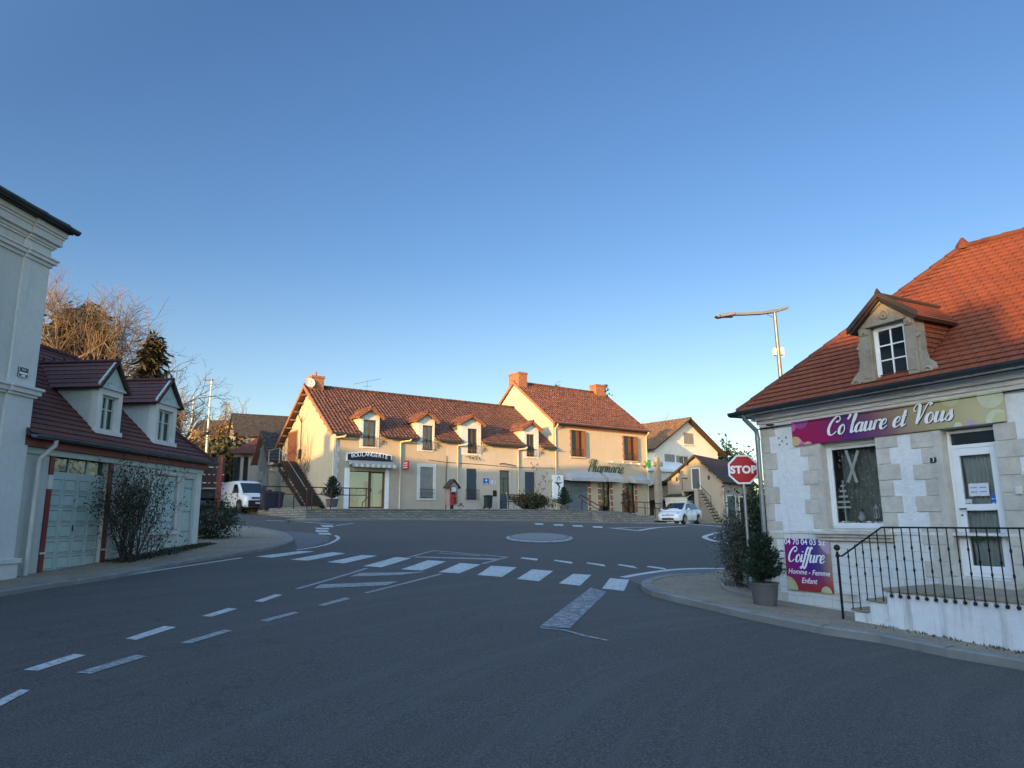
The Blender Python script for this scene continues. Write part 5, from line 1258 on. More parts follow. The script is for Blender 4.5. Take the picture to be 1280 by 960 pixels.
mb=MB()
for s,(P,Q_) in enumerate(((A,T1),(A2,T1))): 
    mb.prism([P+Vector((-.03,0,-.20)),P+Vector((-.03,0,.03)),Q_+Vector((-.03,0,.03)),Q_+Vector((-.03,0,-.20))],(.05,0,0))
mb.build('bargeboard',M['brick'],rfb)
mb=MB()
for i in range(14):
    v=.4+i*(BD-.8)/13; z=be+PT*min(v,BD-v)-.12; mb.box(-.36,0,v-.05,v+.05,z,z+.1)
mb.build('purlin_ends',M['wood_under'],rfb)
gx=[-.38]+[x for d in DD for x in (d[0]-.06,d[1]+.06)]+[BL]
for i in range(0,len(gx),2): gutter(bak,[(gx[i],-OVB-.09,rz-.03),(gx[i+1],-OVB-.09,rz-.03)],.08,'zinc')
for px in (416,500,572,648):
    u=FB.uv(px,600,-.1)[0]; mb=MB(); mb.tube([(u+.55,-OVB-.09,rz-.1),(u+.5,-OVB-.05,rz-.2),(u,-.10,rz-.28),(u,-.10,rz-.4),(u,-.10,-.1)],.055,8)
    mb.build('downpipe',M['pipe_peach'],bak,smooth=True)
mb=MB(); zc_=FB.uv(560,578)[1]; mb.tube([(6.0,-.03,zc_+.1),(split,-.05,zc_),(split+2.5,-.04,zc_-.03),(12.5,-.03,zc_-.12),(BL,-.03,zc_-.05)],.014,4); mb.tube([(split+.02,-.03,-.1),(split+.02,-.03,zc_+.4)],.03,4); mb.build('cable',M['darkmetal'],bak)
u,z=FB.uv(626,580); mb=MB(); mb.tube([(u-.1,0,z),(u,-.3,z+.02),(u+.9,-.5,z-.12)],.03,5); mb.build('iron_bracket',M['darkmetal'],bak)
u,z=FB.uv(582,571); mb=MB()
P=[(u+.9*t/10,-.12,z+.05*math.sin(t)) for t in range(11)]; mb.tube(P,.015,4); mb.tube([(u,-.02,z),(u,-.14,z)],.015,4)
for t in range(4): mb.tube([(u+.2+t*.25,-.12,z),(u+.26+t*.25,-.2,z-.16)],.02,4)
mb.build('iron_ornament',M['black'],bak)
# left gable: upper door, climbing stems, lamp arm, stairs
GM=FB.M
v0,_=FB.vz(371,560,0); v1,_=FB.vz(361,560,0)
zdt=FB.vz(366,541,0)[1]; zdb=FB.vz(366,580,0)[1]
print('gable door v',v0,v1,zdb,zdt)
mb=MB(); mb.box(-.05,-.002,v0-.08,v1+.08,zdb,zdt+.1); gd=mb.build('gable_door_frame',M['brick'],bak); MB().box(-.08,-.051,v0+.02,v1-.02,zdb,zdt).build('gable_door',M['wood_brown'],gd)
mb=MB()
for i in range(46):
    v=random.uniform(4.0,8.9); z=random.uniform(1.5,3.0); P=[]; dv=random.uniform(-.35,.35)
    for t in range(9):
        P.append((-.05-.02*random.random(),v,z)); v+=dv*.6+random.uniform(-.18,.18); z+=random.uniform(.15,.42)
        if z>be+PT*min(v,BD-v)-.4 or v>BD-.2: break
    if len(P)>2: mb.tube(P,[.02-.002*i_ for i_ in range(len(P))],4,0,False)
iv=mb.build('bare_climber',M['twig']); iv.matrix_local=FB.M; tag(iv,'bare leafless climber on the left gable of the bakery house','climbing plant')
mb=MB(); vv,zz=FB.vz(377,552,0); mb.tube([(-.03,vv,zz-1.6),(-.06,vv,zz),(-.06,vv-.0,zz+1.6)],.025,5); mb.tube([(-.06,vv,zz+1.2),(-.5,vv-.7,zz+1.55),(-.9,vv-1.3,zz+1.95)],.03,5); mb.box(-.14,-.02,vv-.12,vv+.12,zz-1.1,zz-.5)
mb.build('cable_bracket',M['darkmetal'],bak)
# outside staircase against the gable: climbs from the front corner towards the back
sv0=FB.vz(392,633,-.6)[0]; sv1=FB.vz(346,580,-.6)[0]; szt=zdb-.05
sv0=FB.vz(393,632,-.7)[0]
print('stairs',sv0,sv1,szt)
st=thing('outside_staircase','dark open wooden staircase climbing the left gable of the bakery house','staircase',FB.M)
ns=15; sv1=v0-.3
mb=MB()
for i in range(ns):
    v=sv0+(sv1-sv0)*(i+.5)/ns; z=szt*(i+1)/ns
    mb.box(-1.15,-.10,v-.17,v+.17,z-.05,z); mb.box(-1.12,-.14,v+.12,v+.15,z-.0,z+szt/ns-.05)
mb.box(-1.25,-.10,sv1,v1+.35,szt-.08,szt); mb.build('treads',M['stairs'],st)
mb=MB()
for x in (-1.2,-.10): mb.prism([(x,sv0-.1,-.3),(x,sv0-.1,-.02),(x,sv1,szt-.22),(x,sv1,szt-.5)],(.06,0,0))
mb.build('stringer',M['stairs'],st)
mb=MB(); mb.tube([(-1.18,sv0-.1,.0),(-1.18,sv0-.1,1.0)],.03,5); mb.tube([(-1.18,sv0-.1,1.0),(-1.18,sv1,szt+.95),(-1.18,v1+.3,szt+.95)],.025,5); mb.tube([(-1.18,sv1,szt),(-1.18,sv1,szt+.95)],.025,5); mb.tube([(-1.18,v1+.3,0),(-1.18,v1+.3,szt+.95)],.04,5); mb.build('handrail',M['galv'],st)
# chimney, dish, antennas
def chimney(parent,u0,u1,v0,v1,z0,z1,pots=1,mat='brick'):
    mb=MB(); mb.box(u0,u1,v0,v1,z0,z1-.15,0); mb.box(u0-.04,u1+.04,v0-.04,v1+.04,z1-.15,z1,0); mb.box(u0-.03,u1+.03,v0-.03,v1+.03,z0,z0+.05,1)
    o=mb.build('chimney',[M[mat],M['offwhite']],parent,bevel=.008)
    for i in range(pots):
        u=u0+(u1-u0)*(i+.5)/pots; mb=MB(); mb.lathe([(.09,0),(.10,.05),(.07,.3),(.09,.32)],10,(u,(v0+v1)/2,z1)); mb.build('chimney_pot',M['terracotta'],o)
    return o
cu0,ctz=FB.uv(376,469,BD/2); cu1=FB.uv(394.5,475,BD/2)[0]
print('chim',cu0,cu1,ctz)
chimney(rfb,-.05,.75,BD/2-.45,BD/2+.45,zr-.75,ctz,1)
du_,dz_=FB.uv(387,478,BD/2-.6)
dish=thing('satellite_dish','white satellite dish on the bakery chimney','satellite dish',FB.M@Matrix.Translation((du_,BD/2-.62,dz_)))
T=Matrix.Rotation(R_(-62),4,'X')@Matrix.Rotation(R_(25),4,'Y')
T=Matrix.Rotation(R_(70),4,'X')
mb=MB(); mb.T=T; mb.lathe([(.001,-.08),(.18,-.06),(.34,.0),(.345,.01),(.18,-.045),(.001,-.065)],16); mb.build('reflector',M['offwhite'],dish,smooth=True)
mb=MB(); mb.T=T; mb.tube([(0,-.3,0),(0,-.1,.35)],.012,5); mb.sphere((0,-.1,.36),.035,6); mb.tube([(0,0,-.08),(0,.0,-.3)],.025,5); mb.build('feed_arm',M['darkmetal'],dish)
def antenna(F,px,py,v,z0,label,hgt=1.4,ang=.3,L=1.3):
    u,z=F.uv(px,py,v); t=thing('tv_antenna',label,'antenna',F.M@Matrix.Translation((u,v,z0)))
    H=z-z0
    mb=MB(); mb.tube([(0,0,-.2),(0,0,H)],.018,5); mb.build('mast',M['galv'],t)
    mb=MB(); mb.tube([(-L/2,0,H-.1-ang*L/2),(L/2,0,H-.1+ang*L/2)],.011,4)
    for i in range(9):
        x=-L/2+L*i/8; mb.tube([(x,-.22,H-.1+ang*x),(x,.22,H-.1+ang*x)],.006,3)
    mb.tube([(-.3,0,H-.45),(.3,0,H-.4)],.009,4); mb.build('aerial',M['galv'],t)
antenna(FB,459,475,BD/2,zr,'spiky television antenna on the bakery ridge',L=1.9)
antenna(FB,575,502,BD/2,zr,'small television antenna near the right end of the bakery ridge',L=.7)
# ------------------------------------------------------------------ pharmacy
FP=Frame(*(FB.w(BL,0).x,FB.w(BL,0).y),2.05,FB.a); PL=9.4; PD=9.2; Pq=FP.rect
pe=(FP.uv(694,530,-.3)[1]+FP.uv(810,538,-.3)[1])/2
prz=FP.uv(661,484,PD/2)[1]; PK=(prz-pe)/(PD/2); print('PHAR eave',pe,'ridge',prz,'pitch',math.degrees(math.atan(PK)))
ph=thing('pharmacy_house','two storey cream house with pharmacy awnings and two brick chimneys','house',FP.M)
roller=Pq(704,601,735.5,638); roller=(roller[0],roller[1],.0,roller[3]); d1=Pq(750.5,603,761,640); d1=(d1[0],d1[1]+.15,.0,d1[3]); d2=Pq(781,604,792.5,641); d2=(d2[0],d2[1]+.1,.0,d2[3])
pw1=Pq(714.5,538,729,571); pw2=Pq(780,545.5,794,576)
print('pharm',roller,d1,d2,pw1,pw2)
mb=MB(); empty_wall(mb,0,PL,-1.3,pe,[roller,d1,d2,pw1,pw2],0,.25)
g=[(0,0,-1.3),(0,0,pe),(0,PD/2,pe+PK*PD/2),(0,PD,pe),(0,PD,-1.3)]
mb.poly(g[::-1],1); mb.poly([(PL,y,z) for _,y,z in g],1); mb.quad((PL,PD,-1.3),(0,PD,-1.3),(0,PD,pe),(PL,PD,pe)); mb.build('wall',[M['pharwall'],M['boulgable']],ph)
A=Vector((-.10,-.3,pe+.03)); B=Vector((PL+.15,-.3,pe+.03)); zr2=pe+.03+PK*(PD/2+.3); T1=Vector((-.10,PD/2,zr2)); T2=Vector((PL+.15,PD/2,zr2)); A2=Vector((-.10,PD+.3,pe+.03)); B2=Vector((PL+.15,PD+.3,pe+.03))
mb=MB(); roof(mb,A,B,T2,T1,.33,.03,.09); roof(mb,B2,A2,T1,T2,.33,.03,.09); rfp=mb.build('roof',[M['tile_phar'],M['brick']],ph); ridge(rfp,[T1,T2],.12,.4,'tile_phar')
mb=MB()
for P,Q_ in ((A,T1),(A2,T1)): mb.prism([P+Vector((-.03,0,-.18)),P+Vector((-.03,0,.04)),Q_+Vector((-.03,0,.04)),Q_+Vector((-.03,0,-.18))],(.05,0,0))
mb.build('bargeboard',M['brick'],rfp)
mb=MB(); n=int(PL/.16)
for i in range(n): mb.box(i*PL/n+.02,(i+1)*PL/n-.02,-.14,0,pe-.16,pe-.04)
mb.box(0,PL,-.18,0,pe-.04,pe+.03); mb.box(0,PL,-.05,0,pe-.26,pe-.16); mb.build('brick_cornice',M['brick'],ph)
gutter(ph,[(-.05,-.40,pe+.02),(PL+.1,-.40,pe+.02)],.08,'zinc')
for u in (.12,PL-.12):
    mb=MB(); mb.tube([(u,-.40,pe-.05),(u,-.38,pe-.15),(u,-.08,pe-.4),(u,-.08,-.1)],.05,8); mb.build('downpipe',M['pipe_peach'],ph,smooth=True)
def brickjamb(par,q,mat='brick'):
    a,b,c,d=q; mb=MB(); n=max(4,int((d-c)/.22))
    for i in range(n):
        z0=c+(d-c)*i/n; z1=c+(d-c)*(i+1)/n-.02; w=.17 if i%2 else .11
        mb.box(a-w,a-.001,-.02,-.001,z0,z1); mb.box(b+.001,b+w,-.02,-.001,z0,z1)
    mb.box(a-.25,b+.25,-.03,-.001,d+.001,d+.12,1); mb.box(a-.2,b+.2,-.10,-.001,c-.10,c-.001,1); return mb.build('brick_surround',[M[mat],M['pharwall']],par)
for q in (pw1,pw2):
    brickjamb(ph,q); a,b,c,d=q; m=(a+b)/2
    mb=MB(); frame(mb,a,b,c,d,.12,.18,.05); mb.box(m-.03,m+.03,.12,.18,c,d); w=mb.build('window',M['wood_brown'],ph); MB().box(a+.04,b-.04,.15,.155,c+.04,d-.04).build('pane',M['glass'],w)
    # half open shutters folded in the reveal
    mb=MB(); mb.box(b-.05,b-.015,-.28,.10,c+.02,d-.02); mb.build('shutter',M['wood_brown'],ph)
    mb=MB(); mb.box(m-.02,m+.22,.05,.08,c+.02,d-.02); mb.build('shutter',M['wood_brown'],ph)
    guard(ph,q,-.12,.55,.06)
for q in (roller,d1,d2):
    a,b,c,d=q; mb=MB(); n=5
    for i in range(n):
        z0=c+(d-c)*i/n
        mb.box(a-.22,a-.001,-.04,-.001,z0+.03,z0+(d-c)/n-.03,0); mb.box(b+.001,b+.22,-.04,-.001,z0+.03,z0+(d-c)/n-.03,0)
        mb.box(a-.25,a-.001,-.05,-.002,z0-.03,z0+.03,1); mb.box(b+.001,b+.25,-.05,-.002,z0-.03,z0+.03,1)
    mb.build('brick_surround',[M['brick'],M['offwhite']],ph)
a,b,c,d=roller; mb=MB(); n=22
for i in range(n): z=c+(d-c)*i/n; mb.prism([(a,.10,z),(a,.07,z+(d-c)/n*.5),(a,.10,z+(d-c)/n-.006),(a,.12,z)],(b-a,0,0))
mb.build('roller_shutter',M['roller'],ph)
for q in (d1,d2):
    a,b,c,d=q; mb=MB(); frame(mb,a,b,c,d,.10,.16,.05); mb.box((a+b)/2-.02,(a+b)/2+.02,.10,.16,c,d); w=mb.build('shop_door',M['darkmetal'],ph); MB().quad((a,.13,c),(b,.13,c),(b,.13,d),(a,.13,d)).build('pane',M['glass_clear'],w)
    mb=MB(); mb.box(a-.1,b+.1,.9,.92,c,d)
    mb.build('dim_interior',M['curtain_dark'],w)
    mb=MB()
    for i in range(34): mb.box(*(lambda x,z,s:(x,x+s,.3,.34,z,z+s))(random.uniform(a+.05,b-.2),random.uniform(c+.2,d-.3),random.uniform(.06,.16)),random.randrange(3))
    mb.build('window_poster',[M['paper'],M['red_sign'],M['text_green']],w)
# awnings with gable ends
for (x0,x1,yt,yb) in ((704,748,592,601),(752,771,592,602),(785,803,592,604)):
    a0=FP.uv(x0,yb,-.0)[0]; a1=FP.uv(x1,yb,0)[0]; zt=FP.uv((x0+x1)/2,yt-4,0)[1]; zb=FP.uv((x0+x1)/2,yb,-.9)[1]; 
    zt=zb+.75
    aw=thing('shop_awning','grey canvas awning '+{704:'over the pharmacy roller shutter, widest of three',752:'in the middle of the three pharmacy awnings',785:'over the rightmost pharmacy door'}[x0],'awning',FP.M,'pharmacy awnings')
    mb=MB(); s=-.04
    mb.prism([(a0,s,zt),(a0,-.85,zb+.22),(a0,-.85,zb),(a0,s,zb+.1)],(.02,0,0)); mb.prism([(a1-.02,s,zt),(a1-.02,-.85,zb+.22),(a1-.02,-.85,zb),(a1-.02,s,zb+.1)],(.02,0,0))
    mb.prism([(a0,s,zt),(a0,-.85,zb+.22),(a0,-.85,zb),(a0,-.87,zb),(a0,-.87,zb+.23),(a0,s,zt+.02)],(a1-a0,0,0)); mb.build('canvas',M['awning_grey'],aw)
    mb=MB(); mb.tube([(a0+.03,-.84,zb+.2),(a1-.03,-.84,zb+.2)],.02,5); mb.tube([(a0+.05,-.04,zb+.15),(a0+.05,-.83,zb+.2)],.015,4); mb.tube([(a1-.05,-.04,zb+.15),(a1-.05,-.83,zb+.2)],.015,4); mb.build('awning_frame',M['galv'],aw)
# lettering and emblem
sg=thing('pharmacy_lettering','dark green sloping script lettering reading Pharmacie on the pharmacy wall','sign',FP.M)
l0=FP.uv(733,583)[0]; l1=FP.uv(779,586)[0]; zl=(FP.uv(738,590)[1]+FP.uv(775,592)[1])/2
mb=MB(); script(mb,'Pharmacie',(l1-l0)/script_len('Pharmacie')*.97,FACE(l0,-.10,zl),0,thick=.22,thin=.09,depth=.02); mb.build('letters',M['text_green'],sg)
mb=MB()
for px in (760,766,773,779,785,791,797,803):
    u,z=FP.uv(px,579+(px-760)*.05); mb.tube([(u-.25,-.12,z),(u+.25,-.12,z)],.012,4); mb.tube([(u,-.0,z),(u,-.25,z+.0)],.012,4)
mb.build('sign_rail',M['offwhite'],ph)
for i,px in enumerate((768,782,792,802)):
    u,z=FP.uv(px-3,578.5+i*.8,-.45)
    sp=thing('sign_spotlight',['first','second','third','last'][i]+' small spotlight on its arm from the left above the pharmacy lettering','spotlight',FP.M,'spotlights above the pharmacy lettering')
    MB().tube([(u,0,z+.1),(u,-.42,z+.12)],.015,5).build('arm',M['offwhite'],sp); MB().lathe([(.13,0),(.10,.05),(.03,.12)],10,(u,-.45,z)).build('lamp_head',M['offwhite'],sp)
a,b,c,d=Pq(689,594,702,623.5); 
lb=thing('pharmacy_emblem','tall white light box with a black snake and cup emblem','sign',FP.M)
mb=MB(); mb.box(a,b,-.22,-.06,c,d); mb.build('box',M['sign_white'],lb,bevel=.01)
mb=MB(); um=(a+b)/2; H=d-c; T=FACE(um,-.223,c)
def rib(P,W_):
    Pp=[Vector((x,y)) for x,y in P]; A_=offs(Pp,0)
    for i in range(len(Pp)-1):
        def nrm(j):
            a_=Pp[max(j-1,0)];b_=Pp[min(j+1,len(Pp)-1)];t=(b_-a_).normalized();return Vector((-t.y,t.x))
        p,q=Pp[i],Pp[i+1]; n0,n1=nrm(i)*W_[i]/2,nrm(i+1)*W_[i+1]/2
        mb.T=T; mb.quad(*[(s.x,s.y,0.0) for s in (p-n0,q-n1,q+n1,p+n0)]); mb.T=None
w_=b-a
rib([(-.02*w_,.1*H),(.0,.25*H),(.05*w_,.42*H),(.10*w_,.5*H),(.0,.58*H),(-.1*w_,.63*H),(-.34*w_,.68*H)],[.01,.06,.1,.12,.14,.12,.02])
rib([(-.36*w_,.70*H),(-.1*w_,.66*H),(.15*w_,.66*H),(.38*w_,.69*H)],[.01,.09,.09,.01])
rib([(-.1*w_,.66*H),(-.14*w_,.76*H),(-.08*w_,.86*H),(.04*w_,.93*H),(.14*w_,.9*H),(.16*w_,.8*H),(.06*w_,.77*H)],[.03,.05,.06,.08,.07,.05,.01])
mb.build('emblem',M['black'],lb)
# green pharmacy cross, seen half behind the stone cross
u,z=FP.uv(811,580,-.5); gc=thing('pharmacy_cross','green pharmacy cross on a bracket at the right corner of the pharmacy','sign',FP.M)
mb=MB(); 
for (y0,y1,z0,z1) in ((-.80,-.20,z-.11,z+.11),(-.61,-.39,z-.30,z-.111),(-.61,-.39,z+.111,z+.30)): mb.box(PL-.42,PL-.30,y0,y1,z0,z1)
mb.build('cross',M['green_sign'],gc); mb=MB(); mb.tube([(PL-.36,0,z+.2),(PL-.36,-.2,z+.2)],.02,4); mb.tube([(PL-.36,0,z-.2),(PL-.36,-.2,z-.12)],.02,4); mb.build('bracket',M['darkmetal'],gc)
c0=FP.uv(638,470,PD/2)[0]; c1=FP.uv(662,470,PD/2)[0]; ctz=FP.uv(650,467,PD/2)[1]
print('pch',c0,c1,ctz,zr2)
chimney(rfp,0.02,.85,PD/2-.55,PD/2+.75,zr2-.9,ctz,0)
c0=FP.uv(749,490,PD/2)[0]; c1=FP.uv(768,490,PD/2)[0]; ct2=FP.uv(758,483,PD/2)[1]; print('pch2',c0,c1,ct2)
co_=chimney(rfp,PL-1.2,PL-.1,PD/2-.35,PD/2+.45,zr2-.7,ct2,0)
antenna(FP,698,476,PD/2,zr2,'leafy looking weathered antenna on the pharmacy ridge',L=.5)
mb=MB()
for i in range(160):
    x,y,z=PL-.1+random.gauss(0,.14),PD/2-.2+random.gauss(0,.3),zr2+random.uniform(-.9,.75); s=.06
    a=Vector((random.gauss(0,1),random.gauss(0,1),random.gauss(0,1))).normalized()*s; b=a.cross(Vector((random.gauss(0,1),random.gauss(0,1),random.gauss(0,1)))).normalized()*s
    p=Vector((x,y,z)); mb.quad(p-a-b,p+a-b,p+a+b,p-a+b)
o=mb.build('roof_ivy',M['leaf_dark']); o.matrix_local=FP.M; tag(o,'small dark ivy tuft climbing the right pharmacy chimney','climbing plant')
# ------------------------------------------------------------------ terrace in front of bakery and pharmacy
TW=-4.5; uL=FB.loc(*gp(346,641))[0]-.5; uR=FB.uv(818,647,TW)[0]
print('terrace',uL,uR)
def ttop(u): return FB.o.z -.02 - .42*ss(17.0,uR,u)-.06*ss(11,17,u)
mb=MB(); n=60; up=-3.2
def TP(u,v): 
    p=FB.w(u,v); return Vector((p.x,p.y,ttop(u)-.14*ss(-2.5,TW,v)))
for i in range(n):
    a=up+(uR-up)*i/n; b=up+(uR-up)*(i+1)/n
    mb.quad(TP(a,TW+.05),TP(b,TW+.05),TP(b,.3),TP(a,.3))
    if a<0: mb.quad(TP(a,.3),TP(b,.3),TP(b,8),TP(a,8))
o=mb.build('terrace_paving',M['asphalt_pale']); o['kind']='structure'
mb=MB(); kb=MB()
def WP(u,v,z): p=FB.w(u,v); return Vector((p.x,p.y,z))
for i in range(n):
    a=up+(uR-up)*i/n; b=up+(uR-up)*(i+1)/n
    ga=h(*WP(a,TW,0).xy)-.3; gb=h(*WP(b,TW,0).xy)-.3
    mb.quad((a,TW,ga-FB.o.z),(b,TW,gb-FB.o.z),(b,TW,ttop(b)-.11-FB.o.z),(a,TW,ttop(a)-.11-FB.o.z))
    mb.quad((a,TW,ttop(a)-.11-FB.o.z),(b,TW,ttop(b)-.11-FB.o.z),(b,TW+.35,ttop(b)-.11-FB.o.z),(a,TW+.35,ttop(a)-.11-FB.o.z))
    mb.quad((b,TW+.35,ttop(b)-.19-FB.o.z),(a,TW+.35,ttop(a)-.19-FB.o.z),(a,TW+.35,ttop(a)-.11-FB.o.z),(b,TW+.35,ttop(b)-.11-FB.o.z))
zl=h(*WP(up,TW,0).xy)-.3-FB.o.z
mb.quad((up,TW,zl),(up,TW,ttop(up)+.03-FB.o.z),(up,8,ttop(up)+.03-FB.o.z),(up,8,zl)); zr_=h(*WP(uR,TW,0).xy)-.3-FB.o.z
mb.quad((uR,TW,zr_),(uR,1,zr_),(uR,1,ttop(uR)+.03-FB.o.z),(uR,TW,ttop(uR)+.03-FB.o.z))
# slab capping irregular stones
for i in range(70):
    u=up+(uR-up-.4)*i/70; L=(uR-up)/70*.93; z=ttop(u+L/2)-FB.o.z-.11
    mb.box(u,u+L,TW-.03+random.uniform(-.015,.015),TW+.3,z-.02,z+.03+random.uniform(-.01,.02))
tw=mb.build('retaining_wall',M['terrace_stone']); tw.matrix_local=FB.M; tag(tw,'long low stone retaining wall below the bakery and pharmacy','low wall',kind='thing')
# kerb strip along the foot of the wall
def strip(pts,w,hgt,mat,name='kerb'):
    mb=MB(); P=resample([Vector(p) for p in pts],.6,False); a=P; b=offs(P,w); Z=lambda p,o:(p.x,p.y,h(p.x,p.y)+o)
    for i in range(len(P)-1):
        mb.quad(Z(a[i],-.05),Z(a[i+1],-.05),Z(a[i+1],hgt),Z(a[i],hgt)); mb.quad(Z(a[i],hgt),Z(a[i+1],hgt),Z(b[i+1],hgt),Z(b[i],hgt))
    o=mb.build(name,M[mat]); o['kind']='structure'; return o
strip([WP(up-1,TW-.75,0).xy,WP(uR+1.5,TW-.75,0).xy],.25,.10,'kerb'); strip([WP(up-1,TW-.50,0).xy,WP(uR+1.5,TW-.50,0).xy],.52,.095,'gravel','sidewalk')
# railings, burgundy
M['rail']=plain('burgundy_metal',(.085,.022,.02),.45,.2)
def hoop_rail(F,pts,label,posts,z,hh=.95,mid=.6,curl=True,slope=None,group=None):
    """tube railing in frame coordinates along u at v"""
    t=thing('metal_railing',label,'railing',F.M,group); (ua,va),(ub,vb)=pts
    zf=lambda s: z if slope is None else z+slope*s
    P=[Vector((ua+(ub-ua)*s,va+(vb-va)*s,zf(s)+hh)) for s in (0,.5,1)]
    mb=MB(); e0=[P[0]+Vector((-.12,0,-.12)),P[0]+Vector((-.10,0,-.02))] if curl else []; e1=[P[-1]+Vector((.10,0,-.02)),P[-1]+Vector((.12,0,-.12))] if curl else []
    mb.tube(e0+P+e1,.03,6); mb.tube([p-Vector((0,0,hh-mid)) for p in P],.022,5); mb.build('rail_bars',M['rail'],t)
    for i in range(posts):
        s=(i+.03)/(posts-1) if posts>1 else .5; s=min(s,.99)
        mb=MB(); mb.tube([(ua+(ub-ua)*s,va+(vb-va)*s,zf(s)-.1),(ua+(ub-ua)*s,va+(vb-va)*s,zf(s)+hh)],.028,6); mb.build('post',M['rail'],t)
    return t
V1=-4.1
a=FB.uv(330,630,V1)[0]; b=FB.uv(384,630,V1)[0]; hoop_rail(FB,((a,V1),(b,V1)),'burgundy tube railing in front of the staircase and bins',4,.0,.95)
a=FB.uv(389,630,V1)[0]; b=FB.uv(458,630,V1)[0]; hoop_rail(FB,((a,V1),(b,V1)),'burgundy tube railing behind the potted fir at the bakery',4,.0,.95)
a=FB.uv(447,630,-2)[0]; mb=MB()
t=thing('metal_railing','small slanting handrail at the bakery door step','railing',FB.M); mb.tube([(a,-2.6,.25),(a+.9,-1.6,.75)],.025,5); mb.tube([(a,-2.6,0),(a,-2.6,.25)],.025,5); mb.tube([(a+.9,-1.6,0),(a+.9,-1.6,.75)],.025,5); mb.build('rail_bars',M['rail'],t)
a=FP.uv(793,633,-3.2)[0]; b=FP.uv(826,636,-3.2)[0]; zt=ttop(22)-FP.o.z
hoop_rail(FP,((a,-3.2),(b+.4,-3.2)),'burgundy tube railing between the pharmacy door and the stone cross',4,zt,1.0,.62,True,-.15)
a=FP.uv(778,633,-3.0)[0]; hoop_rail(FP,((a,-3.0),(a+.35,-3.0)),'short burgundy hoop rail before the rightmost pharmacy door',2,zt,.95,.6)
t=thing('metal_railing','sloping burgundy stair handrail in front of the pharmacy roller shutter','railing',FP.M); v=-4.0
P=[(FP.uv(x,y,v)[0],v,FP.uv(x,y,v)[1]) for x,y in ((723.5,622.5),(724,620),(727,619.5),(751,633.5))]
mb=MB(); mb.tube(P,.035,6); P2=[(FP.uv(x,y,v)[0],v,FP.uv(x,y,v)[1]) for x,y in ((727,625.5),(751,638.5))]; mb.tube(P2,.028,5); mb.build('rail_bars',M['rail'],t)
for k,(x,z) in enumerate(((P2[0][0]+.02,P2[0][2]+.15),(P2[1][0]-.05,P2[1][2]+.25))): MB().tube([(x,v,zt-.1),(x,v,z)],.028,6).build('post',M['rail'],t)
# steps in the wall in front of the pharmacy
us=FB.uv(752,645,TW)[0]
t=thing('terrace_steps','stone steps set in the terrace wall before the pharmacy','steps',FB.M)
for i in range(4):
    z=ttop(us)-FB.o.z-.14*i-.02; MB().box(us-.9,us+.9,TW-.32*i-.05,TW-.32*(i-1)-.05-(.0 if i else 0),-1.2,z).build('step',M['terrace_stone'],t,bevel=.01) if i else None
# book box with pointed roof
u,z0=FB.uv(567,636,TW+.3); 
bx=thing('book_box','red framed exchange box with a pointed roof on a post behind the low wall','book box',FB.M@Matrix.Translation((u,TW+.5,.03)))
H=1.12
mb=MB(); mb.box(-.07,.07,-.07,.07,-.5,.1); mb.build('post',M['wood_dark'],bx)
mb=MB(); mb.box(-.28,-.22,-.2,.2,.1,H); mb.box(.22,.28,-.2,.2,.1,H); mb.box(-.22,.22,.16,.2,.1,H); mb.box(-.22,.22,-.2,.2,.1,.16); mb.box(-.22,.22,-.18,.16,.55,.58); mb.box(-.22,.22,-.18,.16,.80,.83)
mb.prism([(-.28,-.2,H),(.28,-.2,H),(0,-.2,H+.3)],(0,.38,0)); mb.build('cabinet',plain('dusty_rose',(.33,.20,.18),.7),bx)
mb=MB()
for s in(-1,1): mb.prism([(s*.42,-.28,H-.1),(0,-.28,H+.36),(0,-.28,H+.43),(s*.42,-.28,H-.03)],(0,.56,0))
mb.build('roof',M['wood_dark'],bx)
MB().box(-.20,.02,-.22,-.17,.12,.7).build('red_door',M['red_sign'],bx); MB().box(-.12,.18,-.17,-.12,.85,1.1).build('notice',M['paper'],bx)
mb=MB(); mb.tube([(.3,-.1,.05),(.5,-.2,.12),(.65,-.2,.02)],.03,5); mb.sphere((.48,-.2,.16),.09,6); mb.build('figurine',M['twig'],bx)
# litter bin, bench, globe lamp
def bin_(F,u,v,z,label,mat='bin',w=.28,hh=1.0,group=None):
    t=thing('wheelie_bin',label,'bin',F.M@Matrix.Translation((u,v,z)),group)
    mb=MB(); mb.prism([(-w*.85,-w*.8,.06),(w*.85,-w*.8,.06),(w,-w,hh*.88),(-w,-w,hh*.88)],(0,w*1.7,0)); mb.build('body',M[mat],t,bevel=.02)
    mb=MB(); mb.box(-w-.03,w+.03,-w-.04,w*.9,hh*.885,hh*.96); mb.box(-w*.8,w*.8,-w*.7,w*.6,hh*.96,hh); mb.tube([(-w*.8,w*.9,hh*.9),(-w*.8,w*1.1,hh*.95),(w*.8,w*1.1,hh*.95),(w*.8,w*.9,hh*.9)],.02,5); mb.build('lid',M[mat],t,bevel=.015)
    for s in(-1,1): MB().lathe([(.09,-.02),(.09,.02)],12,(s*w*.9,w*.6,.09),'x').build('wheel',M['tyre'],t)
    return t
bin_(FB,FB.uv(610,630,-1)[0],-1.0,0,'dark litter bin standing left of the dark glazed door','bin',.22,.85)
bin_(FB,FB.uv(339,630,1.5)[0]-.2,1.5,-.1,'dark blue wheelie bin left of the outside staircase, nearer the van','binblue',.36,1.05,'bins beside the staircase'); bin_(FB,FB.uv(347,630,1.5)[0]-.1,1.6,-.1,'dark blue wheelie bin left of the outside staircase, nearer the stairs','binblue',.36,1.05,'bins beside the staircase')
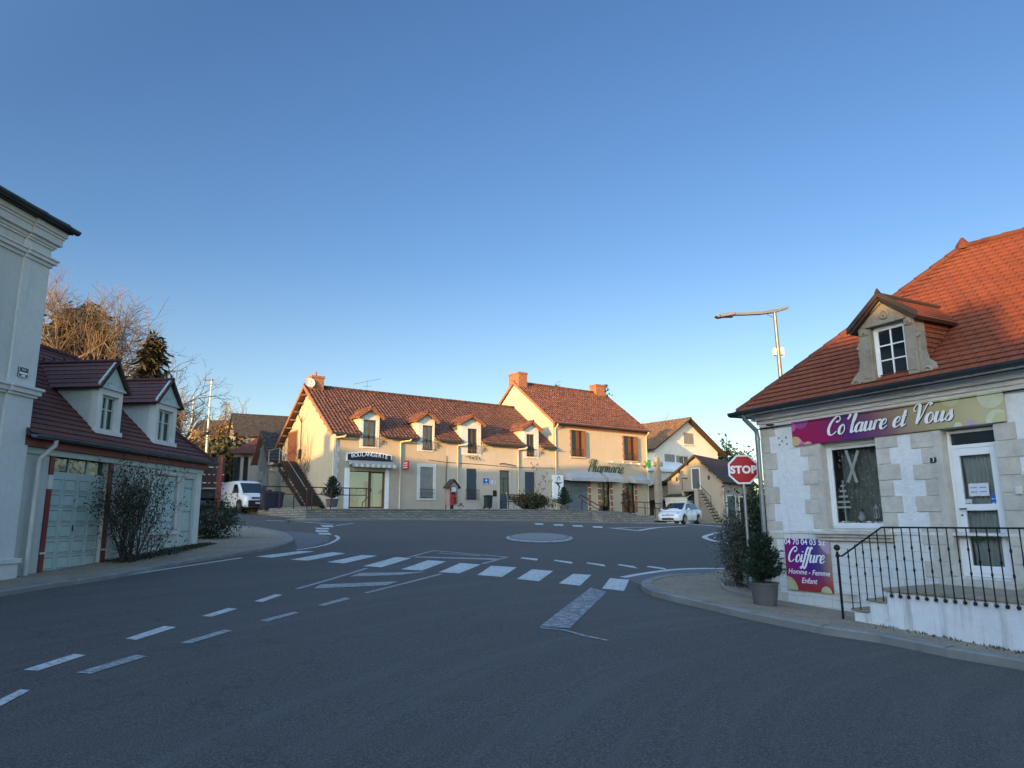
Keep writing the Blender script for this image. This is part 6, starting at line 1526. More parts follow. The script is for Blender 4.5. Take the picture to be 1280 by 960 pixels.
u=FB.uv(641,628,-2.2)[0]; bn=thing('park_bench','dark slatted bench left of the round bush before the town door','bench',FB.M@Matrix.Translation((u+.35,-2.2,0))@Matrix.Rotation(R_(8),4,'Z'))
mb=MB(); [mb.box(-.75,.75,-.22+.12*i,-.13+.12*i,.43,.46) for i in range(4)]; mb.build('seat',M['wood_dark'],bn)
mb=MB(); [mb.box(-.75,.75,.25+.02*i,.28+.02*i,.55+.13*i,.63+.13*i) for i in range(3)]; mb.build('backrest',M['wood_dark'],bn)
for x in(-.62,.62): mb=MB(); mb.tube([(x,-.2,0),(x,-.18,.42),(x,.22,.42),(x,.32,.98)],.025,5); mb.tube([(x,.25,0),(x,.2,.42)],.025,5); mb.build('leg',M['galv'],bn)
u,z=FB.uv(421.5,607,-1.2); gl=thing('globe_lantern','white globe lantern on a post behind the potted fir','lamp',FB.M@Matrix.Translation((u,-1.2,0))); MB().tube([(0,0,0),(0,0,z-.15)],.03,6).build('post',M['offwhite'],gl); MB().sphere((0,0,z),.17,12).build('globe',M['letter_white'],gl,smooth=True)
# stone cross
p=gp(833,651); u,v=FP.loc(*FP.w(*FP.loc(p.x,p.y)).xy)
cxu=FP.uv(821,600,-2.2)[0]; v=-2.2; sc=thing('stone_cross','tall grey stone wayside cross at the right end of the terrace','stone cross',FP.M@Matrix.Translation((cxu+.1,v,0)))
zb_=-.6; zc1=FP.uv(821,571.5,v)[1]; za_=FP.uv(821,580,v)[1]
wd=.22
mb=MB(); mb.prism([(-.30,-.24,zb_),(.30,-.24,zb_),(.30,.24,zb_),(-.30,.24,zb_)],(0,0,.9)); mb.prism([(-.24,-.18,zb_+.9),(.24,-.18,zb_+.9),(.24,.18,zb_+.9),(-.24,.18,zb_+.9)],(0,0,za_-.42-zb_-.9)); mb.build('shaft',M['limestone_grey'],sc,bevel=.03)
mb=MB(); mb.box(-.17,.17,-.15,.15,za_-.43,zc1); mb.box(-.52,-.171,-.13,.13,za_-.17,za_+.17); mb.box(.171,.52,-.13,.13,za_-.17,za_+.17); mb.build('cross_head',M['limestone_grey'],sc,bevel=.04)
# ------------------------------------------------------------------ plants and trees
RV=lambda: Vector((random.gauss(0,1),random.gauss(0,1),random.gauss(0,1)))
def leaf(mb,p,s,d=None,mat=0,asp=.5):
    a=(d or RV()).normalized(); b=a.cross(RV()).normalized()
    mb.add([p-a*s,p+b*s*asp,p+a*s,p-b*s*asp],[(0,1,2,3)],mat)
def branch(mb,p,d,L,r,depth,tips,spread=.6,n=3,up=.15,shrink=.72,sides=4,nseg=4,mat=0,mn=.004):
    P=[p]; d=d.normalized(); q=p
    for i in range(nseg):
        d=(d+RV()*.13+Vector((0,0,up*.3))).normalized(); q=q+d*(L/nseg); P.append(q)
    mb.tube(P,[max(mn,r*(1-.5*i/nseg)) for i in range(nseg+1)],sides if depth>1 else 3,mat,False)
    if depth<=0: tips.append((q,d)); return
    k=n if depth>1 else n+1
    for j in range(k):
        i=random.randint(1,nseg) if j<k-1 else nseg
        dd=(d+RV()*spread+Vector((0,0,up))).normalized()
        branch(mb,P[i],dd,L*shrink*random.uniform(.75,1.15),r*.55,depth-1,tips,spread,n,up,shrink,sides,max(2,nseg-1),mat,mn)
def bare_tree(name,label,x,y,H,spread,r=.3,depth=6,n=3,z=None,lean=(0,0),mat='twig',mn=.012,up=.12,cat='tree',group=None,L0=.32):
    t=thing(name,label,cat,at(x,y,z),group)
    tr=MB(); tips=[]; top=Vector((lean[0],lean[1],H*.28)); tr.tube([(0,0,-.5),top*.5,top],[r*1.25,r,r*.85],8); tr.build('trunk',M['bark'],t,smooth=True)
    mb=MB()
    for k in range(5):
        a=k*1.256+random.random(); branch(mb,top*random.uniform(.75,1),Vector((math.cos(a)*spread,math.sin(a)*spread,1)),H*L0,r*.6,depth,tips,.55,n,up,.74,5,4,0,mn)
    mb.build('crown',M[mat],t); return t,tips
def conifer(name,label,x,y,H,R,n=2600,mat='leaf_conifer',z=None,leafs=.5,cat='conifer',shape=1.0,jit=.35):
    t=thing(name,label,cat,at(x,y,z)); MB().tube([(0,0,-.5),(0,0,H*.9)],[.3,.03],7).build('trunk',M['bark'],t)
    mb=MB(); lay=int(H/.75)
    for i in range(lay):
        f=i/lay; z0=H*(.12+.88*f); rr=R*(1-f)**shape*random.uniform(.75,1.15)+.15
        m=max(4,int(n/lay*(1-f*.8)/22))
        for j in range(m):
            a=random.random()*6.28; L=rr*random.uniform(.6,1.2); dx,dy=math.cos(a),math.sin(a)
            for k in range(22):
                s=random.random()**.6; p=Vector((dx*L*s,dy*L*s,z0-L*s*.35+random.gauss(0,.12)))+RV()*jit*.35
                leaf(mb,p,leafs*random.uniform(.4,1)*.6,Vector((dx,dy,-.4+random.gauss(0,.5))),0,.28)
    mb.build('crown',M[mat],t); return t
def bush(name,label,T,rx,ry,rz,n,size,mats,cat='bush',group=None,stems=8,hollow=.35,base=0,asp=.5,cone=False,drop=.0):
    t=thing(name,label,cat,T,group); mb=MB()
    for i in range(stems):
        a=random.random()*6.28; P=[Vector((0,0,0))]; e=Vector((math.cos(a)*rx*.8*random.random(),math.sin(a)*ry*.8*random.random(),base+rz*random.uniform(.6,1.6)))
        P=[Vector((e.x*.15,e.y*.15,-.05)),e*.5+RV()*.05*rx,e]; mb.tube(P,[.018,.012,.005],4,0,False)
    mb.build('stems',M['twig_dark'],t)
    mb=MB(); cl=[(Vector((random.gauss(0,.42)*rx,random.gauss(0,.42)*ry,base+rz*(1+random.gauss(0,.42)))),random.uniform(.15,.38)) for _ in range(34)]
    for i in range(n):
        if random.random()<.6:
            c,s=random.choice(cl); p=c+Vector((random.gauss(0,s)*rx,random.gauss(0,s)*ry,random.gauss(0,s)*rz))
        else:
            v=RV().normalized()*random.uniform(hollow,1)**.5; p=Vector((v.x*rx,v.y*ry,base+rz+v.z*rz))
        if cone:
            f=max(0,min(1,(p.z-base)/(2*rz))); k=1.15*(1-f)+.05; p.x*=k; p.y*=k
        if p.z<.02: p.z=random.uniform(.02,.15)
        if random.random()<drop: continue
        leaf(mb,p,size*random.uniform(.5,1.2),None,random.randrange(len(mats)),asp)
    mb.build('foliage',[M[m] for m in mats],t); return t
def fir(name,label,T,H,R,n=1500,potr=.26,poth=.38,potmat='pot',cat='potted plant',group=None,size=.045,mats=('fir','leaf_dark'),wide=.6):
    t=thing(name,label,cat,T,group)
    if potr:
        mb=MB(); mb.lathe([(potr*.80,0),(potr,poth*.93),(potr*1.06,poth*.93),(potr*1.06,poth),(potr*.96,poth),(potr*.92,poth-.04),(.001,poth-.04)],24); mb.build('pot',M[potmat],t,smooth=True)
        MB().lathe([(potr*.9,poth-.05),(.001,poth-.03)],16).build('soil',M['earth'],t)
    MB().tube([(0,0,poth-.1 if potr else -.1),(0,0,poth+H*.95)],[.022,.006],5).build('trunk',M['twig_dark'],t)
    mb=MB(); nb=int(n/26)
    for i in range(nb):
        f=(i/nb)**1.25; z0=poth+.05+H*.9*f; rr=R*((1-f)**wide)*random.uniform(.75,1.1); a=i*2.4+random.random()*.5; d=Vector((math.cos(a),math.sin(a),.35+f*1.2)).normalized()
        o_=Vector((0,0,z0)); mb.tube([o_,o_+d*rr],[.006,.003],3,1,False)
        for k in range(26):
            s=random.uniform(.15,1.05); p=o_+d*rr*s+RV()*.02; leaf(mb,p,size*random.uniform(.7,1.3),(d+RV()*.55),random.randrange(2),.22)
    mb.build('foliage',[M[m] for m in mats],t); return t
# at the salon corner
pp=gp(957,757,.1); fir('potted_fir','bushy fir in a round grey pot beside the hairdresser wall',at(pp.x,pp.y,h(pp.x,pp.y)+.11),.80,.43,4200,.25,.40,'pot',size=.055,wide=.35)
pp=gp(925,733,.1); bush('dusty_shrub','dusty grey dry shrub left of the stop sign post',at(pp.x,pp.y,h(pp.x,pp.y)+.08),.42,.5,.86,8000,.032,['leaf_dusty','leaf_dark','leaf_dusty'],stems=40,hollow=.2,asp=.35)
pp=Vector((5.52,16.3)); bush('tall_shrub','tall narrow dark green shrub against the salon downpipe',at(pp.x,pp.y,h(pp.x,pp.y)+.05),.34,.5,.95,4200,.05,['leaf_bush','leaf_dark'],stems=20,hollow=.2,asp=.4)
# planter edging
mb=MB(); P=[gp(x,y,.1) for x,y in ((903,728),(904,736),(915,742),(930,747),(942,750))]; P=resample(P,.12)
for i in range(len(P)-1):
    a,b=P[i],P[i+1]; d=(b-a)*.48; c=(a+b)/2; nrm=Vector((-d.y,d.x)).normalized()*.035; z=h(c.x,c.y)+.10
    mb.prism([(c.x-d.x-nrm.x,c.y-d.y-nrm.y,z),(c.x+d.x-nrm.x,c.y+d.y-nrm.y,z),(c.x+d.x+nrm.x,c.y+d.y+nrm.y,z),(c.x-d.x+nrm.x,c.y-d.y+nrm.y,z)],(0,0,.08+random.uniform(-.01,.01)))
tag(mb.build('planter_edging',M['kerb']),'curved low edging stones round the shrubs at the salon corner','edging')
# terrace plants
u,_=FB.uv(415,625,-3.4); fir('potted_fir','potted fir in front of the bakery shop window',FB.M@Matrix.Translation((u,-3.4,.0)),1.15,.62,2600,.32,.42,'pot',size=.07)
u,_=FB.uv(705,625,-2.2); fir('potted_fir','small potted fir beside the pharmacy roller shutter',FP.M@Matrix.Translation((FP.uv(705,620,-2)[0],-2,.05)),1.25,.62,2200,.3,.40,'pot',size=.08)
u,_=FB.uv(664,630,-3); bush('round_bush','rounded brown green bush on the terrace left of the emblem sign',FB.M@Matrix.Translation((u,-3.0,-.1)),1.25,.9,.52,5200,.07,['leaf_brown','leaf_dark','leaf_bush'],stems=12,hollow=.3)
u=FB.uv(673,610,-1)[0]; t=thing('thin_sapling','thin sparse leafless stems behind the round bush','sapling',FB.M@Matrix.Translation((u,-.8,0))); mb=MB(); tips=[]; branch(mb,Vector((0,0,0)),Vector((.1,0,1)),1.3,.02,2,tips,.5,3,.3); mb.build('stems',M['twig_dark'],t)
mb=MB(); [leaf(mb,p+RV()*.1,.07) for p,d in tips for _ in range(4)]; mb.build('foliage',M['leaf_dark'],t)
u=FP.uv(781,615,-1.4)[0]; t=bush('flowering_shrub','dark plant with red flowers at the rightmost pharmacy door',FP.M@Matrix.Translation((FP.uv(783,620,-1.6)[0],-1.6,-.1)),.35,.3,.85,500,.10,['leaf_dark','leaf_dark','leaf_bush','leaf_dark','flower'],stems=6)
# shrub against the garage house
u,_=FL.uv(163,640,-.8); W1=FL.w(u+.25,-.7,0)
def twiggy(name,label,T,H,R,n,leafn,mats,size,group=None,up=.35,sp=.5,flat=1.0):
    t=thing(name,label,'shrub',T,group); mb=MB(); tips=[]
    for i in range(n):
        a=random.random()*6.28; d=Vector((math.cos(a)*R*flat,math.sin(a)*R,1.0)); branch(mb,Vector((math.cos(a)*.12,math.sin(a)*.12,-.05)),d,H*random.uniform(.38,.52),.016,3,tips,sp,3,up,.66,4,4,0,.003)
    mb.build('stems',M['twig_dark'],t)
    mb=MB()
    for i in range(leafn):
        p,d=random.choice(tips); leaf(mb,p+RV()*.10-d*random.uniform(0,.35),size*random.uniform(.6,1.3),None,random.randrange(len(mats)))
    mb.build('foliage',[M[m] for m in mats],t); return t
twiggy('climbing_shrub','tall straggly shrub with bare stems against the garage house',at(W1.x,W1.y,h(W1.x,W1.y)+.05),2.45,.24,24,3200,['leaf_bush','leaf_dark','leaf_bush'],.036,sp=.46)
W2=FL.w(u+.9,-.6,0)
twiggy('climbing_shrub','lower arching bare stems right of the straggly shrub',at(W2.x,W2.y,h(W2.x,W2.y)+.05),1.3,.8,9,260,['leaf_bush'],.035,up=.0)
pp=gp(262,674,.1); bush('dark_shrub','dark dense shrub at the right corner of the garage house',at(pp.x-.3,pp.y+.6,h(pp.x,pp.y)+.05),1.0,.9,.72,4600,.05,['leaf_dark','leaf_bush'],stems=30)
mb=MB()
for i in range(2600):
    uu=random.uniform(1.0,6.0); vv=-random.uniform(.05,.95)*(1-abs(uu-3)/6); w=FL.w(uu,vv); z=h(w.x,w.y)+.10+random.uniform(0,.05); leaf(mb,Vector((w.x,w.y,z)),random.uniform(.015,.04),RV()*Vector((1,1,.3)),random.randrange(3))
o=mb.build('leaf_litter',[M['leaf_brown'],M['leaf_dark'],M['leaf_bush']]); tag(o,'dead leaves and low weeds along the foot of the garage house','leaf litter',kind='stuff')
mb=MB()
for i in range(900):
    uu=random.uniform(3.4,SL*.8); w=FS.w(uu,lv-random.expovariate(14)-.01); 
    if random.random()<.55 and not (5.1<uu<6.0): continue
    z=h(w.x,w.y)+.10; leaf(mb,Vector((w.x,w.y,z+.02)),random.uniform(.012,.035),Vector((random.gauss(0,.5),random.gauss(0,.5),1)),random.randrange(2),.3)
o=mb.build('wall_weeds',[M['leaf_bush'],M['leaf_brown']]); tag(o,'weeds and crumbs along the foot of the landing wall','weeds',kind='stuff')
# ------------------------------------------------------------------ far right: buff outbuilding, white gabled house
FG=Frame(*(lambda p:(p.x,p.y))(gp(834,650.5)),0,0)
def cross_xy(px,Y): d=ray(px,650); return Vector((d.x/d.y*Y,Y))
c=cross_xy(905,55.5); ang=math.atan2(-.569,.822); w_=5.3
ul=c-Vector((math.cos(ang),math.sin(ang)))*w_
FG=Frame(ul.x,ul.y,h(c.x,c.y)-.05,ang)
w_=FG.uv(905,640)[0]; u0_=FG.uv(836,640)[0]
GE=FG.uv(905,598,-.3)[1]; GZ=FG.uv(868,569,-.3)[1]; um=FG.uv(868,569,-.3)[0]
print('outb',u0_,w_,GE,GZ,um)
GD=8.5
ob=thing('outbuilding','low buff outbuilding with a blue loft door and outside stone steps','building',FG.M)
dl=FG.rect(865.5,586,874.5,612)
side0=0
mb=MB(); empty_wall(mb,u0_,w_,-.8,GE,[],0,.2)
mb.poly([(u0_,0,GE),(w_,0,GE),(um,0,GZ-.15)])
mb.quad((w_,0,-.8),(w_,GD,-.8),(w_,GD,GE),(w_,0,GE)); mb.quad((u0_,GD,-.8),(u0_,0,-.8),(u0_,0,GE),(u0_,GD,GE)); mb.poly([(w_,GD,-.8),(u0_,GD,-.8),(u0_,GD,GE),(um,GD,GZ-.15),(w_,GD,GE)]); mb.build('wall',M['garagewall'],ob)
a,b,c_,d_=dl
dr=MB().box(a,b,-.03,-.002,c_,d_).build('loft_door',M['bluegrey'],ob); mb=MB(); frame(mb,a-.08,b+.08,c_-.02,d_+.08,-.05,-.031,.08); mb.build('door_frame',M['offwhite'],dr)
mb=MB()
for px,py in ((846,599),(886,597)):
    u,z=FG.uv(px,py); mb.box(u-.08,u+.08,-.02,-.002,z-.16,z+.16)
mb.build('vent_opening',M['black'],ob)
kk=(GZ-GE)/(um-u0_)
k2=(GZ-GE)/(w_-um)
ov=.35
L0=Vector((u0_-ov,-.45,GE-kk*ov+.05)); R0=Vector((w_+ov,-.45,GE-k2*ov+.05)); T0=Vector((um,-.45,GZ+.05)); T1=Vector((um,GD+.4,GZ+.05)); L1=Vector((L0.x,GD+.4,L0.z)); R1_=Vector((R0.x,GD+.4,R0.z))
mb=MB(); roof(mb,L1,L0,T0,T1,.3,.025,.1); roof(mb,R0,R1_,T1,T0,.3,.025,.1); orf=mb.build('roof',[plain('dark_brown_tiles',(.05,.032,.028),.8),M['wood_dark']],ob)
mb=MB(); 
for i in (0.12,.42,.72): 
    for s in (0,1):
        x=u0_+(um-u0_)*i if s==0 else w_-(w_-um)*i; z=GE+(GZ-GE)*i-.2; mb.box(x-.06,x+.06,-.42,0,z,z+.14)
mb.build('rafter_ends',M['wood_dark'],orf)
# side doors on the right wall
v0,z0=FG.vz(909,648,w_); 
for (x0,x1,yt,mt,nm) in ((909,919,620.5,'bluegrey','side_door'),(924.5,931,622,'wood_dark','side_door')):
    va=FG.vz(x0,635,w_)[0]; vb=FG.vz(x1,635,w_)[0]; zt=FG.vz((x0+x1)/2,yt,w_)[1]; va,vb=min(va,vb),max(va,vb)
    mb=MB(); mb.box(w_+.005,w_+.03,va,vb,.0,zt); d=mb.build(nm,M[mt],ob); mb=MB(); mb.box(w_+.004,w_+.05,va-.12,va-.001,0,zt+.12); mb.box(w_+.004,w_+.05,vb+.001,vb+.12,0,zt+.12); mb.box(w_+.004,w_+.05,va,vb,zt+.001,zt+.12); mb.build('door_frame',M['offwhite'],d)
    print('side',va,vb,zt)
# outside steps: landing below the loft door, flight going down to the right
st=thing('stone_steps','worn outside stone steps climbing to the blue loft door','steps',FG.M)
lz_=c_-.02; sa=a-.5; sb=b+.1; se=FG.uv(901,640,-.6)[0]
se=w_-.15
mb=MB(); mb.box(sb-.2,sb+.12,-1.1,-.01,-.6,lz_-.15); mb.box(sa,sa+.15,-1.1,-.01,lz_-.6,lz_-.15); mb.build('pier',M['garagewall'],st)
mb=MB(); mb.box(sa,sb+.12,-1.12,-.01,lz_-.15,lz_); n=11
for i in range(n):
    x0=sb+.12+(se-sb)*i/n; x1=x0+(se-sb)/n*1.25; z=lz_*(1-(i+1)/(n+.5)); mb.box(x0,x1,-1.15,-.01,z-.12,z)
mb.build('tread',M['limestone_grey'],st,bevel=.015)
mb=MB(); mb.prism([(sb+.12,-1.0,-.6),(sb+.12,-1.0,lz_-.2),(se,-1.0,-.2),(se,-1.0,-.6)],(0,.95,0)); mb.build('flight_wall',M['stonehouse'],st)
mb=MB(); mb.tube([(sa+.03,-.05,lz_+.9),(sa+.03,-1.05,lz_+.9),(sa+.03,-1.05,lz_-.1)],.03,5); mb.tube([(sa+.03,-1.05,lz_+.9),(a-.0,-1.05,lz_+.9)],.03,5); mb.tube([(sb+.1,-1.05,lz_),(sb+.1,-1.05,lz_+.5),(sb+1.1,-1.1,lz_-.6),(sb+1.1,-1.1,lz_-1.3)],.03,5); mb.build('handrail',M['darkmetal'],st)
mb=MB(); mb.box(sa+.1,sb-.22,-.05,-.003,0,lz_-.3); mb.build('lower_door',M['bluegrey'],ob)
# lean-to left of the outbuilding with brown roof
x0=FG.uv(806,640,.5)[0]; 
lt=thing('lean_to','low lean to shed with a dark mouth between the pharmacy and the outbuilding','shed',FG.M)
zt=FG.uv(830,602,.6)[1]
mb=MB(); mb.box(u0_-2.6,u0_-.02,.6,4,zt-1.5,zt-.3,0); mb.box(u0_-2.6,u0_-2.4,.6,4,-.5,zt-1.5); mb.box(u0_-2.6,u0_-.02,3.8,4,-.5,zt-1.5,1); mb.build('wall',[M['garagewall'],M['black']],lt)
mb=MB(); roof(mb,(u0_-3.3,-.1,zt-.9),(u0_-.05,-.1,zt+.1),(u0_-.05,4.2,zt+.5),(u0_-3.3,4.2,zt-.5),.3,.02,.1); mb.build('roof',[M['tile_grey'],M['wood_dark']],lt)
z1=FG.uv(845,621,-.8)[1]; a_=FG.uv(833,622,-.8)[0]; b_=FG.uv(862,620,-.8)[0]
mb=MB(); roof(mb,(a_,-1.5,z1-.05),(b_,-1.5,z1-.05),(b_,-.05,z1+.25),(a_,-.05,z1+.25),.3,.02,.07); mb.box(a_+.1,b_,-1.4,-1.3,z1-.3,z1-.13,1); mb.build('porch_roof',[M['tile_grey'],M['offwhite']],ob)
MB().box(a_+.15,b_-.05,-1.38,-.03,-.3,z1-.32).build('porch_store',M['offwhite'],ob)
# no entry sign
va,z=FG.vz(904.5,612,w_+.1); ns=thing('no_entry_sign','small round no entry sign seen edge on at the outbuilding corner','road sign',FG.M@Matrix.Translation((w_+.12,-.25,0)))
zs_=FG.uv(904.5,612,-.25)[1]; MB().tube([(0,0,-.3),(0,0,zs_+.3)],.03,6).build('pole',M['galv'],ns)
T=Matrix.Translation((0,-.05,zs_))@Matrix.Rotation(R_(-68),4,'Z')
mb=MB(); mb.T=T; mb.lathe([(.36,0),(.36,.02)],20,(0,0,0),'y',0); mb.build('disc',M['red_sign'],ns); mb=MB(); mb.T=T; mb.lathe([(.38,.001),(.38,.018)],20,(0,0,0),'y',0); mb.box(-.26,.26,-.006,-.001,-.06,.06); mb.build('bar_and_rim',M['letter_white'],ns)
# white gabled house
cW=cross_xy(822,70); angW=math.atan2(.62,.78); FW=Frame(cW.x,cW.y,1.3,angW)
WE=FW.uv(822,557)[1]; WZ=FW.uv(861,523,-.4)[1]; WW=FW.uv(899,600)[0]; wum=FW.uv(861,560)[0]; WD=12
wum=WW/2
print('white house',WE,WZ,WW,wum)
wh_=thing('white_house','tall pale house with a lit gable and grey shutters behind the outbuilding','house',FW.M)
ow=[FW.rect(854.5,541.5,866,555),FW.rect(831,568,843,583.5),FW.rect(849,570,861,584)]
mb=MB(); empty_wall(mb,0,WW,-1,WE,ow[1:],0,.2); mb.poly([(0,0,WE),(WW,0,WE),(wum,0,WZ-.1)]); mb.quad((0,WD,-1),(0,0,-1),(0,0,WE),(0,WD,WE)); mb.quad((WW,0,-1),(WW,WD,-1),(WW,WD,WE),(WW,0,WE)); mb.poly([(WW,WD,-1),(0,WD,-1),(0,WD,WE),(wum,WD,WZ-.1),(WW,WD,WE)]); mb.build('wall',M['whitehouse'],wh_)
for i,q in enumerate(ow):
    a,b,c_,d_=q; m=(a+b)/2
    if i==2:
        mb=MB(); frame(mb,a,b,c_,d_,.05,.1,.06); mb.box(m-.03,m+.03,.05,.1,c_,d_); w=mb.build('window',M['offwhite'],wh_); MB().box(a+.05,b-.05,.08,.085,c_+.05,d_-.05).build('pane',M['glass'],w)
        MB().box(a-.45,a-.02,-.05,-.002,c_,d_).build('shutter',M['grey_shutter'],wh_)
    else:
        mb=MB(); 
        for (x0,x1) in ((a,m-.02),(m+.02,b)):
            for k in range(9): z=c_+(d_-c_)*k/9; mb.prism([(x0,-.06,z),(x0,-.03,z+(d_-c_)/9),(x0,-.02,z+(d_-c_)/9),(x0,-.05,z)],(x1-x0,0,0))
            frame(mb,x0,x1,c_,d_,-.06,-.003,.05)
        mb.build('shutter',M['grey_shutter'],wh_)
    MB().box(a-.15,b+.15,-.12,-.002,c_-.15,c_-.03).build('sill',M['whitehouse'],wh_)
kw=(WZ-WE)/wum; ov=.7
L0=Vector((-ov,-.7,WE-kw*ov)); R0=Vector((WW+ov,-.7,WE-kw*ov)); T0=Vector((wum,-.7,WZ)); L1=Vector((-ov,WD+.5,L0.z)); R1_=Vector((WW+ov,WD+.5,R0.z)); T1=Vector((wum,WD+.5,WZ))
mb=MB(); roof(mb,L1,L0,T0,T1,.33,.03,.12); roof(mb,R0,R1_,T1,T0,.33,.03,.12); wr=mb.build('roof',[M['tile_brown'],M['wood_dark']],wh_)
ridge(wr,[T0,T1],.13,.45,'tile_brown'); mb=MB(); p=L1.lerp(T1,.6).lerp(L0.lerp(T0,.6),.45); mb.box(p.x-.5,p.x+.5,p.y-.6,p.y+.6,p.z-.2,p.z+.25); mb.build('skylight',M['glass_grey'],wr)
# annex with pale flat roof at its foot
zt=FW.uv(845,586,-2)[1]; mb=MB(); a_=FW.uv(812,600,-2)[0]; b_=FW.uv(868,595,-2)[0]
an=thing('annex','low annex with a pale roof edge in front of the white gabled house','annex',FW.M)
mb.box(a_,b_,-2,-.02,-.5,zt-.35); mb.build('wall',M['whitehouse'],an); mb=MB(); mb.prism([(a_-.2,-2.3,zt-.35),(a_-.2,-2.3,zt-.1),(a_-.2,-.02,zt+.9),(a_-.2,-.02,zt-.35)],(b_-a_+.4,0,0)); mb.build('roof',M['white'],an)
# ------------------------------------------------------------------ far left: annex house, stone house, red roofed shed, lorry
cA=cross_xy(318,52); FA=Frame(cA.x,cA.y,2.5,math.atan2(-.82,.57))
# small gabled house attached behind the bakery, gable facing the street on the left
AE=FA.uv(318,575)[1]; AZ=FA.uv(331.5,540)[1]; am=FA.uv(331.5,560)[0]; AW=2*am
print('annexhouse',AW,AE,AZ,am)
ah=thing('gabled_cottage','narrow cream cottage with a dark roof left of the outside staircase','house',FA.M)
q=FA.rect(329.5,561,334,590); q2=FA.rect(321,600,327,634)
mb=MB(); empty_wall(mb,0,AW,-1.2,AE,[q],0,.2); mb.poly([(0,0,AE),(AW,0,AE),(am,0,AZ)]); mb.quad((AW,0,-1.2),(AW,8,-1.2),(AW,8,AE),(AW,0,AE)); mb.quad((0,8,-1.2),(0,0,-1.2),(0,0,AE),(0,8,AE)); mb.build('wall',M['boulgable'],ah)
a,b,c_,d_=q; mb=MB(); mb.box(a,b,.1,.14,c_,d_); mb.build('window',M['glass_grey'],ah); MB().box(b-.1,b-.02,-.5,-.002,c_,d_).build('shutter',M['grey_shutter'],ah); MB().box(a-.15,a-.001,-.05,0,c_-.1,d_+.1).build('window_surround',M['offwhite'],ah)
a,b,c_,d_=q2; MB().box(a,b,-.03,-.002,c_,d_).build('shed_door',M['grey_shutter'],ah)
ka=(AZ-AE)/am; ov=.35; L0=Vector((-ov,-.4,AE-ka*ov)); T0=Vector((am,-.4,AZ)); R0=Vector((2*am+ov,-.4,AE-ka*ov)); mb=MB(); roof(mb,(L0.x,8,L0.z),L0,T0,(am,8,AZ),.3,.03,.1); roof(mb,R0,(R0.x,8,R0.z),(am,8,AZ),T0,.3,.03,.1); mb.build('roof',[M['tile_grey'],M['brick']],ah)
mb=MB(); mb.prism([L0+Vector((0,-.02,-.15)),L0+Vector((0,-.02,.05)),T0+Vector((0,-.02,.05)),T0+Vector((0,-.02,-.15))],(0,.05,0)); mb.build('bargeboard',M['brick'],ah)
# pillar lit by the sun beside the stairs
pl=FB.loc(*cross_xy(336,47.5)); pt=thing('gate_pillar','sunlit cream pillar with a ball top beside the outside staircase','pillar',FB.M@Matrix.Translation((pl[0],pl[1],-.1)))
zt=FB.uv(338,571,pl[1])[1]; zm=FB.uv(338,588,pl[1])[1]
MB().box(-.22,.22,-.22,.22,0,zm).build('shaft',M['boulgable'],pt,bevel=.02); mb=MB(); mb.box(-.30,.30,-.30,.30,zm,zm+.12); mb.lathe([(.2,.12),(.12,.2),(.24,.42),(.12,.62),(.02,.66)],12,(0,0,zm)); mb.build('cap',M['boulgable'],pt)
# stone house with dark old roof
cS=cross_xy(288,66); FSH=Frame(cS.x,cS.y,3.2,math.atan2(.45,.89))
SE=FSH.uv(290,543)[1]; SW_=FSH.uv(352,545)[0]; SZ=FSH.uv(284,516.5,4.2)[1]
print('stonehouse',SE,SW_,SZ)
sh=thing('stone_house','old grey stone house with brick quoins and a dark mossy roof behind the cottage','house',FSH.M)
SDp=8.4; SW_=max(SW_,9)
mb=MB(); empty_wall(mb,0,SW_,-2,SE,[],0,.2,0); mb.poly([(0,0,-2),(0,0,SE),(0,SDp/2,SZ),(0,SDp,SE),(0,SDp,-2)][::-1],1); mb.poly([(SW_,0,-2),(SW_,0,SE),(SW_,SDp/2,SZ),(SW_,SDp,SE),(SW_,SDp,-2)],1); mb.build('wall',[M['stonehouse2'],M['stonehouse']],sh)
mb=MB()
for i in range(14):
    z=-1+i*(SE+1)/14; L=.75 if i%2 else .45; mb.box(-.02,L,-.02,-.001,z,z+(SE+1)/14-.02); mb.box(-.02,-.001,-.001,L,z,z+(SE+1)/14-.02)
mb.build('corner_quoins',M['brick'],sh)
mb=MB()
for (x,y) in ((283,541),(280,556),(279,575)):
    v,z=FSH.vz(x,y,0); mb.box(-.03,-.002,v-.35,v+.35,z-.6,z+.6)
mb.build('window_opening',M['black'],sh)
ks=(SZ-SE)/(SDp/2); mb=MB(); roof(mb,(-.2,-.3,SE-.3*ks+.05),(SW_+.3,-.3,SE-.3*ks+.05),(SW_+.3,SDp/2,SZ+.05),(-.2,SDp/2,SZ+.05),.28,.035,.12); roof(mb,(SW_+.3,SDp+.3,SE-.3*ks+.05),(-.2,SDp+.3,SE-.3*ks+.05),(-.2,SDp/2,SZ+.05),(SW_+.3,SDp/2,SZ+.05),.28,.035,.12); mb.build('roof',[M['tile_grey'],M['wood_dark']],sh)
